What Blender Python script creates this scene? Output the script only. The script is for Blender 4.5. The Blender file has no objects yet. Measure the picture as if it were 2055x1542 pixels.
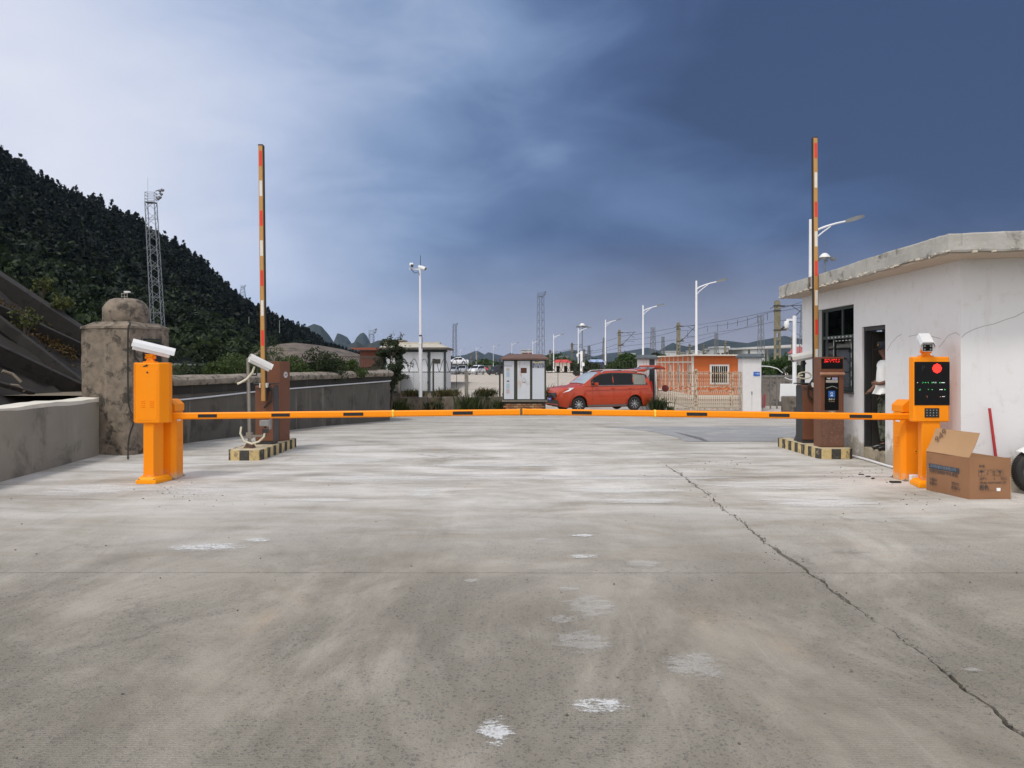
import bpy, math, random
import numpy as np
from mathutils import Vector, Matrix
rnd = random.Random(7)
nrg = np.random.default_rng(11)
SC = bpy.context.scene
COL = SC.collection
pi = math.pi
# ------------------------------------------------------------------ camera
F, CX, HOR, H = 1600.0, 1027.5, 728.0, 1.6
cd = bpy.data.cameras.new('camera'); cam = bpy.data.objects.new('camera', cd); COL.objects.link(cam)
cd.sensor_width = 36.0; cd.lens = F / 2055 * 36; cd.shift_y = -(771 - HOR) / 2055
cd.clip_start = 0.1; cd.clip_end = 20000
cam.location = (0, 0, H); cam.rotation_euler = (pi / 2, 0, 0)
SC.camera = cam
# ------------------------------------------------------------------ world, sun, exposure
SUN_EL, SUN_AZ = 58.0, 215.0            # high soft sun behind the cloud, behind and left of the camera
w = bpy.data.worlds.new('World'); SC.world = w; w.use_nodes = True
wt = w.node_tree; wt.nodes.clear()
def wn(t, **k):
    n = wt.nodes.new(t)
    for a, b in k.items(): setattr(n, a, b)
    return n
def wl(a, b): wt.links.new(a, b)
def ramp(node, stops):
    cr = node.color_ramp
    while len(cr.elements) > len(stops): cr.elements.remove(cr.elements[-1])
    while len(cr.elements) < len(stops): cr.elements.new(0.5)
    for e, (p, c) in zip(cr.elements, stops):
        e.position = p; e.color = (*c, 1) if len(c) == 3 else c
sky = wn('ShaderNodeTexSky', sky_type='NISHITA', sun_disc=False, sun_elevation=math.radians(SUN_EL), sun_rotation=math.radians(SUN_AZ))
bg_sky = wn('ShaderNodeBackground'); bg_sky.inputs[1].default_value = 0.10
wl(sky.outputs[0], bg_sky.inputs[0])
tc = wn('ShaderNodeTexCoord')
dot = wn('ShaderNodeVectorMath', operation='DOT_PRODUCT')
sa, se = math.radians(34), math.radians(17)      # the middle of the storm bank
dot.inputs[1].default_value = (math.sin(sa) * math.cos(se), math.cos(sa) * math.cos(se), math.sin(se))
wl(tc.outputs['Generated'], dot.inputs[0])
mp = wn('ShaderNodeMapping'); mp.inputs['Scale'].default_value = (1.0, 1.0, 2.2)
mp.inputs['Rotation'].default_value = (0.0, 0.42, 0.0)
wl(tc.outputs['Generated'], mp.inputs[0])
nz = wn('ShaderNodeTexNoise'); nz.inputs['Scale'].default_value = 2.3; nz.inputs['Detail'].default_value = 5; nz.inputs['Roughness'].default_value = 0.42; nz.inputs['Distortion'].default_value = 0.35
wl(mp.outputs[0], nz.inputs['Vector'])
nz2 = wn('ShaderNodeTexNoise'); nz2.inputs['Scale'].default_value = 6.0; nz2.inputs['Detail'].default_value = 7; nz2.inputs['Roughness'].default_value = 0.56; nz2.inputs['Distortion'].default_value = 0.5
wl(mp.outputs[0], nz2.inputs['Vector'])
def wmath(op, a, b, clamp=False):
    n = wn('ShaderNodeMath', operation=op, use_clamp=clamp)
    for i, v in enumerate((a, b)):
        if isinstance(v, (int, float)): n.inputs[i].default_value = v
        else: wl(v, n.inputs[i])
    return n.outputs[0]
t = wmath('MULTIPLY_ADD', nz.outputs[0], -0.42); wt.nodes[-1].inputs[2].default_value = 0.21
t2 = wmath('MULTIPLY_ADD', nz2.outputs[0], -0.17); wt.nodes[-1].inputs[2].default_value = 0.085
t = wmath('ADD', wmath('ADD', dot.outputs['Value'], t), t2)
t = wmath('MULTIPLY_ADD', t, 0.5); wt.nodes[-1].inputs[2].default_value = 0.5
cr = wn('ShaderNodeValToRGB'); wl(t, cr.inputs[0])
ramp(cr, [(0.0, (1.12, 1.12, 1.15)), (0.5, (1.0, 1.0, 1.04)), (0.66, (0.74, 0.75, 0.82)), (0.75, (0.60, 0.64, 0.76)), (0.82, (0.43, 0.50, 0.67)), (0.885, (0.205, 0.29, 0.465)), (0.93, (0.108, 0.17, 0.315)), (0.97, (0.064, 0.105, 0.22)), (1.0, (0.042, 0.070, 0.155))])
# the pale band of air above the horizon
sx = wn('ShaderNodeSeparateXYZ'); wl(tc.outputs['Generated'], sx.inputs[0])
hz = wn('ShaderNodeMapRange', interpolation_type='SMOOTHSTEP'); wl(sx.outputs[2], hz.inputs[0])
hz.inputs[1].default_value = -0.02; hz.inputs[2].default_value = 0.17; hz.inputs[3].default_value = 0.9; hz.inputs[4].default_value = 0.0
cr2 = wn('ShaderNodeValToRGB'); wl(t, cr2.inputs[0])
ramp(cr2, [(0.0, (0.8, 0.82, 0.86)), (0.6, (0.62, 0.66, 0.77)), (0.80, (0.47, 0.55, 0.73)), (0.9, (0.36, 0.39, 0.50)), (1.0, (0.30, 0.292, 0.345))])
mx = wn('ShaderNodeMixRGB'); wl(hz.outputs[0], mx.inputs[0]); wl(cr.outputs[0], mx.inputs[1]); wl(cr2.outputs[0], mx.inputs[2])
bg_cl = wn('ShaderNodeBackground'); wl(mx.outputs[0], bg_cl.inputs[0]); bg_cl.inputs[1].default_value = 1.0
mixs = wn('ShaderNodeMixShader'); mixs.inputs[0].default_value = 0.95
wl(bg_sky.outputs[0], mixs.inputs[1]); wl(bg_cl.outputs[0], mixs.inputs[2])
wo = wn('ShaderNodeOutputWorld'); wl(mixs.outputs[0], wo.inputs[0])
sl = bpy.data.lights.new('sun', 'SUN'); so = bpy.data.objects.new('sun', sl); COL.objects.link(so)
sl.energy = 1.5; sl.angle = math.radians(10); sl.color = (1.0, 0.96, 0.9)
sd = Vector((math.sin(math.radians(SUN_AZ)) * math.cos(math.radians(SUN_EL)), math.cos(math.radians(SUN_AZ)) * math.cos(math.radians(SUN_EL)), math.sin(math.radians(SUN_EL))))
so.rotation_euler = sd.to_track_quat('Z', 'Y').to_euler(); so.location = sd * 50
vs = SC.view_settings
SC.display_settings.display_device = 'sRGB'
vs.view_transform = 'Standard'; vs.look = 'None'; vs.gamma = 1; vs.use_curve_mapping = False; vs.exposure = 0.2
SC.cycles.use_denoising = True
SC.cycles.max_bounces = 6; SC.cycles.transparent_max_bounces = 12; SC.cycles.volume_bounces = 0
SC.cycles.use_adaptive_sampling = True; SC.cycles.adaptive_threshold = 0.01

# ------------------------------------------------------------------ place helpers
GY = [-50, 16.1, 22, 28, 34, 40, 60]; GZ = [0, 0, -.15, -.38, -.56, -.6, -.6]
def gz(y): return float(np.interp(y, GY, GZ))
def W(px, py, Y): return Vector(((px - CX) / F * Y, Y, H + (HOR - py) / F * Y))
def PX(px, Y): return (px - CX) / F * Y
def PZ(py, Y): return H + (HOR - py) / F * Y
def G(px, py):
    lo, hi = 1.0, 400.0
    for _ in range(60):
        m = (lo + hi) / 2
        if HOR + (H - gz(m)) * F / m > py: lo = m
        else: hi = m
    return Vector((PX(px, lo), lo, gz(lo)))

# ------------------------------------------------------------------ mesh helpers
class MB:
    def __init__(s): s.v = []; s.f = []
    def add(s, vs, fs):
        o = len(s.v); s.v += [tuple(v) for v in vs]; s.f += [tuple(i + o for i in f) for f in fs]; return s
    def box(s, c, d, rz=0, M=None):
        x, y, z = d[0] / 2, d[1] / 2, d[2] / 2
        vs = [Vector(p) for p in ((-x, -y, -z), (x, -y, -z), (x, y, -z), (-x, y, -z), (-x, -y, z), (x, -y, z), (x, y, z), (-x, y, z))]
        R = M if M is not None else Matrix.Rotation(rz, 3, 'Z')
        vs = [R @ v + Vector(c) for v in vs]
        return s.add(vs, [(3, 2, 1, 0), (4, 5, 6, 7), (0, 1, 5, 4), (1, 2, 6, 5), (2, 3, 7, 6), (3, 0, 4, 7)])
    def bb(s, a, b): return s.box([(a[i] + b[i]) / 2 for i in range(3)], [abs(b[i] - a[i]) for i in range(3)])
    def prism(s, poly, z0, z1, top=None):
        n = len(poly); top = top or poly
        vs = [(p[0], p[1], z0) for p in poly] + [(p[0], p[1], z1) for p in top]
        return s.add(vs, [tuple(range(n))[::-1], tuple(range(n, 2 * n))] + [(i, (i + 1) % n, n + (i + 1) % n, n + i) for i in range(n)])
    def extr(s, pts, vec):
        n = len(pts); pts = [Vector(p) for p in pts]; q = [p + Vector(vec) for p in pts]
        return s.add(pts + q, [tuple(range(n)), tuple(range(n, 2 * n))[::-1]] + [((i + 1) % n, i, n + i, n + (i + 1) % n) for i in range(n)])
    def cyl(s, p0, p1, r0, r1=None, n=10, caps=True):
        r1 = r0 if r1 is None else r1
        return s.tube([p0, p1], [r0, r1], n, caps)
    def tube(s, pts, r, n=8, caps=True):
        pts = [Vector(p) for p in pts]; m = len(pts)
        rs = r if isinstance(r, (list, tuple)) else [r] * m
        vs = []; up = None
        for i, p in enumerate(pts):
            d = (pts[min(i + 1, m - 1)] - pts[max(i - 1, 0)])
            d = d.normalized() if d.length > 1e-9 else Vector((0, 0, 1))
            if up is None:
                up = Vector((0, 0, 1)) if abs(d.z) < .9 else Vector((1, 0, 0))
            a = d.cross(up)
            if a.length < 1e-6: a = d.orthogonal()
            a.normalize(); b = a.cross(d).normalized(); up = b
            for k in range(n):
                t = 2 * pi * k / n + pi / n
                vs.append(p + (a * math.cos(t) + b * math.sin(t)) * rs[i])
        fs = [(i * n + k, i * n + (k + 1) % n, (i + 1) * n + (k + 1) % n, (i + 1) * n + k) for i in range(m - 1) for k in range(n)]
        if caps: fs += [tuple(range(n))[::-1], tuple(range((m - 1) * n, m * n))]
        return s.add(vs, fs)
    def lathe(s, prof, n=24, c=(0, 0, 0), M=None):
        vs = []
        for r, z in prof:
            for k in range(n):
                t = 2 * pi * k / n
                v = Vector((r * math.cos(t), r * math.sin(t), z))
                vs.append((M @ v if M is not None else v) + Vector(c))
        m = len(prof)
        fs = [(i * n + k, i * n + (k + 1) % n, (i + 1) * n + (k + 1) % n, (i + 1) * n + k) for i in range(m - 1) for k in range(n)]
        if prof[0][0] > 1e-4: fs.append(tuple(range(n))[::-1])
        if prof[-1][0] > 1e-4: fs.append(tuple(range((m - 1) * n, m * n)))
        return s.add(vs, fs)
    def bar(s, p0, p1, wd, ht, up=(0, 0, 1)):
        p0, p1 = Vector(p0), Vector(p1); d = p1 - p0; L = d.length; d.normalize()
        u = Vector(up); sd_ = d.cross(u)
        if sd_.length < 1e-5: sd_ = d.orthogonal()
        sd_.normalize(); u = sd_.cross(d).normalized()
        M = Matrix((sd_, d, u)).transposed()
        return s.box((p0 + p1) / 2, (wd, L, ht), M=M)
    def mesh(s, name):
        me = bpy.data.meshes.new(name); me.from_pydata(s.v, [], s.f); me.validate(); return me
    def build(s, name, mat, parent=None, smooth=False, bevel=0.0, kind=None, seg=2):
        return link(name, s.mesh(name), mat, parent, smooth, bevel, kind, seg)
def link(name, me, mat, parent=None, smooth=False, bevel=0.0, kind=None, seg=2):
    o = bpy.data.objects.new(name, me); COL.objects.link(o)
    if mat is not None and not me.materials: me.materials.append(mat)
    if parent is not None: o.parent = parent
    if smooth:
        me.polygons.foreach_set('use_smooth', [True] * len(me.polygons))
        try:
            me.set_sharp_from_angle(angle=math.radians(42))
        except Exception: pass
    if bevel:
        m = o.modifiers.new('bevel', 'BEVEL'); m.width = bevel; m.segments = seg; m.limit_method = 'ANGLE'; m.angle_limit = math.radians(35)
    if kind: o['kind'] = kind
    return o
def mesh_np(name, V, Fc):
    me = bpy.data.meshes.new(name); V = np.asarray(V, dtype=np.float32).reshape(-1, 3); Fc = np.asarray(Fc, dtype=np.int32)
    k = Fc.shape[1]; n = len(Fc)
    me.vertices.add(len(V)); me.vertices.foreach_set('co', V.ravel())
    me.loops.add(n * k); me.loops.foreach_set('vertex_index', Fc.ravel())
    me.polygons.add(n); me.polygons.foreach_set('loop_start', np.arange(0, n * k, k, dtype=np.int32))
    me.update(calc_edges=True); return me
def thing(name, label, cat, loc=(0, 0, 0), rz=0, group=None):
    o = bpy.data.objects.new(name, None); COL.objects.link(o); o.empty_display_size = .1
    o.location = loc; o.rotation_euler = (0, 0, rz); return tag(o, label, cat, group)
def tag(o, label, cat, group=None):
    o['label'] = label; o['category'] = cat
    if group: o['group'] = group
    return o
def kids(o): return [c for c in o.children]
def copy_tree(o, parent=None):
    c = o.copy(); COL.objects.link(c); c.parent = parent
    for ch in list(o.children): copy_tree(ch, c)
    return c
def dup(o, loc, rz, label, group=None):
    c = copy_tree(o); c.location = loc; c.rotation_euler = (0, 0, rz); c['label'] = label
    if group: c['group'] = group
    return c
def text(body, size, mat, parent, loc, rot=(pi / 2, 0, 0), name='lettering', align='LEFT', depth=0.0008, squash=1.0, bold=0.0):
    cu = bpy.data.curves.new(name, 'FONT'); cu.body = body; cu.size = size; cu.align_x = align; cu.align_y = 'CENTER'; cu.extrude = depth; cu.resolution_u = 2; cu.offset = bold
    ob = bpy.data.objects.new('text_tmp', cu); COL.objects.link(ob)
    me = bpy.data.meshes.new_from_object(ob.evaluated_get(bpy.context.evaluated_depsgraph_get()))
    bpy.data.objects.remove(ob); me.materials.clear()
    o = link(name, me, mat, parent); o.location = loc; o.rotation_euler = rot; o.scale = (squash, 1, 1); return o

# ------------------------------------------------------------------ materials
def newmat(name):
    m = bpy.data.materials.new(name); m.use_nodes = True; nt = m.node_tree
    return m, nt, nt.nodes['Principled BSDF'], nt.nodes['Material Output']
def nd(nt, t, ins=None, **k):
    n = nt.nodes.new(t)
    for a, b in k.items(): setattr(n, a, b)
    for a, b in (ins or {}).items():
        if hasattr(b, 'links') or isinstance(b, bpy.types.NodeSocket): nt.links.new(b, n.inputs[a])
        else: n.inputs[a].default_value = b
    return n
def mth(nt, op, a, b=0.0, c=0.0, clamp=False):
    return nd(nt, 'ShaderNodeMath', {0: a, 1: b, 2: c}, operation=op, use_clamp=clamp).outputs[0]
def mixc(nt, fac, a, b, mode='MIX'):
    def s(c): return c if isinstance(c, bpy.types.NodeSocket) else ((*c, 1) if len(c) == 3 else c)
    return nd(nt, 'ShaderNodeMixRGB', {0: fac, 1: s(a), 2: s(b)}, blend_type=mode).outputs[0]
def step(nt, v, a, b):
    n = nd(nt, 'ShaderNodeMapRange', {0: v, 1: a, 2: b, 3: 0.0, 4: 1.0}, interpolation_type='SMOOTHSTEP'); return n.outputs[0]
def noise(nt, vec, scale, detail=4, rough=.55, dist=0.0):
    n = nd(nt, 'ShaderNodeTexNoise', {'Scale': scale, 'Detail': detail, 'Roughness': rough, 'Distortion': dist})
    nt.links.new(vec, n.inputs['Vector']); return n.outputs[0]
def mapped(nt, vec, sc):
    n = nd(nt, 'ShaderNodeMapping', {'Scale': sc}); nt.links.new(vec, n.inputs[0]); return n.outputs[0]
def coords(nt): return nd(nt, 'ShaderNodeTexCoord').outputs['Object']
def wpos(nt): return nd(nt, 'ShaderNodeNewGeometry').outputs['Position']
_pm = {}
def pm(name, col, rough=.6, metal=0.0, var=.12, scale=5, bump=0.0, bscale=60, dirt=None, coat=0.0, emis=None, strk=None, spec=.5):
    """painted / plain surface: base colour with cloudy variation, optional dirt (colour, threshold, scale), rain streaks and grain"""
    if name in _pm: return _pm[name]
    m, nt, b, out = newmat(name)
    co = coords(nt)
    n1 = noise(nt, co, scale, 5)
    c = mixc(nt, n1, [max(0, x * (1 - var * 2)) for x in col], [min(1, x * (1 + var * 2)) for x in col])
    if dirt:
        dcol, thr, dsc = dirt
        f = step(nt, noise(nt, co, dsc, 8, .65, .4), thr, thr + .14)
        c = mixc(nt, f, c, dcol)
    if strk:
        dcol, thr, dsc = strk
        f = step(nt, noise(nt, mapped(nt, co, (dsc, dsc, dsc * .07)), 1.0, 6, .6), thr, thr + .2)
        c = mixc(nt, f, c, dcol)
    nt.links.new(c, b.inputs['Base Color'])
    b.inputs['Roughness'].default_value = rough; b.inputs['Metallic'].default_value = metal
    b.inputs['Coat Weight'].default_value = coat; b.inputs['Coat Roughness'].default_value = .08
    b.inputs['Specular IOR Level'].default_value = spec
    if emis:
        b.inputs['Emission Color'].default_value = (*emis[0], 1); b.inputs['Emission Strength'].default_value = emis[1]
    if bump:
        bn = nd(nt, 'ShaderNodeBump', {'Strength': bump, 'Distance': .01}); nt.links.new(noise(nt, co, bscale, 6), bn.inputs['Height'])
        nt.links.new(bn.outputs[0], b.inputs['Normal'])
    _pm[name] = m; return m
def leafmat(name, c1, c2, c3=None, trans=.25):
    if name in _pm: return _pm[name]
    m, nt, b, out = newmat(name)
    r = nd(nt, 'ShaderNodeNewGeometry').outputs['Random Per Island']
    c = mixc(nt, r, c1, c2)
    if c3: c = mixc(nt, step(nt, noise(nt, wpos(nt), .11, 3), .48, .62), c, c3)
    nt.links.new(c, b.inputs['Base Color']); b.inputs['Roughness'].default_value = .65; b.inputs['Specular IOR Level'].default_value = .25
    b.inputs['Transmission Weight'].default_value = 0
    tr = nd(nt, 'ShaderNodeBsdfTranslucent'); nt.links.new(c, tr.inputs[0])
    ms = nd(nt, 'ShaderNodeMixShader', {0: trans}); nt.links.new(b.outputs[0], ms.inputs[1]); nt.links.new(tr.outputs[0], ms.inputs[2])
    nt.links.new(ms.outputs[0], out.inputs[0])
    _pm[name] = m; return m
def glassmat(name, tint=(.55, .62, .6), gl=.12, rough=.03):
    if name in _pm: return _pm[name]
    m, nt, b, out = newmat(name)
    t_ = nd(nt, 'ShaderNodeBsdfTransparent', {0: (*tint, 1)}); g = nd(nt, 'ShaderNodeBsdfGlossy', {0: (.9, .95, 1, 1), 1: rough})
    fr = nd(nt, 'ShaderNodeLayerWeight', {0: .35}).outputs['Fresnel']
    ms = nd(nt, 'ShaderNodeMixShader', {0: mth(nt, 'ADD', fr, gl, clamp=True)})
    nt.links.new(t_.outputs[0], ms.inputs[1]); nt.links.new(g.outputs[0], ms.inputs[2]); nt.links.new(ms.outputs[0], out.inputs[0])
    _pm[name] = m; return m
HAZE = 0.00004
# ------------------------------------------------------------------ materials of the setting
def concrete_slab():
    m, nt, b, out = newmat('slab_concrete')
    P = wpos(nt)
    sx_ = nd(nt, 'ShaderNodeSeparateXYZ'); nt.links.new(P, sx_.inputs[0]); X, Y = sx_.outputs[0], sx_.outputs[1]
    big = noise(nt, P, .45, 5, .6, .3); mid = noise(nt, P, 2.2, 6, .65); fine = noise(nt, P, 55, 4, .7); vfine = noise(nt, P, 260, 2, .6)
    c = mixc(nt, step(nt, big, .3, .7), (.285, .254, .206), (.385, .35, .293))
    c = mixc(nt, step(nt, noise(nt, P, .9, 6, .65, .6), .5, .78), c, (.205, .178, .14))
    c = mixc(nt, step(nt, noise(nt, mapped(nt, P, (1, .6, 1)), 1.1, 5, .6, .5), .58, .8), c, (.41, .315, .22))
    # tyre tracks: long streaks along the lane, swinging a little
    tv = mapped(nt, P, (3.2, .16, 1))
    c = mixc(nt, mth(nt, 'MULTIPLY', step(nt, noise(nt, tv, 1.0, 5, .62, .5), .50, .76), .42), c, (.205, .183, .15))
    tv2 = mapped(nt, P, (17, .35, 1))
    c = mixc(nt, mth(nt, 'MULTIPLY', step(nt, noise(nt, tv2, 1.0, 5, .62, .6), .56, .8), .2), c, (.52, .50, .455))
    # cement dust trodden about the new barrier
    d0 = nd(nt, 'ShaderNodeMapRange', {0: Y, 1: 4.6, 2: 11.5, 3: 0.0, 4: 1.0}, interpolation_type='SMOOTHSTEP').outputs[0]
    d1 = nd(nt, 'ShaderNodeMapRange', {0: Y, 1: 12.5, 2: 20.0, 3: 1.0, 4: .55}, interpolation_type='SMOOTHSTEP').outputs[0]
    dn = step(nt, noise(nt, mapped(nt, P, (.55, 1.5, 1)), .9, 8, .68, .5), .28, .68)
    c = mixc(nt, mth(nt, 'MULTIPLY', mth(nt, 'MULTIPLY', mth(nt, 'MULTIPLY', d0, d1), dn), .95), c, (.70, .675, .635))
    # worn surface with dark aggregate stones; lens vignette also painted into the near darkening
    wear_vignette = step(nt, noise(nt, mapped(nt, P, (1, .5, 1)), .75, 7, .7, .5), .34, .60)
    near = nd(nt, 'ShaderNodeMapRange', {0: Y, 1: 9.0, 2: 3.8, 3: .18, 4: 1.0}, interpolation_type='SMOOTHSTEP').outputs[0]
    wear_vignette = mth(nt, 'MULTIPLY', wear_vignette, near)
    wp = nd(nt, 'ShaderNodeVectorMath', {0: P}, operation='ADD')
    nt.links.new(nd(nt, 'ShaderNodeVectorMath', {0: nd(nt, 'ShaderNodeTexNoise', {'Scale': 40, 'Vector': P}).outputs['Color'], 1: (.02, .02, .0)}, operation='MULTIPLY').outputs[0], wp.inputs[1])
    peb = None
    for sc_, th, colr in ((46, .34, (.13, .13, .125)), (24, .27, (.10, .105, .105)), (85, .38, (.19, .175, .15))):
        vo = nd(nt, 'ShaderNodeTexVoronoi', {'Scale': sc_}); nt.links.new(wp.outputs[0], vo.inputs['Vector'])
        hit = nd(nt, 'ShaderNodeSeparateColor', {0: vo.outputs['Color']}).outputs[0]
        on = mth(nt, 'GREATER_THAN', hit, .60)
        f = mth(nt, 'MULTIPLY', mth(nt, 'MULTIPLY', mth(nt, 'SUBTRACT', 1.0, step(nt, vo.outputs['Distance'], th - .08, th)), on), mth(nt, 'MULTIPLY', wear_vignette, .9))
        c = mixc(nt, f, c, colr); peb = f if peb is None else mth(nt, 'MAXIMUM', peb, f)
    c = mixc(nt, mth(nt, 'MULTIPLY', wear_vignette, .72), c, (.140, .124, .095))
    # broom lines across the slab where it is worn
    bl = nd(nt, 'ShaderNodeTexWave', {'Scale': 17.0, 'Distortion': 4.5, 'Detail': 3, 'Detail Scale': 2.5}, bands_direction='Y'); nt.links.new(P, bl.inputs['Vector'])
    bm = mth(nt, 'MULTIPLY', step(nt, noise(nt, P, .8, 4), .46, .62), near)
    c = mixc(nt, mth(nt, 'MULTIPLY', mth(nt, 'MULTIPLY', step(nt, bl.outputs[1], .66, .92), bm), .30), c, (.17, .155, .13))
    c = mixc(nt, mth(nt, 'MULTIPLY', step(nt, fine, .54, .70), .55), c, (.19, .172, .145))
    c = mixc(nt, .8, c, mixc(nt, vfine, (.15, .15, .15), (.85, .85, .85)), 'OVERLAY')
    # hair cracks and black gum spots
    vc = nd(nt, 'ShaderNodeTexVoronoi', {'Scale': .34}, feature='DISTANCE_TO_EDGE'); nt.links.new(nd(nt, 'ShaderNodeVectorMath', {0: P, 1: nd(nt, 'ShaderNodeVectorMath', {0: nd(nt, 'ShaderNodeTexNoise', {'Scale': 1.6, 'Detail': 7, 'Roughness': .7, 'Vector': P}).outputs['Color'], 1: (1.2, 1.2, 0)}, operation='MULTIPLY').outputs[0]}, operation='ADD').outputs[0], vc.inputs['Vector'])
    cm = mth(nt, 'MULTIPLY', mth(nt, 'SUBTRACT', 1.0, step(nt, vc.outputs['Distance'], .003, .009)), step(nt, noise(nt, P, .5, 3), .56, .64))
    c = mixc(nt, mth(nt, 'MULTIPLY', cm, .5), c, (.16, .14, .115))
    vg = nd(nt, 'ShaderNodeTexVoronoi', {'Scale': 1.15}); nt.links.new(wp.outputs[0], vg.inputs['Vector'])
    gs = mth(nt, 'SUBTRACT', 1.0, step(nt, vg.outputs['Distance'], .012, .018))
    c = mixc(nt, mth(nt, 'MULTIPLY', gs, .85), c, (.05, .048, .045))
    nt.links.new(c, b.inputs['Base Color'])
    b.inputs['Roughness'].default_value = .82; b.inputs['Specular IOR Level'].default_value = .35
    hgt = mth(nt, 'ADD', mth(nt, 'MULTIPLY', fine, .7), mth(nt, 'ADD', mth(nt, 'MULTIPLY', mid, .5), mth(nt, 'MULTIPLY', peb, -.5)))
    hgt = mth(nt, 'SUBTRACT', hgt, mth(nt, 'MULTIPLY', mth(nt, 'MULTIPLY', bl.outputs[1], bm), .3))
    bn = nd(nt, 'ShaderNodeBump', {'Strength': .8, 'Distance': .008}); nt.links.new(hgt, bn.inputs['Height']); nt.links.new(bn.outputs[0], b.inputs['Normal'])
    return m
M_slab = concrete_slab()
def decal(name, col, seed, thr=.5, sc=(7, 7, 7), streak=1.0, op=.9):
    """a thin worn smear: its outline and density come from noise, fading towards the rim of its own sheet (UV centre)"""
    m, nt, b, out = newmat(name)
    uv = nd(nt, 'ShaderNodeTexCoord').outputs['Generated']; P = wpos(nt)
    d = nd(nt, 'ShaderNodeVectorMath', {0: uv, 1: (.5, .5, 0)}, operation='SUBTRACT').outputs[0]
    s = nd(nt, 'ShaderNodeSeparateXYZ', {0: d})
    r = mth(nt, 'SQRT', mth(nt, 'ADD', mth(nt, 'POWER', mth(nt, 'ABSOLUTE', s.outputs[0]), 2.0), mth(nt, 'POWER', mth(nt, 'ABSOLUTE', s.outputs[1]), 2.0)))
    n1 = noise(nt, mapped(nt, P, sc), 1.0, 8, .7, .5); n2 = noise(nt, P, 60, 5, .7)
    v = mth(nt, 'ADD', mth(nt, 'MULTIPLY', n1, .75), mth(nt, 'MULTIPLY', n2, .55))
    v = mth(nt, 'SUBTRACT', v, mth(nt, 'MULTIPLY', step(nt, r, .1, .5), .36))
    a = mth(nt, 'MULTIPLY', step(nt, v, thr, thr + .22), op)
    nt.links.new(a, b.inputs['Alpha']); b.inputs['Roughness'].default_value = .9
    nt.links.new(mixc(nt, n2, [x * .86 for x in col], col), b.inputs['Base Color'])
    return m
M_chalk = decal('worn_white_paint', (.78, .78, .77), 1, .50, (9, 22, 9), op=.72)
M_chalk2 = decal('faint_white_scuff', (.72, .71, .69), 3, .48, (7, 13, 9), op=.26)
M_dust = decal('cement_dust', (.74, .73, .70), 2, .46, (1.6, 9, 5), op=.7)
M_soil = pm('soil', (.17, .135, .095), .95, var=.3, scale=1.2, bump=.6, bscale=14, dirt=((.07, .085, .03), .52, .8))
M_land = pm('land', (.075, .085, .045), .95, var=.35, scale=.05, dirt=((.14, .125, .09), .58, .02))
M_lot = pm('lot_concrete', (.60, .53, .44), .9, var=.1, scale=.3, strk=None, dirt=((.40, .34, .27), .55, .25))
M_asph = pm('asphalt', (.285, .283, .28), .88, var=.14, scale=1.2, bump=.5, bscale=70, dirt=((.38, .365, .34), .52, 1.4))
# ------------------------------------------------------------------ ground
def sheet(name, xs, ys, zf, mat, dz=0.0, parent=None, kind='structure'):
    V = [(x, y, zf(x, y) + dz) for y in ys for x in xs]; n = len(xs)
    Fc = [(j * n + i, j * n + i + 1, (j + 1) * n + i + 1, (j + 1) * n + i) for j in range(len(ys) - 1) for i in range(n - 1)]
    return link(name, mesh_np(name, V, Fc), mat, parent, kind=kind)
gx = [-4500, -1500, -600, -300, -150, -80, -40, -20, -10, 0, 10, 20, 40, 80, 150, 300, 600, 1500, 4500]
gy = [-60, -6, 16.1, 22, 28, 34, 40, 60, 100, 160, 240, 400, 800, 1600, 3000, 4600]
ground = sheet('ground', gx, gy, lambda x, y: gz(y), M_land, dz=-.10)
lot = sheet('parking_lot', np.linspace(-75, 60, 10), np.linspace(44, 205, 12), lambda x, y: -.6, M_lot, dz=.012)
yard = sheet('yard', np.linspace(-6.4, 26, 10), [34, 36, 38, 40, 44], lambda x, y: gz(y), pm('yard_concrete', (.44, .40, .34), .9, var=.15, scale=.8, dirt=((.28, .24, .18), .55, .7)), dz=-.03)
# the concrete road, slab by slab with real joints; the long joint at the right has broken into a crack
road = bpy.data.objects.new('road', None); COL.objects.link(road); road['kind'] = 'structure'
def crackx(y): return 2.115 + .0245 * y
XL = [-11.5, -6.6, None, 6.75, 11.5]; YL = [-4.5, .3, 6.07, 12.36, 16.1, 22, 28, 34]
def wob(seed, s, amp):
    r = random.Random(seed); ph = [(r.uniform(.6, 1.4) * f, r.uniform(0, 6.3), a) for f, a in ((1.3, 1), (4.1, .5), (11, .35), (29, .28), (61, .2))]
    return sum(math.sin(f * s + p) * a for f, p, a in ph) * amp
def edge_x(i, y, side):                       # side -1: the left slab's right edge, +1: the right slab's left edge
    if XL[i] is None:
        if y < 12.4:
            wd = max(.0015, .004 + .007 * wob(5, y * 1.0, 1.0) + .006 * max(0, math.sin(y * 2.1 + 1)) + .004 * (y < 4.6))
            return crackx(y) + wob(3, y, .022) + side * (wd + abs(wob(8 + side, y * 1.7, .006)))
        return 2.42 + side * .003
    return XL[i] + side * .0025 + wob(40 + i, y, .002)
def edge_y(j, x, side):
    return YL[j] + side * (.0045 if j == 2 else .004) + wob(70 + j, x, .0045) + side * abs(wob(90 + j + side, x * 1.3, .0022))
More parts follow.
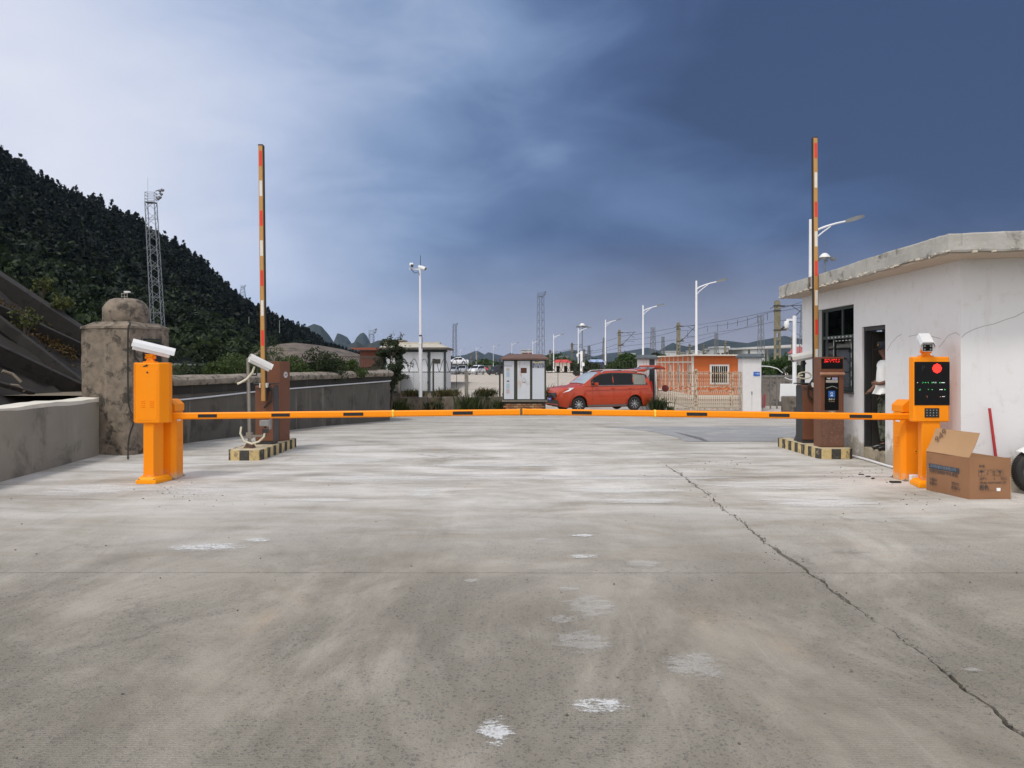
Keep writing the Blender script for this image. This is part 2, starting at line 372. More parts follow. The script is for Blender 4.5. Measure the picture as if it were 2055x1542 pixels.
for j in range(len(YL) - 1):
    for i in range(4):
        y0, y1 = YL[j], YL[j + 1]
        stepm = .035 if y0 < 9 else .12
        xa, xb = edge_x(i, y0, 1), edge_x(i + 1, y0, -1)
        nx = max(2, int((xb - xa) / (.05 if y0 < 13 else .25))); ny = max(2, int((y1 - y0) / stepm))
        pts = [(edge_x(i, y0, 1) + (edge_x(i + 1, y0, -1) - edge_x(i, y0, 1)) * k / nx, 0) for k in range(nx)]
        pts = [(x, edge_y(j, x, 1)) for x, _ in pts]
        pts += [(edge_x(i + 1, y0 + (y1 - y0) * k / ny, -1), y0 + (y1 - y0) * k / ny) for k in range(ny)]
        top = [edge_x(i, y1, 1) + (edge_x(i + 1, y1, -1) - edge_x(i, y1, 1)) * k / nx for k in range(nx, 0, -1)]
        pts += [(x, edge_y(j + 1, x, -1)) for x in top]
        pts += [(edge_x(i, y0 + (y1 - y0) * k / ny, 1), y0 + (y1 - y0) * k / ny) for k in range(ny, 0, -1)]
        b_ = MB(); dz = rnd.uniform(-.002, .002)
        n = len(pts)
        b_.add([(x, y, gz(y) + dz) for x, y in pts] + [(x, y, gz(y) - .085) for x, y in pts], [tuple(range(n))] + [((a + 1) % n, a, n + a, n + (a + 1) % n) for a in range(n)])
        b_.build('slab', M_slab, road)
# rubble in the crack
cb = MB()
for k in range(300):
    y = rnd.uniform(3.2, 12); x = crackx(y) + wob(3, y, .022) + rnd.gauss(0, .02 + .03 * max(0, math.sin(y * 2.1 + 1)))
    s = rnd.uniform(.003, .0095)
    cb.box((x, y, s * .3), (s * 1.6, s * 1.2, s), rz=rnd.uniform(0, 3))
cb.build('rubble', pm('rubble', (.20, .185, .16), .9, var=.3, scale=20), road, kind='stuff')
# asphalt apron towards the gate, beyond the last slab joint
ab = []
apx = [(1366, 884.0), (1340, 872), (1290, 860), (1240, 852), (1190, 848.5)]
left = [G(*p) for p in apx]
b_ = MB(); rows = []
for k, p in enumerate(left):
    r_ = [p.x, p.x + .5, 3.9 + .0 * k, 5.0, 6.5, 11.0]
    fy = [16.14, 17.3, 19.2, 20.6, 21.6][k]
    rows.append([(max(x, p.x + .1 * q), fy + (.25 if q > 3 else 0), gz(fy) + .004) for q, x in enumerate(r_)])
vs_ = [v for r in rows for v in r]; n = 6
b_.add([(x, y, gz(y) + .005) for x, y, z in vs_], [(a * n + q, a * n + q + 1, (a + 1) * n + q + 1, (a + 1) * n + q) for a in range(4) for q in range(n - 1)])
b_.build('asphalt_patch', M_asph, road)
# worn paint smears and cement dust
def smear(px, py, wpx, hpx, mat, name='paint_smear', dz=.004, rot=0.0):
    c = G(px, py); a = G(px, py + hpx / 2); bq = G(px, py - hpx / 2); wm = wpx * c.y / F
    b2 = MB(); hw, hh = wm / 2, (bq.y - a.y) / 2
    q = []
    for dx, dy in ((-hw, -hh), (hw, -hh), (hw, hh), (-hw, hh)):
        X = c.x + dx * math.cos(rot) - dy * math.sin(rot); Y = (a.y + bq.y) / 2 + dx * math.sin(rot) + dy * math.cos(rot)
        q.append((X, Y, gz(Y) + dz))
    b2.add(q, [(0, 1, 2, 3)]); o = b2.build(name, mat, road)
    return o
for k, a in enumerate([(415, 1099, 290, 26), (520, 1085, 110, 16), (1203, 1418, 210, 54), (992, 1472, 120, 96), (1172, 1118, 110, 15), (1086, 1084, 60, 12), (1168, 1076, 110, 10), (1188, 1222, 170, 84), (1130, 1246, 90, 30),
          (1170, 1292, 190, 80), (1395, 1342, 220, 90), (1140, 1184, 80, 18), (945, 1168, 50, 16), (1950, 1347, 70, 16), (1100, 928, 110, 10), (890, 912, 90, 7), (1165, 905, 70, 30), (1290, 1135, 120, 30)]):
    smear(*a, M_chalk if k in (0, 1, 2, 3, 4, 6) else M_chalk2, dz=.004 + .0004 * k, rot=rnd.uniform(-.12, .12))
for k, a in enumerate([(1180, 960, 1300, 13), (620, 1004, 460, 12), (850, 990, 120, 36), (1280, 1006, 340, 20), (1560, 975, 560, 34), (420, 985, 420, 40), (1000, 935, 700, 10), (1650, 1010, 420, 46), (180, 985, 420, 44), (760, 962, 460, 22), (1240, 985, 420, 26), (700, 925, 300, 18)]):
    smear(*a, M_dust, 'cement_dust', dz=.0026 + .0003 * k)
# small stones and crumbs lying about
pb = MB()
for k in range(130):
    y = 3.2 + 13 * rnd.random() ** 1.4; x = rnd.uniform(-.64, .64) * y
    if x < -6.5: continue
    s = rnd.choice((.004, .005, .006, .008)); pb.box((x, y, s * .4), (s * 1.5, s * 1.1, s), rz=rnd.uniform(0, 3))
for cx_, cy_, n_ in ((1735, 950, 26), (345, 985, 26), (1440, 935, 30), (420, 1000, 16), (1830, 1005, 14)):
    for k in range(n_):
        p = G(cx_ + rnd.gauss(0, 40), cy_ + rnd.gauss(0, 9)); s = rnd.uniform(.005, .012)
        pb.box((p.x, p.y, s * .3), (s * 1.6, s * 1.1, s * .7), rz=rnd.uniform(0, 3))
o = pb.build('pebbles', pm('pebble', (.15, .13, .11), .9, var=.4, scale=30), kind='stuff')
# ------------------------------------------------------------------ materials of the things
M_or = pm('orange_paint', (.95, .285, .003), .5, var=.02, scale=3, spec=.18, dirt=((.80, .30, .05), .66, 3))
def dusty_orange():
    m, nt, b, out = newmat('dusty_orange_paint'); co = coords(nt)
    c = mixc(nt, noise(nt, co, 2.5, 4), (.90, .262, .003), (.97, .295, .004))
    c = mixc(nt, mth(nt, 'MULTIPLY', step(nt, noise(nt, co, 7, 8, .7, .3), .56, .8), .30), c, (.72, .33, .09))
    z = nd(nt, 'ShaderNodeSeparateXYZ', {0: co}).outputs[2]
    low = nd(nt, 'ShaderNodeMapRange', {0: z, 1: .30, 2: .0, 3: -.35, 4: .16}).outputs[0]
    c = mixc(nt, mth(nt, 'MULTIPLY', step(nt, mth(nt, 'ADD', noise(nt, co, 16, 8, .7), low), .44, .66), .75), c, (.58, .46, .32))
    sc_ = step(nt, noise(nt, mapped(nt, co, (9, 9, 90)), 1.0, 4, .5), .70, .76)
    c = mixc(nt, mth(nt, 'MULTIPLY', sc_, .35), c, (.60, .36, .16))
    nt.links.new(c, b.inputs['Base Color']); b.inputs['Roughness'].default_value = .46; b.inputs['Specular IOR Level'].default_value = .22
    bn = nd(nt, 'ShaderNodeBump', {'Strength': .06, 'Distance': .004}); nt.links.new(noise(nt, co, 90, 3), bn.inputs['Height']); nt.links.new(bn.outputs[0], b.inputs['Normal'])
    return m
M_or = dusty_orange()
M_or2 = pm('orange_bright', (.97, .34, .006), .5, var=.02, scale=3, spec=.2)
M_blk = pm('black_plastic', (.012, .012, .012), .35)
M_dk = pm('dark_steel', (.03, .03, .032), .45, var=.2)
M_scr = pm('screen_glass', (.004, .004, .005), .45, spec=.2)
M_wht = pm('white_enamel', (.78, .78, .78), .35, var=.03, dirt=((.55, .53, .5), .66, 8))
M_wht2 = pm('white_cover', (.70, .69, .66), .4, var=.05, dirt=((.4, .37, .32), .6, 9))
M_wpole = pm('white_pole_paint', (.76, .76, .78), .45, var=.04, dirt=((.45, .38, .3), .68, 7))
M_brn = pm('brown_paint', (.165, .070, .040), .45, var=.07, scale=4, dirt=((.16, .08, .05), .6, 5), spec=.3)
M_rust = pm('rusty_speckled_paint', (.155, .075, .05), .7, var=.12, scale=6, dirt=((.33, .22, .17), .56, 38))
M_gold = pm('gold_arm_paint', (.50, .265, .08), .4, metal=.25, var=.05)
M_red = pm('red_reflector', (.72, .035, .02), .4)
M_wref = pm('white_reflector', (.70, .68, .62), .45, var=.06, scale=14)
M_rub = pm('rubber', (.02, .019, .018), .7)
M_steel = pm('steel_tube', (.34, .31, .27), .35, metal=.7, var=.12, scale=9, dirt=((.2, .15, .1), .6, 14))
M_cond = pm('cream_conduit', (.60, .55, .42), .55)
M_tape = pm('yellow_print', (.8, .6, .08), .5)
M_ink = pm('ink', (.045, .045, .055), .8)
M_white = pm('white_print', (.8, .8, .8), .6)
M_ledr = pm('red_led', (.9, .02, .01), .5, emis=((1, .03, .02), 1.6))
M_ledg = pm('green_led', (.1, .8, .2), .5, emis=((.10, .95, .22), .8))
M_ledw = pm('white_led', (.8, .8, .8), .5, emis=((.9, 1, .95), .6))
M_lens = pm('lens', (.25, .27, .25), .15, spec=.8)
M_conc = pm('weathered_concrete', (.30, .275, .235), .9, var=.2, scale=2.2, bump=.6, bscale=25, dirt=((.11, .098, .08), .5, 1.6), strk=((.15, .135, .11), .55, 6))
M_conc_new = pm('plain_concrete', (.275, .25, .205), .88, var=.14, scale=1.1, bump=.25, bscale=18, dirt=((.16, .146, .12), .50, 1.0), strk=((.36, .345, .31), .57, 5))
M_cement = pm('fresh_cement', (.66, .62, .53), .9, var=.08, scale=3, bump=.3, bscale=22)
M_mould = pm('mouldy_concrete', (.205, .165, .125), .92, var=.38, scale=6, bump=1.0, bscale=17, dirt=((.062, .052, .04), .49, 4.5), strk=((.36, .31, .245), .60, 6))
M_curbY = pm('yellow_curb_paint', (.58, .44, .20), .75, var=.15, scale=8, dirt=((.26, .20, .12), .53, 9), bump=.3, bscale=40)
M_curbK = pm('black_curb_paint', (.05, .046, .04), .8, var=.3, scale=8, dirt=((.36, .29, .18), .55, 12), bump=.3, bscale=40)

def catmull_(P_, m=6):
    P_ = [Vector(p) for p in P_]; P_ = [P_[0]] + P_ + [P_[-1]]; o_ = []
    for i in range(1, len(P_) - 2):
        for k in range(m):
            t = k / m; a, b, c, d = P_[i - 1], P_[i], P_[i + 1], P_[i + 2]; o_.append(.5 * (2 * b + (c - a) * t + (2 * a - 5 * b + 4 * c - d) * t * t + (-a + 3 * b - 3 * c + d) * t ** 3))
    return o_ + [P_[-2]]
def octo(wd, dp, ch, cx=0, cy=0):
    a, b = wd / 2, dp / 2
    return [(cx - a + ch, cy - b), (cx + a - ch, cy - b), (cx + a, cy - b + ch), (cx + a, cy + b - ch), (cx + a - ch, cy + b), (cx - a + ch, cy + b), (cx - a, cy + b - ch), (cx - a, cy - b + ch)]
def bullet_camera(parent, base, fwd, L=.42, name='camera_housing', lens='led', wd=.125, hood=.05, mat=None, zs=1.35):
    """box camera under a long roof plate; base = middle of its underside, fwd = where it looks"""
    f = Vector(fwd).normalized(); r = f.cross(Vector((0, 0, 1))).normalized(); u = r.cross(f).normalized()
    B = Vector(base)
    P = lambda x, y, z: B + r * x + f * y + u * (z * zs)
    prof = [(-wd * .38, 0), (wd * .38, 0), (wd * .5, .035), (wd * .5, .065), (wd * .38, .08), (-wd * .38, .08), (-wd * .5, .065), (-wd * .5, .035)]
    b = MB(); b.extr([P(x, -L / 2, z) for x, z in prof][::-1], f * L)
    cam_ = b.build(name, mat or M_wht, parent, bevel=.006)
    pr2 = [(-wd * .60, .03), (-wd * .58, .03), (-wd * .56, .068), (-wd * .40, .095), (wd * .40, .095), (wd * .56, .068), (wd * .58, .03), (wd * .60, .03), (wd * .58, .072), (wd * .42, .105), (-wd * .42, .105), (-wd * .58, .072)]
    b = MB(); b.extr([P(x, -L / 2 - .02, z) for x, z in pr2][::-1], f * (L + .02 + hood)); b.build('sun_shield', mat or M_wht, cam_, bevel=.002)
    b = MB(); b.extr([P(x, L / 2 + .001, z) for x, z in ((-wd * .36, .008), (wd * .36, .008), (wd * .36, .07), (-wd * .36, .07))][::-1], f * .006); win = b.build('front_window', M_scr, cam_)
    for sx_ in (-1, 1):
        for zz in (.024, .056):
            c = P(sx_ * wd * .23, L / 2 + .007, zz); b = MB(); b.cyl(c, c + f * .005, .0125, n=10); b.build('infrared_lamp', M_lens, cam_)
    return cam_
# ------------------------------------------------------------------ new recognition terminals
def terminal(label, loc, rz, z0, z1, camdir):
    t = thing('recognition_terminal', label, 'parking terminal', loc, rz, 'orange recognition terminals')
    # local: the screen looks towards -y
    tri = lambda a, b, y0, y1: [(-a, y0), (a, y0), (b, y1), (-b, y1)]
    b = MB(); b.prism(tri(.205, .13, -.19, .19), 0, .05); b.prism(tri(.19, .12, -.175, .175), .05, .085, tri(.165, .10, -.15, .15)); b.build('base_plinth', M_or2, t, bevel=.006)
    for sx_ in (-.15, .15): q = MB(); q.cyl((sx_, -.15, .05), (sx_, -.15, .068), .012, n=6); q.build('anchor_bolt', M_steel, t); q = MB(); q.cyl((sx_ * .65, .165, .05), (sx_ * .65, .165, .068), .012, n=6); q.build('anchor_bolt', M_steel, t)
    b = MB(); b.prism(tri(.12, .066, -.10, .10), .08, z0 + .03); b.build('column', M_or, t, bevel=.006)
    b = MB()
    out = [(-.225, -.12), (.225, -.12), (.235, -.10), (.235, .0), (.15, .13), (-.15, .13), (-.235, .0), (-.235, -.10)]
    b.prism(out, z0, z1); cab = b.build('cabinet', M_or, t, bevel=.018, seg=3)
    zs0, zs1 = z0 + .215 * (z1 - z0) / .83, z1 - .065
    b = MB(); b.bb((-.228, -.126, zs0), (.228, -.1205, zs1)); scr = b.build('screen', M_scr, t, bevel=.002)
    fy = -.128
    def dash(mat, x, z, wd, ht, nm='lettering'):
        q = MB(); q.bb((x - wd / 2, fy - .0012, z - ht / 2), (x + wd / 2, fy + .001, z + ht / 2)); return q
    # red stop light made of led dots
    q = MB(); cxr, czr, rr = .062, zs1 - .085, .058
    for a in range(-7, 8):
        for c in range(-7, 8):
            x, z = a * .0082, c * .0082
            if x * x + z * z < rr * rr: q.bb((cxr + x - .0036, fy - .0015, czr + z - .0036), (cxr + x + .0036, fy + .001, czr + z + .0036))
    q.build('stop_light', M_ledr, scr, kind='stuff')
    text('P', .10, pm('dim_print', (.0085, .0085, .011), .5), scr, (-.14, fy, zs1 - .085), align='LEFT')
    r = random.Random(5)
    rows = [(.52, [(-.19, .012, .004, 0), (-.125, .030, .014, 1), (-.085, .012, .005, 1), (-.05, .012, .013, 1), (.0, .010, .013, 1), (.035, .038, .014, 2), (.10, .010, .012, 1), (.14, .045, .006, 2)]),
            (.36, [(-.16, .020, .008, 1), (-.05, .012, .015, 1), (.0, .010, .006, 1), (.115, .042, .006, 2), (.165, .010, .011, 1)]),
            (.20, [(-.065, .012, .011, 3), (.105, .010, .012, 3), (.145, .035, .004, 2)])]
    acc = {1: MB(), 2: MB(), 3: MB(), 0: MB()}
    for fr, ds in rows:
        z = zs0 + (zs1 - zs0) * fr
        for x, wd, ht, k in ds:
            if ht < .008: acc[k].bb((x - wd / 2, fy - .001, z - ht / 2), (x + wd / 2, fy + .001, z + ht / 2))
            else:
                for a in range(max(2, int(wd / .006))):
                    for c in range(3):
                        if r.random() < .45: acc[k].bb((x - wd / 2 + a * .006, fy - .001, z + (c - 1) * .0052 - .002), (x - wd / 2 + a * .006 + .0042, fy + .001, z + (c - 1) * .0052 + .002))
    acc[1].build('display_digits', M_ledg, scr, kind='stuff'); acc[2].build('display_digits', M_ledw, scr, kind='stuff'); acc[3].build('display_digits', pm('orange_led', (.9, .3, .1), .5, emis=((1, .35, .15), 1.0)), scr, kind='stuff'); acc[0].build('display_digits', M_ledw, scr, kind='stuff')
    kz = z0 + .12
    b = MB(); b.bb((-.095, -.128, kz - .06), (.092, -.118, kz + .06)); kp = b.build('speaker_panel', M_blk, t, bevel=.003)
    for a in range(4):
        for c in range(3):
            q = MB(); x, z = -.068 + a * .042, kz + (c - 1) * .034; q.cyl((x, -.128, z), (x, -.132, z), .0085, .007, n=10); q.build('speaker_hole', M_lens, kp)
    # back door with a lock and louvres
    b = MB(); b.bb((-.125, .1305, z0 + .045), (.125, .134, z1 - .085)); d = b.build('back_door', M_or, t, bevel=.002)
    q = MB(); q.cyl((.0, .134, z1 - .13), (.0, .139, z1 - .13), .012, n=12); q.build('lock', M_dk, d)
    for sx_ in (-.06, .055):
        for k in range(4):
            q = MB(); z = z0 + .225 + k * .026; q.extr([(sx_ - .026, .134, z), (sx_ - .026, .141, z - .003), (sx_ - .026, .134, z - .011)], (.052, 0, 0)); q.build('louvre', M_or, d)
    # camera on a two-plate bracket
    b = MB(); b.box((0, .03, z1 + .008), (.15, .13, .016)); b.prism([(-.05, -.01), (.05, -.01), (.05, .07), (-.05, .07)], z1 + .016, z1 + .07, [(-.028, .0), (.028, .0), (.028, .06), (-.028, .06)]); b.prism([(-.03, -.01), (.03, -.01), (.03, .07), (-.03, .07)], z1 + .066, z1 + .115, [(-.06, -.02), (.06, -.02), (.06, .08), (-.06, .08)])
    b.cyl((-.07, .03, z1 + .068), (.07, .03, z1 + .068), .022, n=12); b.build('camera_bracket', M_or, t, bevel=.004)
    cam_ = bullet_camera(t, (0, .03, z1 + .118), camdir, L=.46, wd=.15, hood=.05)
    f = Vector(camdir).normalized(); e = Vector((0, .03, z1 + .12)) - f * .2
    b = MB(); b.tube([e, e + Vector((0, 0, -.09)), e * .8 + Vector((0, .02, z1 + .045)) * .2 + Vector((0, 0, -.12)), Vector((-.03, .115, z1 - .03)) * .5 + e * .5 + Vector((0, 0, -.13)), Vector((.0, .128, z1 - .035)), Vector((.0, .13, z1 - .035))], .0145, n=8); b.build('cable_gland', M_rub, cam_, smooth=True)
    return t
T1 = terminal('orange recognition terminal seen from behind with louvred door, beside grey square pillar', (PX(300, 10.62), 10.68, 0), pi + .04, .795, 1.60, (.93 * -1, .45 * -1 + .0, -.26))
T2 = terminal('orange recognition terminal facing the camera with black screen and red stop light', (PX(1865, 10.3), 10.36, 0), .015, .835, 1.675, (-.42, -1, -.26))
# ------------------------------------------------------------------ new road barriers
def barrier(label, loc, side, arm_tip, stickers, joint_x, rise):
    """side +1: the arm runs towards +x"""
    t = thing('parking_barrier', label, 'barrier', loc, 0, 'orange parking barriers')
    S = lambda x: x * side
    b = MB(); b.prism(octo(.36, .32, .05), 0, .92); hs = b.build('housing', M_or, t, bevel=.006); b = MB(); b.bb((-.122, -.1625, .05), (.122, -.1602, .885)); b.build('service_door', M_or, t, bevel=.0015)
    for sx_ in (-.15, .15):
        for sy_ in (-.175, .175): q = MB(); q.box((sx_, sy_, .006), (.05, .05, .012)); q.cyl((sx_, sy_, .012), (sx_, sy_, .03), .011, n=6); q.build('anchor_bolt', M_steel, t)
    b = MB(); cp = [(-.18, .925), (.18, .925), (.18, 1.02), (.10, 1.09), (-.18, 1.09)]
    b.extr([(S(x), -.158, z) for x, z in (cp if side > 0 else cp[::-1])], (0, .316, 0)); b.build('cap', M_or, t, bevel=.008)
    b = MB(); b.cyl((0, -.160, .40), (0, -.168, .40), .024, n=16); lk = b.build('lock', M_or2, t); b = MB(); b.cyl((0, -.168, .40), (0, -.171, .40), .009, n=10); b.build('keyhole', M_blk, lk)
    for k in range(4):
        q = MB(); z = .47 + k * .04; q.extr([(S(.18), -.06, z), (S(.188), -.06, z - .004), (S(.18), -.06, z - .014)], (0, .10, 0)); q.build('louvre', M_or, t)
    b = MB(); b.bb((S(.181), -.09, .79), (S(.1835), .03, .815)); b.build('rating_plate', M_white, t)
    # arm
    ay = -.225; z0 = .868
    b = MB(); b.bb((S(-.14), -.25, z0 - .06), (S(.05), -.155, z0 + .06)); b.cyl((0, -.26, z0), (0, -.15, z0), .05, n=16); b.build('arm_clamp', M_or, t, bevel=.006)
    L = arm_tip; dz = rise
    arm = bpy.data.objects.new('arm', None); COL.objects.link(arm); arm.parent = t
    hexa = [(-.018, -.045), (.018, -.045), (.031, -.028), (.031, .028), (.018, .045), (-.018, .045), (-.031, .028), (-.031, -.028)]
    def seg_(x0, x1, k=1.0):
        q = MB(); a, c = (x0, x1) if side > 0 else (x1, x0)
        q.extr([(S(a), ay + y * k, z0 + dz * a / L + z * k) for y, z in hexa][::-1] if side > 0 else [(S(a), ay + y * k, z0 + dz * a / L + z * k) for y, z in hexa][::-1], (S(c) - S(a), 0, dz * (c - a) / L)); return q
    seg_(-.12, joint_x).build('arm_section', M_or, arm); seg_(joint_x + .012, L, .93).build('arm_section', M_or, arm)
    seg_(joint_x - .006, joint_x + .018, 1.12).build('joint_ring', M_tape, arm)
    seg_(L, L + .015, .98).build('end_cap', M_or2, arm)
    for x0, x1 in stickers:
        q = MB(); zz = lambda x: z0 + dz * x / L
        q.extr([(S(x0), ay - .0315, zz(x0) - .022), (S(x1), ay - .0315, zz(x1) - .022), (S(x1), ay - .0315, zz(x1) + .022), (S(x0), ay - .0315, zz(x0) + .022)][::side], (0, -.0015, 0)); q.build('reflector', M_blk, arm)
    return t
YB = 11.1
xl = PX(335, YB); xr = PX(1826, 10.95)
armY = YB - .225
fx = lambda px, Y=armY: PX(px, Y)
B1 = barrier('orange parking barrier beside the pillar, its lowered arm reaching right to the middle', (xl, YB, 0), 1, fx(1041) - xl, [(fx(a) - xl, fx(b) - xl) for a, b in ((399, 437), (546, 583), (690, 730), (909, 949))], fx(788) - xl, .055)
armY2 = 10.95 - .225; fx2 = lambda px: PX(px, armY2)
B2 = barrier('orange parking barrier in front of the white booth, its lowered arm reaching left', (xr, 10.95, 0), -1, xr - fx2(1051), [(xr - fx2(b), xr - fx2(a)) for a, b in ((1147, 1187), (1377, 1418), (1542, 1583), (1703, 1748))], xr - fx2(1315), .07)
for o in B2.children:
    pass
# ------------------------------------------------------------------ striped islands
def island(label, nose, far, wd, shift, nstr):
    t = thing('traffic_island', label, 'island', (0, 0, 0), 0, 'striped kerb islands')
    # outline: half-round nose towards the camera, straight sides, square far end
    x0, x1 = nose[0] - wd / 2, nose[0] + wd / 2
    r = wd / 2; yc = nose[1] + r * .62; pts = []
    for k in range(13):
        a = pi + pi * k / 12; ca, sa_ = math.cos(a), math.sin(a)
        pts.append((nose[0] + r * math.copysign(abs(ca) ** .55, ca), yc + r * .62 * math.copysign(abs(sa_) ** .75, sa_)))
    pts += [(x1 + shift, far), (x0 + shift, far)]
    ht = .165
    b = MB(); ins = [(nose[0] + (x - nose[0]) * .93, yc + (y - yc) * .96) for x, y in pts]
    b.prism([(x, y) for x, y in ins], 0, ht - .012); b.prism(ins, ht - .012, ht); b.build('top', pm('island_top', (.50, .42, .28), .85, var=.2, scale=5, dirt=((.3, .27, .22), .52, 6)), t)
    # painted kerb band cut in yellow and black blocks
    per = pts + [pts[0]]; seglen = [math.dist(per[i], per[i + 1]) for i in range(len(per) - 1)]; tot = sum(seglen)
    def at(s):
        s %= tot
        for i, L in enumerate(seglen):
            if s <= L: return [per[i][k] + (per[i + 1][k] - per[i][k]) * s / L for k in (0, 1)]
            s -= L
        return per[-1]
    n = nstr; cuts = [tot * k / n for k in range(n + 1)]
    for k in range(n):
        sub = [cuts[k] + (cuts[k + 1] - cuts[k]) * q / 4 for q in range(5)]
        extra, acc = [], 0
        for L in seglen:
            if cuts[k] + .01 < acc < cuts[k + 1] - .01: extra.append(acc)
            acc += L
        sub = sorted(sub + extra); o_ = [at(s) for s in sub]; i_ = [(nose[0] + shift * 0 + (x - nose[0]) * .90, yc + (y - yc) * .95) for x, y in o_]
        m = len(o_); b = MB()
        b.add([(x, y, 0) for x, y in o_] + [(x, y, ht + .002) for x, y in o_] + [(x, y, ht + .002) for x, y in i_],
              [(q, q + 1, m + q + 1, m + q) for q in range(m - 1)] + [(m + q, m + q + 1, 2 * m + q + 1, 2 * m + q) for q in range(m - 1)])
        b.build('kerb_block', M_curbY if k % 2 else M_curbK, t)
    return t
IS1 = island('striped kerb island under the brown boxes near the curved wall', (PX(494, 13.15), 13.0), 15.1, .56, 0.02, 32)
IS2 = island('striped kerb island under the brown ticket machine at the booth', (PX(1671, 13.4), 13.2), 15.2, .60, -.02, 32)
ZI = .165
# ------------------------------------------------------------------ old gate posts with raised arms
def old_gate(label, loc, darkside, armx, armz0, armlen, lean, cap):
    t = thing('old_barrier', label, 'barrier', loc, 0, 'old brown barriers with raised arms')
    b = MB(); b.bb((-.16, -.16, .06), (.16, .16, 1.03)); b.build('housing', M_brn, t, bevel=.012)
    b = MB(); b.bb((-.15, -.15, 0), (.15, .15, .06)); b.build('foot', M_dk, t)
    b = MB(); b.bb((-.15, -.165, .98), (.15, -.1605, .985)); b.bb((-.16, -.1635, .955), (.16, -.1602, .962)); b.build('lid_seam', M_dk, t)
    b = MB(); x = .163 * darkside; b.bb((min(x, .16 * darkside), -.155, .05), (max(x, .16 * darkside) + .001, .155, 1.02)); b.build('black_side_panel', M_dk, t)
    b = MB(); b.bb((-.23, -.05, 1.05), (.2, .1, 1.07)); b.bb((-.05, -.03, 1.03), (.05, .05, 1.05)); b.build('cap_plate', M_dk, t, bevel=.003)
    b = MB(); b.cyl((armx, -.16, armz0 + .16), (armx, -.21, armz0 + .16), .07, n=18); b.build('arm_hub', M_dk, t)
    b = MB(); b.tube([(armx + .02 * darkside, -.17, armz0 + .3), (armx + .14 * darkside, -.2, armz0 + .16), (armx + .12 * darkside, -.2, armz0), (armx + .02 * darkside, -.19, armz0 - .09), (armx - .01, -.18, armz0 - .12)], .016, n=8); b.build('cable_loop', M_rub, t, smooth=True)
    A = Vector((armx, -.25, armz0)); Bv = Vector((armx + lean, -.25, armz0 + armlen))
    arm = bpy.data.objects.new('arm', None); COL.objects.link(arm); arm.parent = t
    d = Bv - A
    q = MB(); q.extr([A + Vector((x, y, 0)) for x, y in octo(.082, .05, .014)], d); q.build('arm_tube', M_gold, arm)
    q = MB(); sx_ = darkside * .05; q.extr([A + Vector((x, y, 0)) for x, y in octo(.022, .046, .006, sx_, .0)], d); q.build('rubber_strip', M_rub, arm)
    n = int((armlen - .25) / .52 * 2) + 1; k = 0; s = armlen - .36
    while s > .5:
        p = A + d * (s / armlen); q = MB(); q.extr([p + Vector((-.022, -.0265, 0)), p + Vector((.026, -.0265, 0)), p + Vector((.026, -.0255, 0)), p + Vector((-.022, -.0255, 0))], d * (.27 / armlen)); q.build('reflector', M_red if k % 2 == 0 else M_wref, arm)
        s -= .52; k += 1
    q = MB(); q.extr([Bv + Vector((x, y, 0)) for x, y in octo(.088, .056, .014)], (0, 0, .02)); q.build('end_cap', M_dk, arm)
    for sx_ in (-.055, .055):
        q = MB(); q.bb((armx + sx_ - .008, -.29, 1.0), (armx + sx_ + .008, -.17, 1.08)); q.build('guide', M_wref, t)
    return t
xo1 = PX(533.5, 14.05)
O1 = old_gate('brown barrier box with raised striped arm on the island near the curved wall', (xo1, 14.12, ZI), 1, PX(529, 13.87) - xo1, PZ(805, 13.87) - ZI, 4.44, -.05, 1)
xo2 = PX(1628, 14.2)
O2 = old_gate('brown barrier box with raised striped arm behind the ticket machine', (xo2, 14.35, ZI), -1, PX(1638, 14.1) - xo2, PZ(795, 14.1) - ZI, 4.56, -.02, 1)
# ticket boxes
t = thing('ticket_box', 'tall brown ticket box with round emblem, behind the raised arm by the curved wall', 'ticket machine', (PX(559.5, 14.75), 14.72, ZI), -.40)
b = MB(); b.prism(octo(.30, .30, .012), 0, 1.455); b.build('cabinet', M_brn, t, bevel=.006)
b = MB(); b.cyl((.151, .02, 1.21), (.1545, .02, 1.21), .058, n=24); e = b.build('emblem', pm('emblem_plate', (.55, .52, .5), .5, var=.05), t)
b = MB()
for k in range(10):
    a = k * .628; b.cyl((.1545, .02 + .047 * math.cos(a), 1.21 + .047 * math.sin(a)), (.1555, .02 + .047 * math.cos(a), 1.21 + .047 * math.sin(a)), .005, n=6)
b.bb((.1545, .0, 1.195), (.1556, .012, 1.225)); b.bb((.1545, .028, 1.195), (.1556, .04, 1.225)); b.bb((.1545, -.012, 1.205), (.1556, .052, 1.212)); b.build('emblem_mark', M_ink, e)
b = MB(); b.bb((-.12, -.1535, .08), (.12, -.151, 1.38)); b.build('front_door', M_brn, t, bevel=.002)
t = thing('ticket_machine', 'brown ticket machine with red display and blue sticker beside the booth window', 'ticket machine', (PX(1664.5, 13.62), 13.66, ZI), -.02)
b = MB(); b.prism(octo(.405, .32, .012), 0, 1.53); b.build('cabinet', M_brn, t, bevel=.008)
b = MB(); b.bb((-.199, -.1645, .02), (.199, -.1605, .62)); b.build('lower_panel', M_rust, t, bevel=.002)
b = MB(); b.bb((-.18, -.165, 1.33), (.18, -.1605, 1.50)); d = b.build('display', M_scr, t)
r = random.Random(3); q = MB()
for row, z in ((0, 1.483), (1, 1.448)):
    x = -.125 if row == 0 else -.135
    while x < .12:
        for c in range(4):
            if r.random() < (.55 if row == 0 else .36): q.bb((x, -.1662, z + (c - 1.5) * .006 - .0022), (x + .0075, -.1645, z + (c - 1.5) * .006 + .0022))
        x += .0088
        if r.random() < .2: x += .022
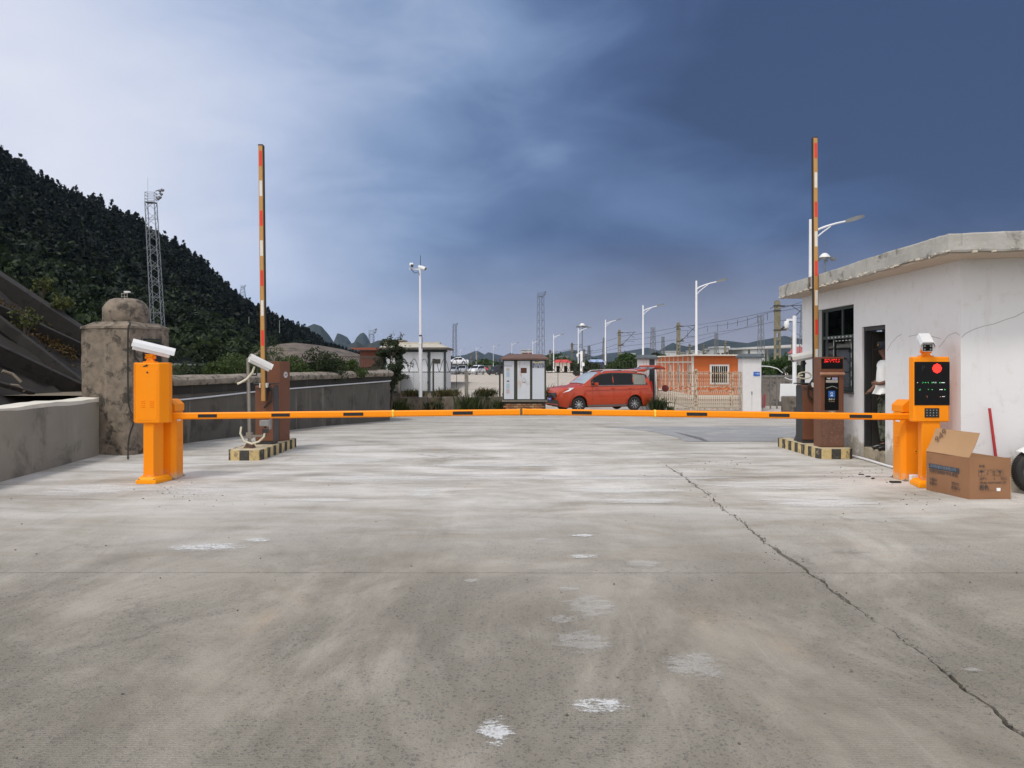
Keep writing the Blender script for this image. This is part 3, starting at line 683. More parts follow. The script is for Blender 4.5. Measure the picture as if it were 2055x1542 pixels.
q.build('display_digits', M_ledr, d, kind='stuff')
b = MB(); b.extr([(-.205, -.16, 1.27), (-.205, -.20, 1.262), (-.205, -.20, 1.235), (-.205, -.16, 1.215)], (.41, 0, 0)); b.build('ledge', pm('pale_brown', (.42, .22, .14), .45, dirt=((.55, .45, .38), .6, 12)), t, bevel=.006)
b = MB(); b.bb((-.125, -.164, .63), (.11, -.1605, 1.19)); rc = b.build('front_window', M_scr, t)
q = MB(); q.bb((-.105, -.168, 1.095), (.095, -.164, 1.14)); q.build('intercom_panel', pm('grey_plate', (.42, .40, .36), .5, metal=.3), rc, bevel=.003)
q = MB(); q.bb((.0, -.166, 1.145), (.09, -.164, 1.185)); q.build('sticker', pm('lilac_sticker', (.38, .38, .55), .5, var=.3, scale=40), rc)
q = MB(); q.extr([(-.1, -.1645, 1.175), (-.05, -.1645, 1.150), (-.02, -.1645, 1.178)][::-1], (0, -.001, 0)); q.build('sticker', M_wref, rc)
q = MB(); q.tube([(-.1, -.168, 1.0), (-.05, -.175, 1.02), (0, -.172, 1.035), (.05, -.175, 1.02), (.085, -.17, 1.0)], .006, n=6); q.build('slot_lip', M_lens, rc)
q = MB(); q.bb((-.062, -.1665, .845), (.048, -.164, .955)); st = q.build('blue_sticker', pm('blue_print', (.02, .12, .42), .5), rc)
q = MB()
for k in range(16):
    a = 2 * pi * k / 16; q.cyl((-.007 + .017 * math.cos(a), -.1665, .915 + .017 * math.sin(a)), (-.007 + .017 * math.cos(a), -.1675, .915 + .017 * math.sin(a)), .0045, n=5)
q.extr([(-.035, -.1668, .868), (.02, -.1668, .868), (.004, -.1668, .884), (-.018, -.1668, .884)], (0, -.001, 0)); q.build('card_mark', M_white, st)
text('停车卡', .036, M_white, rc, (-.007, -.1665, .81), align='CENTER'); text('取卡请按键', .02, pm('dim_gold', (.35, .25, .1), .6), rc, (-.007, -.1665, .775), align='CENTER')
q = MB(); q.bb((-.06, -.169, .56), (.055, -.1655, .62)); kb = q.build('take_button', pm('button_plate', (.3, .29, .25), .4, metal=.4), t, bevel=.004); q = MB(); q.cyl((0, -.169, .59), (0, -.174, .59), .014, n=12); q.build('button', M_wref, kb)
# ------------------------------------------------------------------ cameras on posts beside the old gates
t = thing('camera_post', 'steel post with white camera and cream hose on the kerb island, near the curved wall', 'camera post', (PX(501, 13.42), 13.42, ZI), 0)
b = MB(); b.prism([(-.085, -.085), (.085, -.085), (.085, .085), (-.085, .085)], 0, .09, [(-.035, -.035), (.035, -.035), (.035, .035), (-.035, .035)]); b.build('foot', pm('rusty_steel', (.12, .07, .05), .8, var=.3, scale=20), t)
b = MB(); b.cyl((0, 0, .05), (-.03, 0, 1.50), .03, n=14); b.build('pole', M_steel, t, smooth=True)
b = MB(); b.bb((-.05, -.045, .16), (.045, .045, .26)); b.bar((.04, -.02, .2), (.27, -.05, .21), .03, .035); b.build('lamp_bracket', M_steel, t)
b = MB(); b.bar((-.03, 0, 1.22), (.12, -.02, 1.22), .02, .02); b.bar((.12, -.02, 1.22), (.14, -.02, 1.35), .02, .02); b.build('camera_bracket', M_dk, t)
bullet_camera(t, (.155, -.03, 1.365), (.76, .42, -.44), L=.36, wd=.15, hood=.02, mat=M_wht2)
b = MB(); b.tube([(.10, -.06, 1.37), (.07, -.07, 1.27), (-.02, -.09, 1.16), (-.12, -.1, 1.10), (-.17, -.1, 1.08)], .018, n=8); b.build('hose', M_cond, t, smooth=True)
b = MB(); b.box((.28, -.06, .42), (.16, .13, .10)); b.box((.365, -.06, .40), (.02, .12, .17)); b.build('fill_lamp', pm('grey_lamp', (.23, .23, .22), .5, var=.1), t, bevel=.01)
b = MB(); b.bb((.25, -.13, .26), (.36, -.12, .33)); b.bar((.28, -.06, .2), (.28, -.06, .4), .025, .025); b.build('lamp_stem', M_dk, t)
b = MB(); b.tube([(.30, -.1, .33), (.28, -.12, .2), (.2, -.13, .12), (.08, -.12, .08), (-.06, -.1, .12), (-.13, -.08, .25), (-.12, -.06, .36)], .017, n=8); b.build('hose', M_cond, t, smooth=True)
t = thing('camera_post', 'black post with white camera and black hood on the kerb island, beside the booth', 'camera post', (PX(1609.5, 14.6), 14.62, ZI), 0)
b = MB(); b.prism([(-.12, -.09), (.06, -.09), (.06, .09), (-.12, .09)], 0, .26, [(-.03, -.03), (.03, -.03), (.03, .03), (-.03, .03)]); b.build('foot', M_dk, t)
b = MB(); b.cyl((0, 0, .2), (.03, 0, 1.60), .04, n=14); b.build('pole', M_dk, t, smooth=True)
b = MB(); b.bb((-.13, -.08, .40), (-.03, .05, .62)); b.bar((-.1, 0, .45), (0, 0, .45), .03, .03); b.build('fill_lamp', M_dk, t, bevel=.01)
b = MB(); b.bar((.03, -.05, 1.45), (.0, -.05, 1.50), .03, .03); b.bb((-.02, -.1, 1.40), (.05, .0, 1.44)); b.build('camera_bracket', M_dk, t)
c_ = bullet_camera(t, (-.02, -.09, 1.47), (-.95, -.12, -.16), L=.36, wd=.135, hood=.04, mat=M_wht2)
b = MB(); b.extr([(.17, -.20, 1.50), (.2, -.20, 1.485), (.215, -.2, 1.6), (.19, -.2, 1.645)], (0, .14, 0)); b.build('hood', M_blk, c_)
b = MB(); b.tube([(.0, -.06, 1.20)] + [(.03 + .12 * math.cos(a), -.06, 1.20 + .06 * math.sin(a)) for a in np.linspace(pi, 2.9 * pi, 14)], .014, n=8); b.build('hose', M_cond, t, smooth=True)
# ------------------------------------------------------------------ pillar with a dome
px_, py_, prz = -6.94, 14.34, math.radians(-15)
pil = thing('gate_pillar', 'square weathered concrete gate pillar with rough domed top', 'pillar', (px_, py_, 0), prz)
def lumpy(me, amp, seed, fr=1.0):
    r_ = random.Random(seed); ph = [(r_.uniform(2, 9) * fr * 2 ** (k % 3), r_.uniform(2, 9) * fr * 2 ** (k % 3), r_.uniform(2, 9) * fr * 2 ** (k % 3), r_.uniform(0, 6), .7 ** (k % 3)) for k in range(12)]
    cx0 = sum((v.co for v in me.vertices), Vector()) / len(me.vertices)
    for v in me.vertices:
        q = sum(math.sin(v.co.x * a + v.co.y * b_ + v.co.z * c + d) * w_ for a, b_, c, d, w_ in ph) / 4
        d = v.co - cx0; d.z *= .2; d.normalize(); v.co += d * amp * q
    return me
def rough_box(name, w0_, w1_, z0, z1, mat, nz_=26, nn_=14, amp=.012, seed=1, rnd_=.035):
    b = MB(); V = []; ring = []
    for k in range(4 * nn_):
        e, f = divmod(k, nn_); f = f / nn_ * 2 - 1
        p = [(f, -1), (1, f), (-f, 1), (-1, -f)][e]; m_ = max(abs(p[0]), abs(p[1])); q = (abs(p[0]) ** 14 + abs(p[1]) ** 14) ** (1 / 14); ring.append((p[0] / q, p[1] / q))
    n = len(ring)
    for j in range(nz_ + 1):
        z = z0 + (z1 - z0) * j / nz_; w_ = (w0_ + (w1_ - w0_) * j / nz_) / 2
        V += [(x * w_, y * w_, z) for x, y in ring]
    b.add(V, [(j * n + i, j * n + (i + 1) % n, (j + 1) * n + (i + 1) % n, (j + 1) * n + i) for j in range(nz_) for i in range(n)] + [tuple(range(n))[::-1], tuple(range(nz_ * n, nz_ * n + n))])
    return link(name, lumpy(b.mesh(name), amp, seed), mat, pil, smooth=True)
rough_box('shaft', 1.05, 1.05, 0, 2.2, M_mould, amp=.010)
rough_box('cap', 1.085, 1.07, 2.195, 2.235, M_mould, nz_=3, amp=.008, seed=4); rough_box('cap_slope', 1.05, .76, 2.23, 2.32, M_mould, nz_=4, amp=.008, seed=5)
b = MB(); b.lathe([(.375, 2.30), (.392, 2.34), (.395, 2.46), (.385, 2.57), (.34, 2.66), (.27, 2.72), (.2, 2.745), (.0, 2.75)], 40); link('dome', lumpy(b.mesh('dome'), .02, 9), M_mould, pil, smooth=True)
pl = thing('notice_plate', 'black notice plate on the square pillar behind the white camera', 'sign', (px_, py_, 0), prz + pi / 2)
b = MB(); b.bb((-.21, -.552, 1.58), (.25, -.535, 2.02)); pp = b.build('plate', pm('black_plate', (.012, .014, .013), .4), pl, bevel=.003)
b = MB(); b.bb((-.19, -.5545, 1.985), (.23, -.5525, 1.992)); b.bb((-.19, -.5545, 1.60), (.23, -.5525, 1.607)); b.build('border_line', pm('olive_print', (.12, .16, .03), .6), pl, kind='stuff')
text('C 停车场', .05, pm('green_print', (.10, .17, .04), .6), pl, (-.16, -.5535, 1.94)); text('1234', .085, M_white, pl, (-.14, -.5535, 1.66)); text('↗', .14, M_white, pl, (.07, -.5535, 1.85))
lc = lambda x, y, z: Matrix.Rotation(prz, 4, 'Z') @ Vector((x, y, z)) + Vector((px_, py_, 0))
cpts = [lc(.30, -.28, 2.34), lc(.44, -.42, 2.27), lc(.52, -.55, 2.20), lc(.515, -.555, 1.95), lc(.51, -.55, 1.5), lc(.515, -.55, 1.1), lc(.535, -.55, .85), lc(.62, -.56, .68), lc(.66, -.6, .55), lc(.6, -.6, .4), lc(.58, -.62, .22), lc(.66, -.72, .03), lc(.9, -1.0, .015)]
cb_ = MB().tube(catmull_(cpts), .013, n=7).build('power_cable', M_rub, None, smooth=True); tag(cb_, 'black cable running down the corner of the square pillar to the ground', 'cable')
t = thing('antenna_bracket', 'small steel bracket with aerial on the dome of the square pillar', 'bracket', (px_ - .03, py_, 2.74), 0)
b = MB(); [b.cyl((x, 0, 0), (x, 0, .11), .006, n=6) for x in (-.05, .0, .05)]; b.bar((-.06, 0, .1), (.06, 0, .1), .01, .01); b.bar((-.06, 0, .05), (.06, 0, .05), .008, .008); b.build('frame', M_steel, t)
b = MB(); b.box((.05, 0, .13), (.10, .05, .03)); b.build('sensor', M_wht2, t)
# ------------------------------------------------------------------ low wall on the left
lw = thing('low_wall', 'low grey concrete wall with pale cement top running to the square pillar', 'wall', (0, 0, 0))
ys = np.linspace(5.2, 13.78, 40); xs = np.interp(ys, [5, 10.67, 13.7, 13.9], [-6.36, -6.86, -7.12, -7.16])
def strip_wall(name, xs, ys, off0, off1, z0f, z1f, mat, parent, cap=True, smooth=False):
    n = len(xs); V = []
    for i in range(n):
        j0, j1 = max(0, i - 1), min(n - 1, i + 1); d = Vector((xs[j1] - xs[j0], ys[j1] - ys[j0], 0)).normalized(); nn = Vector((-d.y, d.x, 0))
        for o_, zf in ((off0, z0f), (off1, z0f), (off1, z1f), (off0, z1f)):
            V.append((xs[i] + nn.x * o_, ys[i] + nn.y * o_, zf(i, o_)))
    Fc = [(i * 4 + a, i * 4 + (a + 1) % 4, (i + 1) * 4 + (a + 1) % 4, (i + 1) * 4 + a) for i in range(n - 1) for a in range(4)]
    b = MB(); b.add(V, Fc + [(0, 3, 2, 1), ((n - 1) * 4, (n - 1) * 4 + 1, (n - 1) * 4 + 2, (n - 1) * 4 + 3)]); return b.build(name, mat, parent, smooth=smooth)
strip_wall('wall_body', xs, ys, -.0, .30, lambda i, o: 0, lambda i, o: .93 + .012 * wob(21, ys[i], 1), M_conc_new, lw)
strip_wall('cement_top', xs, ys, .004, .315, lambda i, o: .925 + .012 * wob(21, ys[i], 1), lambda i, o: .985 + .008 * wob(22, ys[i] * 1.5, 1) + .05 * o, M_cement, lw)
# ------------------------------------------------------------------ curved wall on the left
cw = thing('curved_wall', 'long curved concrete wall with rounded mossy coping and white pipe', 'wall', (0, 0, 0))
cps = [(-6.85, 14.9), (-6.45, 15.8), (-6.08, 17.4), (-5.6, 20), (-5.0, 22.6), (-4.35, 25.2), (-4.14, 26.2), (-4.12, 26.9), (-4.35, 27.5), (-4.8, 27.9), (-5.5, 28.1)]
def catmull(P_, m):
    P_ = [P_[0]] + list(P_) + [P_[-1]]; o_ = []
    for i in range(1, len(P_) - 2):
        for k in range(m):
            t = k / m; a, b, c, d = P_[i - 1], P_[i], P_[i + 1], P_[i + 2]
            o_.append(tuple(.5 * (2 * b[q] + (c[q] - a[q]) * t + (2 * a[q] - 5 * b[q] + 4 * c[q] - d[q]) * t * t + (-a[q] + 3 * b[q] - 3 * c[q] + d[q]) * t ** 3) for q in range(len(b))))
    o_.append(P_[-2]); return o_
cc = catmull(cps, 8); cxs = [p[0] for p in cc]; cys = [p[1] for p in cc]
WT = 1.32
strip_wall('wall_body', cxs, cys, 0, .35, lambda i, o: gz(cys[i]) - .1, lambda i, o: WT - .34, pm('streaked_concrete', (.105, .095, .077), .92, var=.16, scale=1.2, bump=.3, bscale=16, dirt=((.06, .053, .042), .52, 1.3), strk=((.20, .182, .148), .56, 5.5)), cw, smooth=True)
strip_wall('wall_band', cxs, cys, -.03, .38, lambda i, o: WT - .34, lambda i, o: WT - .16, pm('black_band_concrete', (.028, .025, .02), .92, var=.3, scale=3, strk=((.08, .07, .055), .6, 7)), cw, smooth=True)  # near-black strip right below the coping
n = len(cxs); V = []; prof = [(-.09, -.17), (-.13, -.12), (-.13, -.06), (-.08, -.01), (.02, .02), (.2, .03), (.40, .0), (.46, -.10)]
for i in range(n):
    j0, j1 = max(0, i - 1), min(n - 1, i + 1); d = Vector((cxs[j1] - cxs[j0], cys[j1] - cys[j0], 0)).normalized(); nn = Vector((-d.y, d.x, 0))
    for o_, z in prof: V.append((cxs[i] + nn.x * o_, cys[i] + nn.y * o_, WT + z + .006 * wob(31, cys[i] * 2 + o_ * 9, 1)))
m = len(prof)
b = MB(); b.add(V, [(i * m + a, i * m + a + 1, (i + 1) * m + a + 1, (i + 1) * m + a) for i in range(n - 1) for a in range(m - 1)])
b.build('coping', pm('mossy_coping', (.26, .22, .175), .95, var=.3, scale=5, bump=.9, bscale=30, dirt=((.06, .052, .035), .49, 7)), cw, smooth=True)
b = MB(); pp_ = []
for i in range(0, n - 22, 2):
    d = Vector((cxs[i + 1] - cxs[i], cys[i + 1] - cys[i], 0)).normalized(); nn = Vector((-d.y, d.x, 0)); pp_.append((cxs[i] - nn.x * .03, cys[i] - nn.y * .03, np.interp(cys[i], [15, 18, 26], [.86, .93, .99])))
b.tube(pp_, .017, n=7); b.build('pipe', M_wpole, cw, smooth=True)
def text_on(body, size, mat, parent, origin, xdir, up=(0, 0, 1), align='LEFT', name='lettering', squash=1.0, off=.0015, bold=0.0):
    x = Vector(xdir).normalized(); u = Vector(up); z = x.cross(u).normalized(); u = z.cross(x)
    M = Matrix((x, u, z)).transposed()
    return text(body, size, mat, parent, Vector(origin) + z * off, M.to_euler(), name, align, squash=squash, bold=bold)
# ------------------------------------------------------------------ guard booth
def plaster():
    m, nt, b, out = newmat('white_plaster'); P = wpos(nt)
    z = nd(nt, 'ShaderNodeSeparateXYZ', {0: P}).outputs[2]
    n1 = noise(nt, P, 1.3, 6, .6, .3); n2 = noise(nt, P, 6, 8, .68, .3)
    c = mixc(nt, n1, (.68, .672, .67), (.755, .75, .755))
    c = mixc(nt, mth(nt, 'MULTIPLY', step(nt, n2, .52, .72), .35), c, (.52, .49, .45))
    low = nd(nt, 'ShaderNodeMapRange', {0: z, 1: .95, 2: .02, 3: -.25, 4: .42}).outputs[0]
    c = mixc(nt, mth(nt, 'MULTIPLY', step(nt, mth(nt, 'ADD', n2, low), .58, .84), .85), c, (.36, .32, .25))
    st = step(nt, noise(nt, mapped(nt, P, (5, 5, .4)), 1.0, 6, .65), .6, .8)
    c = mixc(nt, mth(nt, 'MULTIPLY', st, .4), c, (.42, .39, .34))
    nt.links.new(c, b.inputs['Base Color']); b.inputs['Roughness'].default_value = .9
    bn = nd(nt, 'ShaderNodeBump', {'Strength': .25, 'Distance': .006}); nt.links.new(noise(nt, P, 9, 8, .6), bn.inputs['Height']); nt.links.new(bn.outputs[0], b.inputs['Normal'])
    return m
M_pl = plaster()
M_fas = pm('stained_fascia', (.40, .385, .35), .95, var=.18, scale=3, bump=.8, bscale=22, dirt=((.16, .145, .12), .54, 2.6), strk=((.12, .11, .095), .56, 9))
M_eave = pm('eave_plaster', (.47, .385, .305), .9, var=.08, scale=2)
M_inn = pm('interior_shade_tone', (.045, .043, .038), .9, var=.15)  # indoor shade put into the colour of walls, floor and ceiling
M_grn = pm('dark_green_frame', (.018, .032, .026), .45, var=.2)
M_door = pm('dark_door_wood', (.036, .031, .026), .5, var=.25, scale=2)
bx, by, brz = 5.743, 10.2, -.0203
booth = thing('guard_booth', 'white plastered guard booth with flat concrete roof, open door and dark window', 'booth', (bx, by, 0), brz)
Minv = booth.matrix_basis.inverted()
def BL(x, y): v = Minv @ Vector((x, y, 0)); return (v.x, v.y)
HW = 2.93; T = .24; LN = 5.9
d0, d1, w0, w1 = 2.16, 3.02, 3.36, 5.02
b = MB()
b.prism([(0, 0), (4.07, -1.015), (4.13, -.78), (T, .18), (T, .25), (0, .25)], 0, HW)
b.bb((0, .25, 0), (T, d0, HW)); b.bb((0, d0, 2.19), (T, d1, HW)); b.bb((0, d1, 0), (T, w0, HW)); b.bb((0, w0, 0), (T, w1, 1.09)); b.bb((0, w0, 2.6), (T, w1, HW)); b.bb((0, w1, 0), (T, LN, HW))
b.build('wall', M_pl, booth)
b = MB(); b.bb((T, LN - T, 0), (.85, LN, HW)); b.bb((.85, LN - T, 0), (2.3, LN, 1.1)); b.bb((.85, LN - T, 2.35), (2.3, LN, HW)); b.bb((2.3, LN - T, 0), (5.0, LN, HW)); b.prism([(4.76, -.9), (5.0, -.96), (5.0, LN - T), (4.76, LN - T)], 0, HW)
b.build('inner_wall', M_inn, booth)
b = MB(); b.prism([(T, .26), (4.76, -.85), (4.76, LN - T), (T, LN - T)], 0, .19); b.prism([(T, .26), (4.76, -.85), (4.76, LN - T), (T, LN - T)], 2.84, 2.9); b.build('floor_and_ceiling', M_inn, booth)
b = MB(); b.bb((.02, d0 + .02, 0), (T, d1 - .02, .21)); b.build('door_step', pm('broken_step', (.33, .28, .20), .95, var=.3, scale=6, bump=1, bscale=15, dirt=((.18, .15, .11), .5, 5)), booth, bevel=.02)
# roof slab with an uneven, spalled edge
A = BL(5.27, 9.63); Bq = BL(10.4, 8.35); C = BL(11.1, 16.5); D = BL(5.50, 16.42)
ring = []
for p, q in ((A, Bq), (Bq, C), (C, D), (D, A)):
    n = 60 if p in (D, A) else 8
    ring += [(p[0] + (q[0] - p[0]) * k / n, p[1] + (q[1] - p[1]) * k / n) for k in range(n)]
n = len(ring); cx_, cy_ = sum(p[0] for p in ring) / n, sum(p[1] for p in ring) / n
b = MB(); V = []
for lvl, zz in enumerate((2.93, 2.955, 3.06, 3.15, 3.165)):
    for i, (x, y) in enumerate(ring):
        s = (1 - .004 * (lvl in (0, 4))) + .0012 * wob(60 + lvl, (x + y) * 1.7, 1)
        V.append((cx_ + (x - cx_) * s, cy_ + (y - cy_) * s, zz + (.012 * wob(50, (x + y) * 1.3, 1) if lvl in (0, 1) else (.006 * wob(55, (x + y) * 1.9, 1) if lvl > 2 else 0))))
b.add(V, [(l * n + i, l * n + (i + 1) % n, (l + 1) * n + (i + 1) % n, (l + 1) * n + i) for l in range(4) for i in range(n)] + [tuple(range(4 * n, 5 * n))])
b.build('roof_slab', M_fas, booth)
b = MB(); b.prism([(A[0] + .03, A[1] + .03), (Bq[0], Bq[1] + .03), (C[0] - .03, C[1] - .03), (D[0] + .03, D[1] - .03)], 2.915, 2.945); b.build('eave', M_eave, booth)
ch = MB()
for k in range(150):
    s = rnd.random(); p, q = (A, D) if rnd.random() < .75 else (A, Bq)
    x, y = p[0] + (q[0] - p[0]) * s, p[1] + (q[1] - p[1]) * s; r = rnd.uniform(.008, .045)
    ch.box((x + rnd.uniform(-.01, .015), y, 2.945 + rnd.uniform(-.015, .02)), (r * .7, r * 1.8, r * .6), rz=rnd.uniform(-.4, .4))
ch.build('plaster_chips', pm('chipped_plaster', (.60, .54, .44), .95, var=.2, scale=20), booth, kind='stuff')
b = MB(); b.bb((A[0] - .012 + (D[0] - A[0]) * .72, A[1] + (D[1] - A[1]) * .72, 2.92), (A[0] + .05 + (D[0] - A[0]) * .72, A[1] + (D[1] - A[1]) * .72 + .1, 3.16)); b.build('downpipe_stub', M_mould, booth)
# cracks and patches in the plaster
def crack(pts, wd=.006, nm='crack', mat=None):
    b = MB()
    for (p, q) in zip(pts[:-1], pts[1:]): b.bar(p, q, wd, .002, up=(0, 1, 0) if abs(Vector(q)[0] - Vector(p)[0]) > abs(Vector(q)[1] - Vector(p)[1]) else (1, 0, 0))
    return b.build(nm, mat or pm('crack_shadow', (.30, .28, .26), 1.0), booth)
fd = Vector((4.07, -1.015, 0)).normalized(); fn_ = Vector((-fd.y, fd.x, 0))
def FW(u, z): return fd * u - fn_ * .0005 + Vector((0, 0, z))
crack([FW(u, z) for u, z in ((.01, 1.92), (.05, 1.97), (.14, 2.02), (.25, 2.06), (.38, 2.09), (.5, 2.14), (.62, 2.18), (.75, 2.26))])
crack([FW(u, z) for u, z in ((.95, 2.3), (1.05, 2.2), (1.1, 2.05), (1.12, 1.9), (1.2, 1.8))])
LW_ = lambda y, z: Vector((-.0005, y, z))
crack([LW_(y, z) for y, z in ((.03, 1.95), (.12, 1.99), (.3, 1.96), (.42, 1.88), (.55, 1.8))]); crack([LW_(y, z) for y, z in ((.5, 1.92), (.8, 1.97), (1.1, 2.0), (1.4, 1.98))])
crack([LW_(y, z) for y, z in ((1.62, 2.02), (1.75, 1.99), (1.95, 1.9), (2.1, 1.78))]); crack([LW_(y, z) for y, z in ((1.55, 1.0), (1.58, .85), (1.52, .72), (1.56, .6), (1.5, .45), (1.55, .3))], .009)
# door frame, open leaf
b = MB(); b.bb((.03, d0, .2), (.13, d0 + .045, 2.19)); b.bb((.03, d1 - .045, .2), (.13, d1, 2.19)); b.bb((.03, d0 + .045, 2.12), (.13, d1 - .045, 2.19)); b.build('door_frame', M_dk, booth)
b = MB(); b.bb((.14, d1 - .05, .22), (.97, d1 - .01, 2.11)); dl = b.build('door', M_door, booth, bevel=.004)
for z0, z1 in ((.35, .95), (1.1, 1.98)):
    q = MB(); q.bb((.25, d1 - .058, z0), (.86, d1 - .05, z1)); q.build('panel', M_door, dl, bevel=.003)
q = MB(); q.cyl((.9, d1 - .05, 1.08), (.9, d1 - .09, 1.08), .012, n=8); q.bar((.9, d1 - .09, 1.08), (.8, d1 - .09, 1.08), .014, .014); q.build('handle', M_steel, dl)
# window: dark green frame, transom with taped marks, panes
win = bpy.data.objects.new('window', None); COL.objects.link(win); win.parent = booth
b = MB(); fx0, fx1 = .07, .13
for y0, y1, z0, z1 in ((w0, w0 + .05, 1.09, 2.6), (w1 - .05, w1, 1.09, 2.6), (w0 + .05, w1 - .05, 1.09, 1.14), (w0 + .05, w1 - .05, 2.55, 2.6), (w0 + .05, w1 - .05, 2.03, 2.09)): b.bb((fx0, y0, z0), (fx1, y1, z1))
for y0, z0, z1 in ((3.62, 1.14, 2.03), (4.02, 2.09, 2.55), (4.42, 1.14, 2.03)): b.bb((fx0 + .005, y0, z0), (fx1 - .005, y0 + .05, z1))
b.build('frame', M_grn, win)
for y0, y1, z0, z1 in ((w0 + .05, 4.02, 2.09, 2.55), (4.07, w1 - .05, 2.09, 2.55), (w0 + .05, 3.62, 1.14, 2.03), (3.67, 4.42, 1.14, 2.03), (4.47, w1 - .05, 1.14, 2.03)):
    q = MB(); q.bb((.095, y0, z0), (.101, y1, z1)); q.build('pane', glassmat('smoked_glass', (.16, .17, .17), .03), win)
q = MB()
for k in range(8): q.bb((fx0 - .002, w0 + .1 + k * .17, 2.045), (fx0 - .0005, w0 + .17 + k * .17, 2.075))
for k in range(5): q.bb((fx0 + .003, 3.635, 1.2 + k * .16), (fx0 + .0045, 3.655, 1.29 + k * .16)); q.bb((fx0 + .003, 4.435, 1.24 + k * .16), (fx0 + .0045, 4.455, 1.36 + k * .16))
for k in range(5): q.bb((fx0 - .002, 3.66 + k * .15, 1.985), (fx0 - .0005, 3.74 + k * .15, 2.0))
q.build('taped_strip', pm('faded_tape', (.52, .52, .48), .7, var=.3, scale=30), win)
b = MB(); b.bb((-.02, w0 - .02, 1.06), (T, w1 + .02, 1.09)); b.build('sill', pm('dark_sill', (.10, .095, .085), .8, var=.3, scale=14), win)
b = MB(); q_ = [(-.003, w1 + .03 + .02 * wob(77, z * 3, 1), z) for z in np.linspace(1.12, 2.55, 16)]
b.add([(-.003, w1 - .01, z) for _, _, z in q_] + q_, [(k, k + 1, 16 + k + 1, 16 + k) for k in range(15)]); b.build('broken_plaster', pm('bare_render', (.36, .33, .27), .95, var=.2, scale=10), booth)
rw = bpy.data.objects.new('window', None); COL.objects.link(rw); rw.parent = booth
b = MB(); [b.bb((x, LN - .2, 1.1), (x + .05, LN - .1, 2.35)) for x in (.85, 1.55, 2.25)]; b.bb((.9, LN - .195, 1.95), (2.25, LN - .105, 2.05)); b.build('frame', M_dk, rw)
for x in (.9, 1.6):
    q = MB(); q.bb((x, LN - .15, 1.1), (x + .65, LN - .145, 2.35)); q.build('pane', glassmat('clear_glass', (.8, .84, .84), .02), rw)
# furniture glimpsed through the window
t = thing('desk', 'dark desk glimpsed through the booth window', 'desk', (6.75, 14.6, .19), 0)
b = MB(); b.bb((-.35, -.6, .70), (.35, .6, .74)); b.build('tabletop', M_door, t); b = MB(); b.bb((-.33, -.58, 0), (.33, -.55, .7)); b.bb((-.33, .55, 0), (.33, .58, .7)); b.build('side_panel', M_door, t)
b = MB(); pts = [Vector((-.03, y, .012)) for y in (1.3, 2.2, 3.0)]
wp_ = b.tube([booth.matrix_basis @ Vector(p) for p in ((-.04, 1.25, .03), (-.05, 2.0, .025), (-.045, 2.8, .03), (-.06, 3.6, .02), (-.30, 4.0, .016))], .017, n=8).build('water_pipe', M_wpole, None, smooth=True); tag(wp_, 'thin white pipe lying along the foot of the booth wall', 'pipe')
rp = MB()
p0, p1 = W(2007, 987, 9.96), W(1990, 820, 10.0); p0.z = .01; p1.y = 10.045
rp.tube([p0, p0 * .5 + p1 * .5, p1], [.019, .018, .017], n=10); o = rp.build('red_pole', pm('red_paint', (.42, .025, .03), .5, var=.15, dirt=((.2, .06, .05), .6, 20)), None, smooth=True); tag(o, 'thin red pole leaning on the white booth wall behind the carton', 'pole')
# ------------------------------------------------------------------ guard in the doorway
import bmesh
def skin(name, nodes, edges, mat, parent, root, sub=2):
    bm = bmesh.new(); ly = bm.verts.layers.skin.verify(); vs_ = {}
    for k, (co, r) in nodes.items():
        v = bm.verts.new(co); v[ly].radius = (r, r) if not isinstance(r, tuple) else r; v[ly].use_root = (k == root); vs_[k] = v
    for a, c in edges: bm.edges.new((vs_[a], vs_[c]))
    me = bpy.data.meshes.new(name); bm.to_mesh(me); bm.free()
    o = link(name, me, mat, parent); m = o.modifiers.new('skin', 'SKIN'); m.use_smooth_shade = True
    s = o.modifiers.new('sub', 'SUBSURF'); s.levels = s.render_levels = sub; return o
M_skin = pm('skin', (.15, .068, .042), .55, var=.08)
N = {'pel': ((0, .01, .93), (.15, .11)), 'sp': ((0, .0, 1.08), (.145, .12)), 'ch': ((0, .02, 1.28), (.155, .115)), 'nb': ((0, .03, 1.41), (.07, .06)), 'nk': ((0, .015, 1.47), .052), 'jaw': ((0, -.02, 1.535), (.062, .075)), 'hd': ((0, -.012, 1.60), (.075, .092)), 'top': ((0, -.0, 1.665), (.06, .07)),
     'nose': ((0, -.115, 1.575), .014)}
E = [('pel', 'sp'), ('sp', 'ch'), ('ch', 'nb'), ('nb', 'nk'), ('nk', 'jaw'), ('jaw', 'hd'), ('hd', 'top'), ('hd', 'nose')]
for s, sg in (('l', 1), ('r', -1)):
    N.update({s + 'hip': ((sg * .09, .01, .86), .085), s + 'kn': ((sg * .10, -.02, .48), .055), s + 'an': ((sg * .10, .02, .09), .036), s + 'toe': ((sg * .115, -.13, .035), .034)})
    E += [('pel', s + 'hip'), (s + 'hip', s + 'kn'), (s + 'kn', s + 'an'), (s + 'an', s + 'toe')]
arms = {'r': [((-.185, .02, 1.375), .055), ((-.245, .0, 1.11), .042), ((-.19, -.14, .965), .029), ((-.18, -.20, .92), (.034, .018))],
        'l': [((.185, .02, 1.375), .055), ((.25, .03, 1.13), .042), ((.13, -.14, 1.06), .029), ((.06, -.19, 1.065), (.032, .018))]}
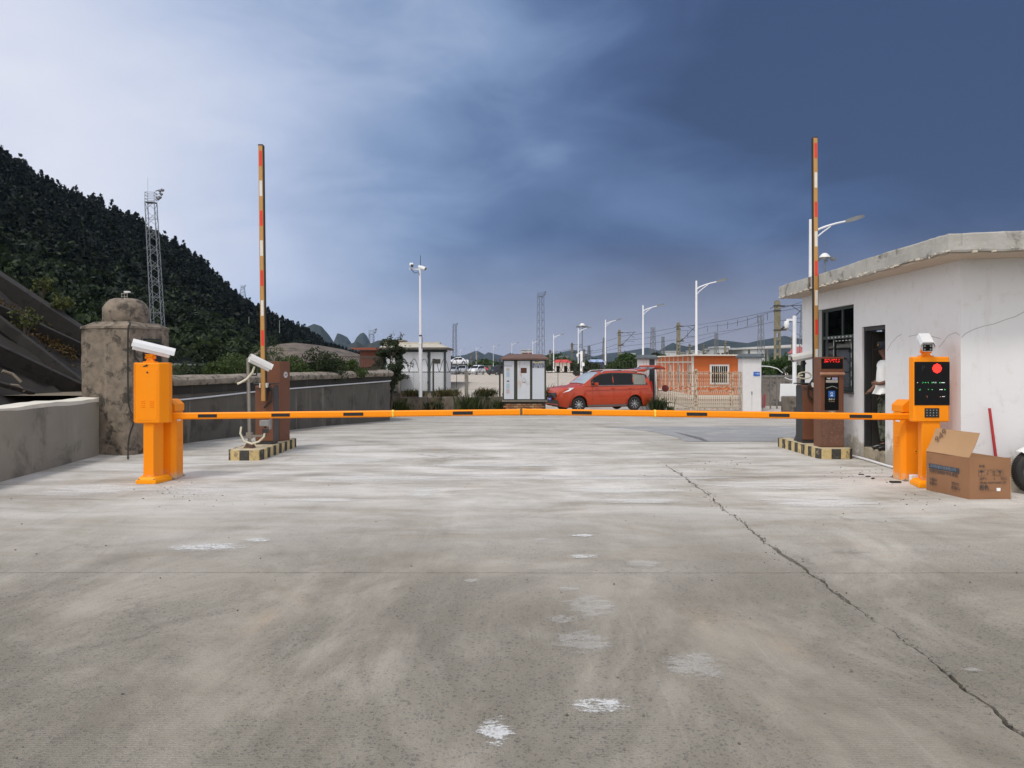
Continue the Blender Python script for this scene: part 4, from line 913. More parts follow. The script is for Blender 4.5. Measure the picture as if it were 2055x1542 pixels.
for s, ch_ in arms.items():
    for k, (co, r) in zip(('sh', 'el', 'wr', 'pm'), ch_): N[s + k] = (co, r)
    E += [('ch', s + 'sh'), (s + 'sh', s + 'el'), (s + 'el', s + 'wr'), (s + 'wr', s + 'pm')]
    a, c = Vector(ch_[2][0]), Vector(ch_[3][0]); d = (c - a).normalized(); sd_ = Vector((0, 0, 1)) if s == 'l' else Vector((1, 0, 0)); dn = d.cross(sd_).normalized()
    for q in range(4):
        L = (.036, .042, .040, .032)[q]; base = c + d * .03 + sd_ * (.021 - .014 * q)
        k1, k2 = f'{s}f{q}a', f'{s}f{q}b'
        N[k1] = (base + d * L * .7, .0085); N[k2] = (base + d * L * 1.1 + dn * .035 + Vector((0, 0, -.012)), .0075); E += [(s + 'pm', k1), (k1, k2)]
    N[s + 'ta'] = (c + sd_ * .035 + d * .0, .010); N[s + 'tb'] = (c + sd_ * .04 + d * .035 + dn * .02, .0085); E += [(s + 'pm', s + 'ta'), (s + 'ta', s + 'tb')]
per = skin('person', N, E, M_skin, None, 'pel')
tag(per, 'person in white shirt, camouflage trousers and dark cap standing in booth doorway', 'person')
per.location = (5.955, 12.70, .205); per.rotation_euler = (0, 0, -pi / 2 - .06); per.scale = (1.0, 1.0, 1.0)
SN = {'p': ((0, .0, .93), (.175, .14)), 's': ((0, -.025, 1.08), (.172, .158)), 'c': ((0, .012, 1.28), (.178, .138)), 'u': ((0, .018, 1.355), (.165, .118)), 'n': ((0, .026, 1.43), (.078, .07))}
SE = [('p', 's'), ('s', 'c'), ('c', 'u'), ('u', 'n')]
for s, sg in (('l', 1), ('r', -1)):
    a, e = Vector(arms[s][0][0]), Vector(arms[s][1][0])
    SN[s + 'a'] = (a, .07); SN[s + 'b'] = (a + (e - a) * .62, .062); SE += [('u', s + 'a'), (s + 'a', s + 'b')]
skin('shirt', SN, SE, pm('white_cotton', (.78, .78, .76), .85, var=.04, bump=.4, bscale=12), per, 's')
TN = {'w': ((0, .01, .93), (.158, .125))}; TE = []
for s, sg in (('l', 1), ('r', -1)):
    for k, p_, r in (('h', (sg * .09, .01, .82), .098), ('k', (sg * .10, -.02, .48), .075), ('a', (sg * .10, .02, .10), .066)): TN[s + k] = (p_, r)
    TE += [('w', s + 'h'), (s + 'h', s + 'k'), (s + 'k', s + 'a')]
m, nt, b_, out = newmat('camouflage'); co = coords(nt)
c = mixc(nt, step(nt, noise(nt, co, 9, 3), .48, .52), (.035, .045, .03), (.10, .11, .075)); c = mixc(nt, step(nt, noise(nt, co, 12, 3, .5, .6), .56, .59), c, (.012, .014, .013)); nt.links.new(c, b_.inputs['Base Color']); b_.inputs['Roughness'].default_value = .9
skin('trousers', TN, TE, m, per, 'w')
M_cap = pm('navy_cap_cloth', (.018, .022, .032), .85)
b = MB(); b.lathe([(.098, 1.615), (.105, 1.65), (.12, 1.70), (.112, 1.725), (.0, 1.74)], 20, (0, -.005, 0)); cp = b.build('cap', M_cap, per, smooth=True)
b = MB(); b.extr([(.085 * math.cos(a), -.075 - .105 * math.sin(a), 1.628 - .03 * math.sin(a)) for a in np.linspace(0, pi, 10)], (0, 0, .006)); b.build('visor', M_blk, cp)
b = MB(); b.cyl((0, -.118, 1.675), (0, -.124, 1.675), .022, n=10); b.build('cap_badge', pm('brass', (.45, .28, .08), .4, metal=.6), cp)
for sg in (1, -1):
    b = MB(); b.tube([(sg * .10, .07, .045), (sg * .10, .0, .05), (sg * .108, -.09, .042), (sg * .113, -.16, .03)], [.045, .055, .05, .032], n=10); b.build('shoe', M_blk, per, smooth=True)
    b = MB(); b.lathe([(.0, -.012), (.011, -.005), (.011, .005), (0, .012)], 8, (sg * .03, -.098, 1.60)); b.build('eye', M_ink, per)
b = MB(); b.box((0, -.10, 1.535), (.045, .008, .008)); b.build('mouth', pm('lips', (.14, .05, .04), .5), per)
# ------------------------------------------------------------------ carton
M_card = pm('cardboard', (.285, .142, .070), .85, var=.07, scale=3, dirt=((.27, .13, .065), .6, 2.5), bump=.25, bscale=5)
M_card2 = pm('cardboard_inside', (.43, .26, .135), .85, var=.06, scale=3, dirt=((.40, .23, .12), .62, 4), bump=.25, bscale=5)
M_cardd = pm('cardboard_deep', (.25, .14, .07), .9)
o0 = Vector((PX(1945, 9.33), 9.33, 0))
cart = thing('carton', 'open brown cardboard carton with raised flap beside the booth', 'box', o0, 0)
a_ = Vector((.505, .03, 0)); b__ = Vector((-.137, .70, 0)); HC = .485; Z = Vector((0, 0, 1))
def panel(name, p, u, ht, mat, nrm, th=.006, parent=None, bulge=0.0):
    nu, nv = 8, 6; b = MB(); V = []
    for j in range(nv + 1):
        for i in range(nu + 1):
            s, t_ = i / nu, j / nv; q = Vector(p) + u * s + Z * ht * t_ + nrm * (bulge * math.sin(pi * s) * math.sin(pi * t_) + .004 * math.sin(9 * s + 7 * t_))
            V.append(q)
    n = len(V); V += [q - nrm * th for q in V]; w_ = nu + 1
    fs = [(j * w_ + i, j * w_ + i + 1, (j + 1) * w_ + i + 1, (j + 1) * w_ + i) for j in range(nv) for i in range(nu)]
    fs += [tuple(n + k for k in f[::-1]) for f in fs]
    bd = [i for i in range(w_)] + [j * w_ + nu for j in range(1, nv + 1)] + [nv * w_ + i for i in range(nu - 1, -1, -1)] + [j * w_ for j in range(nv - 1, 0, -1)]
    fs += [(bd[(k + 1) % len(bd)], bd[k], n + bd[k], n + bd[(k + 1) % len(bd)]) for k in range(len(bd))]
    b.add(V, fs); return b.build(name, mat, parent or cart, smooth=True)
nl = Vector((-b__.y, b__.x, 0)).normalized(); nf = Vector((a_.y, -a_.x, 0)).normalized()
pf = panel('side_panel', (0, 0, 0), a_, HC, M_card, nf, bulge=.012); plf = panel('side_panel', (0, 0, 0), b__, HC, M_card, nl, bulge=.015)
panel('side_panel', b__, a_, HC - .01, M_card2, -nf); panel('side_panel', a_, b__, HC - .01, M_card2, -nl)
q = MB(); q.extr([Vector((0, 0, .004)), a_ + Z * .004, a_ + b__ + Z * .004, b__ + Z * .004], (0, 0, .008)); q.build('bottom', M_cardd, cart)
# flap standing up from the left panel
h0, h1 = Z * HC, b__ + Z * (HC + .0)
fu = Vector((.115, -.02, .29))
q = MB(); nn = (h1 - h0).cross(fu).normalized() * .006
V = []
for j in range(7):
    for i in range(9):
        s, t_ = i / 8, j / 6; V.append(h0 + (h1 - h0) * s + fu * t_ + nn * (1.8 * math.sin(pi * t_) + .9 * math.sin(6 * s)))
n = len(V); V += [v - nn for v in V]; fs = [(j * 9 + i, j * 9 + i + 1, (j + 1) * 9 + i + 1, (j + 1) * 9 + i) for j in range(6) for i in range(8)]; fs += [tuple(n + k for k in f[::-1]) for f in fs]
bd = list(range(9)) + [j * 9 + 8 for j in range(1, 7)] + [54 + i for i in range(7, -1, -1)] + [j * 9 for j in range(5, 0, -1)]
fs += [(bd[(k + 1) % len(bd)], bd[k], n + bd[k], n + bd[(k + 1) % len(bd)]) for k in range(len(bd))]
q.add(V, fs); fl = q.build('flap', M_card2, cart, smooth=True); fl['label'] = 'raised flap with handwriting'
fxd = -(h1 - h0).normalized()
to = h1 * .86 + h0 * .14 + fu * .45
o = text_on('949', .13, pm('marker_ink', (.16, .10, .07), .9), fl, to, fu.normalized() * .85 + fxd * .5, up=-fxd * .85 + fu.normalized() * .5, off=.016)
# folded-in flaps: right side and back
for p, u, dr in ((a_ + Z * (HC - .012), b__, Vector((-.12, 0, -.10))), (b__ + Z * (HC - .01), a_, Vector((.0, -.10, -.06)))):
    q = MB(); q.extr([p, p + u, p + u + dr, p + dr], (0, 0, -.005)); q.build('folded_flap', M_cardd, cart)
# print on the left panel
xl_ = -b__.normalized(); L0 = b__
pt = lambda s, z: b__ * (1 - s) + Z * z + nl * .0175
ink = pm('box_ink', (.055, .055, .06), .8)
q = MB(); q.extr([pt(.09, .285), pt(.80, .285), pt(.80, .343), pt(.09, .343)], nl * .0012); bd_ = q.build('printed_band', pm('blue_black_ink', (.045, .06, .085), .7, var=.1), plf)
text_on('深圳智能科技有限公司', .044, pm('pale_ink', (.20, .23, .27), .8), plf, pt(.125, .314), xl_, off=.003)
text_on('车牌识别智能停车系统', .0485, ink, plf, pt(.095, .252), xl_, off=.001)
text_on('毛重KG', .04, ink, plf, pt(.10, .15), xl_, off=.001); text_on('净重KG', .04, ink, plf, pt(.10, .10), xl_, off=.001)
text_on('型号TS', .04, ink, plf, pt(.63, .15), xl_, off=.001); text_on('数量KG', .04, ink, plf, pt(.63, .10), xl_, off=.001)
# print on the front panel
au = a_.normalized(); pq = lambda s, z: a_ * s + Z * z + nf * .0125
text_on('件号:', .035, ink, pf, pq(.22, .385), au)
q = MB()
for z in (.275, .345): q.bar(pq(.21, z), pq(.80, z), .001, .0025, up=nf)
for k in range(5): q.bar(pq(.21 + .1475 * k, .275), pq(.21 + .1475 * k, .345), .0025, .001, up=nf)
# umbrella, no-hook, this way up, glass
def P2(s0, x, z): return pq(s0, .275) + au * x + Z * z
arc = [P2(.21, .037 + .028 * math.cos(t_), .042 + .02 * math.sin(t_)) for t_ in np.linspace(0, pi, 9)]; q.extr(arc, nf * .001); q.bar(P2(.21, .037, .042), P2(.21, .037, .012), .003, .001, up=nf)
q.bar(P2(.3575, .05, .06), P2(.3575, .025, .035), .006, .001, up=nf); q.bar(P2(.3575, .025, .035), P2(.3575, .045, .02), .007, .001, up=nf); q.bar(P2(.3575, .015, .012), P2(.3575, .04, .022), .008, .001, up=nf)
for xx in (.026, .046):
    q.bar(P2(.505, xx, .014), P2(.505, xx, .045), .005, .001, up=nf); q.extr([P2(.505, xx - .008, .044), P2(.505, xx + .008, .044), P2(.505, xx, .06)], nf * .001)
q.bar(P2(.505, .016, .01), P2(.505, .056, .01), .001, .003, up=nf)
q.extr([P2(.6525, .014, .06), P2(.6525, .034, .034), P2(.6525, .04, .034), P2(.6525, .06, .06)], nf * .001); q.bar(P2(.6525, .037, .035), P2(.6525, .037, .012), .004, .001, up=nf); q.bar(P2(.6525, .022, .011), P2(.6525, .052, .011), .001, .004, up=nf)
q.bar(pq(.46, .105), pq(.66, .105), .001, .0025, up=nf)
q.build('handling_symbols', ink, pf, kind='stuff')
text_on('QTY:      2      PCS', .038, ink, pf, pq(.235, .24), au, squash=1.12); text_on('MEAS: 60X42X42 CM', .036, ink, pf, pq(.235, .193), au, squash=.98); text_on('颜色', .062, ink, pf, pq(.235, .135), au, squash=.9, bold=.0008)
q = MB(); q.extr([pq(.64, .095), pq(.735, .095), pq(.735, .132), pq(.64, .132)], nf * .0015); q.build('white_sticker', M_white, pf)
# ------------------------------------------------------------------ scooter at the right edge (mostly outside the frame)
sx0, sy0 = PX(2078, 9.72), 9.75
sc_ = thing('scooter', 'white scooter with black tyre and silver star rim at right edge', 'scooter', (sx0, sy0, 0), .05)
def tyre(b, c, R, r, n=32, m=10):
    V = [(c[0] + (R - r + r * math.cos(v)) * math.cos(u), c[1] + 1.15 * r * math.sin(v), c[2] + (R - r + r * math.cos(v)) * math.sin(u)) for u in np.linspace(0, 2 * pi, n, endpoint=False) for v in np.linspace(0, 2 * pi, m, endpoint=False)]
    b.add(V, [(i * m + k, i * m + (k + 1) % m, ((i + 1) % n) * m + (k + 1) % m, ((i + 1) % n) * m + k) for i in range(n) for k in range(m)]); return b
def star_wheel(parent, c, R, r, spokes=5):
    wl_ = bpy.data.objects.new('wheel', None); COL.objects.link(wl_); wl_.parent = parent; wl_.location = c
    o = tyre(MB(), (0, 0, 0), R, r, 40).build('tyre', M_rub, wl_, smooth=True)
    q = MB()
    for k in range(64):
        a = 2 * pi * k / 64
        for s in (-1, 1): q.box(((R - .005) * math.cos(a + s * .025), s * r * .38, (R - .005) * math.sin(a + s * .025)), (.009, r * .6, .013), M=Matrix.Rotation(-a, 3, 'Y') @ Matrix.Rotation(s * .4, 3, 'X'))
    q.build('tread_blocks', M_rub, wl_)
    q = MB(); Ri = R - 2 * r + .012; q.lathe([(Ri - .03, -.03), (Ri, -.035), (Ri, .035), (Ri - .03, .03), (Ri - .03, -.03)], 32, M=Matrix.Rotation(pi / 2, 3, 'X'))
    q.lathe([(.0, -.04), (.035, -.035), (.045, .035), (0, .04)], 16, M=Matrix.Rotation(pi / 2, 3, 'X'))
    for k in range(spokes):
        a = 2 * pi * k / spokes + .3; d = Vector((math.cos(a), 0, math.sin(a))); t_ = Vector((-math.sin(a), 0, math.cos(a)))
        q.extr([d * .03 + t_ * .026, d * (Ri - .02) + t_ * .010, d * (Ri - .02) - t_ * .010, d * .03 - t_ * .026], (0, -.035, 0))
    q.build('rim', pm('cast_alloy', (.45, .46, .47), .35, metal=.6, var=.05), wl_)
    return wl_
star_wheel(sc_, (0, 0, .268), .268, .062); star_wheel(sc_, (1.28, .0, .268), .268, .062)
b = MB(); prof = [(.31, a) for a in np.linspace(math.radians(10), math.radians(128), 14)]
V = []; 
for R_, a in prof:
    for yy, rr in ((-.085, -.02), (-.06, 0), (.06, 0), (.085, -.02)): V.append(((R_ + rr) * math.cos(a), yy, .268 + (R_ + rr) * math.sin(a)))
b.add(V, [(i * 4 + k, i * 4 + k + 1, (i + 1) * 4 + k + 1, (i + 1) * 4 + k) for i in range(13) for k in range(3)]); b.build('mudguard', M_wht, sc_, smooth=True)
b = MB(); b.bar((.0, -.10, .268), (.22, -.10, .78), .04, .03); b.bar((.0, .10, .268), (.22, .10, .78), .04, .03); b.build('fork', M_dk, sc_)
b = MB(); b.extr([(.30, -.2, .30), (.42, -.2, .28), (.34, -.2, .95), (.22, -.2, .98), (.18, -.2, .7)], (0, .4, 0)); b.extr([(.40, -.17, .25), (.95, -.17, .25), (.95, -.17, .32), (.40, -.17, .32)], (0, .34, 0)); b.extr([(.88, -.15, .3), (1.55, -.13, .45), (1.7, -.1, .72), (.92, -.15, .70)], (0, .30, 0)); b.build('body', M_wht, sc_, bevel=.03, seg=3)
b = MB(); b.extr([(.86, -.14, .71), (1.68, -.12, .73), (1.66, -.12, .80), (.9, -.14, .79)], (0, .27, 0)); b.build('saddle', M_blk, sc_, bevel=.025, seg=3)
b = MB(); b.tube([(.24, -.34, 1.04), (.2, -.15, 1.0), (.22, 0, .98), (.2, .15, 1.0), (.24, .34, 1.04)], .014, n=8); b.build('handlebar', M_dk, sc_, smooth=True)
# scraps on the ground
t = thing('paper_packet', 'small white paper packet lying at foot of the orange column', 'packet', (PX(1838, 10.62), 10.66, 0), .1)
b = MB(); b.box((0, 0, .05), (.12, .05, .10)); b.build('packet', M_white, t, bevel=.004); b = MB(); b.bb((-.02, -.0265, .05), (-.008, -.0255, .065)); b.build('printed_dot', M_ink, t)
b = MB(); b.box((0, 0, .012), (.14, .06, .02)); o = b.build('rubber_offcut', M_rub, None, bevel=.006); o.location = (PX(1791, 10.7), 10.62, 0); tag(o, 'black rubber offcut lying left of the orange barrier housing', 'scrap')
for k, (px, py) in enumerate(((1728, 953), (1742, 957), (1752, 961))):
    g = G(px, py); b = MB(); b.box((0, 0, .006), (.07, .035, .01), rz=.5 * k); o = b.build('plastic_scrap', M_blk if k != 1 else M_ink, None); o.location = g; tag(o, 'dark plastic scrap left of the orange barrier, ' + ('nearest the booth pipe', 'middle of three', 'nearest the barrier housing')[k], 'scrap', 'plastic scraps by the booth')
# ------------------------------------------------------------------ foliage helpers
def leafquads(P, size, rng, up=.25, asp=.5):
    """diamond leaves at points P (n,3)"""
    n = len(P); u = rng.normal(size=(n, 3)); u[:, 2] += up; u /= np.linalg.norm(u, axis=1, keepdims=True)
    v = np.cross(u, rng.normal(size=(n, 3))); v /= np.linalg.norm(v, axis=1, keepdims=True) + 1e-9
    s = (size * rng.uniform(.6, 1.4, (n, 1)))
    V = np.stack([P - u * s, P - v * s * asp, P + u * s, P + v * s * asp], 1)
    return V
def quads_mesh(name, V):
    n = len(V); return mesh_np(name, V.reshape(-1, 3), np.arange(n * 4).reshape(n, 4))
def blobcloud(blobs, per, rng):
    out = []
    for (x, y, z, rx, ry, rz) in blobs:
        d = rng.normal(size=(per, 3)); d /= np.linalg.norm(d, axis=1, keepdims=True); r = rng.uniform(.35, 1.0, (per, 1)) ** .55
        out.append(np.array([x, y, z]) + d * r * np.array([rx, ry, rz]))
    return np.concatenate(out)
L_bush = leafmat('bush_leaves', (.028, .046, .014), (.080, .115, .030))
L_dark = leafmat('dark_leaves', (.014, .024, .010), (.045, .062, .024))
L_tree = leafmat('tree_leaves', (.020, .045, .012), (.062, .105, .028))
L_weed = leafmat('weed_leaves', (.035, .055, .018), (.10, .115, .040))
L_dry = leafmat('dry_weeds', (.10, .075, .035), (.17, .125, .06))
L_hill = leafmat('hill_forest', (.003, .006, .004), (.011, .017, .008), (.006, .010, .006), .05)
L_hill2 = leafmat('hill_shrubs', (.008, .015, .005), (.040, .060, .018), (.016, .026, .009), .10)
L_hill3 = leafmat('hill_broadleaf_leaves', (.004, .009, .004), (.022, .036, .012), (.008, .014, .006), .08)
M_bark = pm('bark', (.075, .058, .042), .95, var=.3, scale=8, bump=.8, bscale=20)
def bush(name, label, cat, c, R, nb, per, leaf, mat, group=None, stem_h=.3, seed=1, flat=.8, asp=.45, top=False):
    rng = np.random.default_rng(seed); t = thing(name, label, cat, c, 0, group)
    bl = []
    for k in range(nb):
        d = rng.normal(size=3); d /= np.linalg.norm(d); d[2] = abs(d[2]); q = rng.uniform(.3, .85)
        r = rng.uniform(.25, .45) * min(R); bl.append((d[0] * R[0] * q, d[1] * R[1] * q, stem_h + d[2] * R[2] * q, r, r, r * flat))
    P = blobcloud(bl, per, rng); P = P[P[:, 2] > .0]
    link('foliage', quads_mesh('foliage', leafquads(P, leaf, rng, .3, asp)), mat, t)
    b = MB()
    for x, y, z, *_ in bl[:7]: b.tube([(0, 0, -.05), (x * .4, y * .4, z * .55), (x, y, z)], [.02, .013, .006], n=5)
    b.build('stem', M_bark, t); return t
def tree(name, label, c, h, R, trunk, nb, per, leaf, mat, seed=1, group=None, crown_c=None, asp=.5):
    rng = np.random.default_rng(seed); t = thing(name, label, 'tree', c, 0, group); cc = crown_c or h * .62
    bl = []
    for k in range(nb):
        d = rng.normal(size=3); d /= np.linalg.norm(d); q = rng.uniform(.45, .95); r = rng.uniform(.22, .38) * R[0]
        bl.append((d[0] * R[0] * q, d[1] * R[1] * q, cc + d[2] * R[2] * q, r, r, r * .75))
    P = blobcloud(bl, per, rng); P = P[P[:, 2] > .05]
    link('crown', quads_mesh('crown', leafquads(P, leaf, rng, .2, asp)), mat, t)
    b = MB(); b.tube([(0, 0, -.2), (.03 * h, 0, h * .3), (0, .02 * h, h * .55), (0, 0, h * .8)], [trunk, trunk * .8, trunk * .5, trunk * .15], n=8)
    for x, y, z, *_ in bl[:10]: b.tube([(0, 0, h * .35), (x * .5, y * .5, z * .8), (x, y, z)], [trunk * .45, trunk * .25, trunk * .1], n=5)
    b.build('trunk', M_bark, t, smooth=True); return t
def grass_tuft(name, label, c, R, n, hgt, mat, seed, group=None, mat2=None):
    return grass_blades(thing(name, label, 'weeds', c, 0, group), R, n, hgt, mat, mat2, seed)
def grass_blades(t, R, n, hgt, mat, mat2, seed):
    rng = np.random.default_rng(seed)
    for mt, k, hh in ((mat, n, hgt), (mat2, n // 3, hgt * 1.25)):
        if mt is None: continue
        base = np.stack([rng.normal(0, R[0] * .5, k), rng.normal(0, R[1] * .5, k), np.zeros(k)], 1)
        ln = rng.normal(0, .35, (k, 3)); ln[:, 2] = 1; L = hh * rng.uniform(.45, 1.15, (k, 1)); tip = base + ln * L; mid = base + ln * L * .55 * np.array([.6, .6, 1.1])
        wv = np.stack([rng.normal(size=k), rng.normal(size=k), np.zeros(k)], 1); wv /= np.linalg.norm(wv, axis=1, keepdims=True); wv *= .014 + .012 * rng.random((k, 1))
        V = np.stack([base, mid - wv, tip, mid + wv], 1); link('blades', quads_mesh('blades', V), mt, t)
    return t
# ------------------------------------------------------------------ loft terrain from a skyline
def interp_path(pts, n):
    pts = np.array(pts, float); d = np.r_[0, np.cumsum(np.hypot(np.diff(pts[:, 0]), np.diff(pts[:, 1]) * 2))]; s = np.linspace(0, d[-1], n)
    return np.stack([np.interp(s, d, pts[:, k]) for k in range(pts.shape[1])], 1)
def vnoise(x, y, seed, octs=5, base=.01):
    r_ = np.random.default_rng(seed); out = 0
    for o_ in range(octs):
        f = base * 2 ** o_
        for k in range(3):
            a = r_.uniform(0, 2 * pi); out = out + np.sin((x * math.cos(a) + y * math.sin(a)) * f * 2 * pi + r_.uniform(0, 6.3)) * .5 ** o_ / 3
    return out
def terrain(name, ridge, foot, mat, nx=120, nt=40, power=1.25, amp=.05, back=.5, seed=3, drop=0.0, nb=8):
    """ridge: rows (px, py, Y); foot: rows (px, z, Y): a slope rising from the foot line to the skyline, falling away behind it"""
    R_ = interp_path(ridge, nx); px = R_[:, 0]; Fo = np.array(foot, float)
    rx = (px - CX) / F * R_[:, 2]; ry = R_[:, 2]; rz = H + (HOR - R_[:, 1]) / F * R_[:, 2] - drop * R_[:, 2] / F
    fY = np.interp(px, Fo[:, 0], Fo[:, 2]); fz = np.interp(px, Fo[:, 0], Fo[:, 1]); fx_ = (px - CX) / F * fY
    rows = []
    ts = list(np.linspace(0, 1, nt)) + list(1 + np.linspace(0, back, nb + 1)[1:])
    for t in ts:
        x, y = fx_ + (rx - fx_) * t, fY + (ry - fY) * t
        if t <= 1: z = fz + (rz - fz) * t ** power
        else: z = fz + (rz - fz) * (1 - ((t - 1) / back) ** 1.5)
        z = z + amp * (rz - fz) * vnoise(x, y, seed, base=1.4 / max(60, np.ptp(rx) * .5)) * np.sin(pi * min(t, 1)) ** .7
        rows.append(np.stack([x, y, z], 1))
    V = np.stack(rows, 0); m, n = V.shape[:2]
    idx = np.arange(m * n).reshape(m, n); Fc = np.stack([idx[:-1, :-1], idx[:-1, 1:], idx[1:, 1:], idx[1:, :-1]], -1).reshape(-1, 4)
    o = link(name, mesh_np(name, V, Fc), mat, None, smooth=False, kind='structure'); o.data.polygons.foreach_set('use_smooth', [True] * len(o.data.polygons)); return o, V
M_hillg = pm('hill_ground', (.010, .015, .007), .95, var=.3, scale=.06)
ridge = [(-330, 150, 360), (-120, 240, 370), (0, 312, 380), (60, 352, 392), (130, 390, 405), (210, 420, 420), (290, 462, 440), (345, 494, 455), (400, 526, 475), (440, 570, 490), (470, 596, 500), (485, 606, 520), (540, 632, 600), (600, 656, 680), (650, 690, 730), (700, 712, 760), (760, 726, 780)]
foot = [(-330, .5, 60), (0, .8, 75), (200, .6, 95), (350, 1.5, 120), (480, 1.0, 150), (560, .5, 230), (650, 0, 330), (760, -.5, 420)]
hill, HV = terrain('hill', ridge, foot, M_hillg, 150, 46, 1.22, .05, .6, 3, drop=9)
def forest(name, V, n, kind, hgt, mat, rng, sel, k=44, leaf=.62):
    m, w_ = V.shape[:2]; out = []
    protos = []
    for q in range(5):
        if kind == 'conifer':
            z = rng.uniform(.12, 1, k); r = (1 - z) * .30 + .02; a = rng.uniform(0, 2 * pi, k); P = np.stack([np.cos(a) * r, np.sin(a) * r, z], 1)
        else:
            bl = [(rng.normal(0, .18), rng.normal(0, .18), rng.uniform(.4, .75), .26, .26, .2) for _ in range(4)]; P = blobcloud(bl, k // 4, rng)
        protos.append(leafquads(P, leaf / hgt, rng, .1, .6))
    cnt = 0
    i = rng.uniform(0, m - 1.001, n * 4); j = rng.uniform(0, w_ - 1.001, n * 4)
    for ii, jj in zip(i, j):
        if cnt >= n: break
        if not sel(ii / (m - 1), jj / (w_ - 1), rng): continue
        a, b = int(ii), int(jj); f, g = ii - a, jj - b
        p = V[a, b] * (1 - f) * (1 - g) + V[a + 1, b] * f * (1 - g) + V[a, b + 1] * (1 - f) * g + V[a + 1, b + 1] * f * g
        s = hgt * min(1.7, max(.5, rng.lognormal(-.06, .30))); an = rng.uniform(0, 2 * pi); c_, s_ = math.cos(an), math.sin(an)
        R = np.array([[c_, s_, 0], [-s_, c_, 0], [0, 0, 1]]) * s
        out.append(protos[cnt % 5] @ R + (p - np.array([0, 0, .1 * s]))); cnt += 1
    V_ = np.concatenate(out); o = link(name, quads_mesh(name, V_), mat); o['kind'] = 'stuff'; return o
rng = np.random.default_rng(5)
NT = 54
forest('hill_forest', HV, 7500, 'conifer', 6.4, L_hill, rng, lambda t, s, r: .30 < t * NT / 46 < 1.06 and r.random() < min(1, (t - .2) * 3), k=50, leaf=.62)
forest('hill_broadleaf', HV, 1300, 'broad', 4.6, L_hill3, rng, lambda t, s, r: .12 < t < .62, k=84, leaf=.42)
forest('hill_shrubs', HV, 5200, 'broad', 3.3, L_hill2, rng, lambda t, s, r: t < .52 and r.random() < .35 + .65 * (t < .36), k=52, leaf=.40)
# ------------------------------------------------------------------ rock cutting, far mountains
M_rock = pm('cut_rock', (.135, .105, .08), .95, var=.4, scale=.5, bump=1.0, bscale=1.5, strk=((.055, .045, .036), .48, .5), dirt=((.035, .042, .02), .54, .3))
terrain('rock_cutting', [(470, 738, 150), (500, 716, 150), (525, 700, 150), (560, 691, 152), (590, 688, 154), (640, 693, 160), (690, 702, 168), (730, 714, 176), (760, 730, 184)], [(470, -.4, 120), (760, -.4, 140)], M_rock, 90, 24, .8, .09, .4, 8)
def mount(name, ridge, foot_y, col, seed, rock=None, nx=70, far=1.55):
    far = min(far, 4250 / ridge[0][2]); ridge = [(a, c, y * far) for a, c, y in ridge]; foot_y *= far
    m = pm(name + '_cover_%d' % seed, col, .95, var=.3, scale=.012, dirt=((rock, .6, .012) if rock else None))
    return terrain(name, ridge, [(ridge[0][0], -4, foot_y), (ridge[-1][0], -4, foot_y)], m, nx, 18, .85, .05, .5, seed)
GRN = (.018, .028, .024)
mount('mountain', [(560, 700, 1500), (590, 672, 1500), (612, 658, 1500), (630, 650, 1500), (645, 655, 1500), (660, 672, 1500), (672, 690, 1500), (690, 705, 1500), (710, 726, 1500)], 1150, GRN, 21)
mount('mountain', [(655, 722, 2100), (668, 690, 2100), (677, 669, 2100), (685, 671, 2100), (697, 677, 2100), (706, 690, 2100), (716, 700, 2100), (740, 726, 2100)], 1800, GRN, 22, (.13, .12, .12))
mount('mountain', [(690, 722, 2300), (708, 692, 2300), (716, 677, 2300), (724, 669, 2300), (730, 668, 2300), (736, 674, 2300), (744, 690, 2300), (760, 712, 2300), (775, 724, 2300)], 1900, GRN, 23)
mount('mountain', [(670, 724, 900), (684, 706, 900), (700, 692, 900), (716, 685, 900), (730, 694, 900), (745, 689, 900), (760, 683, 900), (780, 690, 900), (820, 705, 900), (880, 722, 900)], 700, (.014, .022, .016), 24)
mount('mountain', [(880, 727, 3300), (910, 716, 3300), (935, 712, 3300), (955, 704, 3300), (962, 706, 3300), (972, 712, 3300), (980, 707, 3300), (990, 710, 3300), (1010, 715, 3300), (1025, 708, 3300), (1040, 714, 3300), (1070, 718, 3300), (1110, 711, 3300), (1150, 702, 3300), (1166, 706, 3300), (1190, 716, 3300), (1215, 710, 3300), (1250, 706, 3300), (1300, 698, 3300), (1330, 706, 3300)], 2600, GRN, 25, nx=120)
mount('mountain', [(1260, 726, 2000), (1310, 712, 2000), (1338, 694, 2000), (1350, 688, 2000), (1362, 692, 2000), (1385, 697, 2000), (1410, 688, 2000), (1432, 680, 2000), (1450, 683, 2000), (1475, 686, 2000), (1500, 689, 2000), (1520, 684, 2000), (1545, 680, 2000), (1575, 674, 2000), (1590, 678, 2000), (1640, 684, 2000), (1720, 672, 2000), (1820, 690, 2000), (1950, 715, 2000)], 1600, GRN, 26, nx=160)
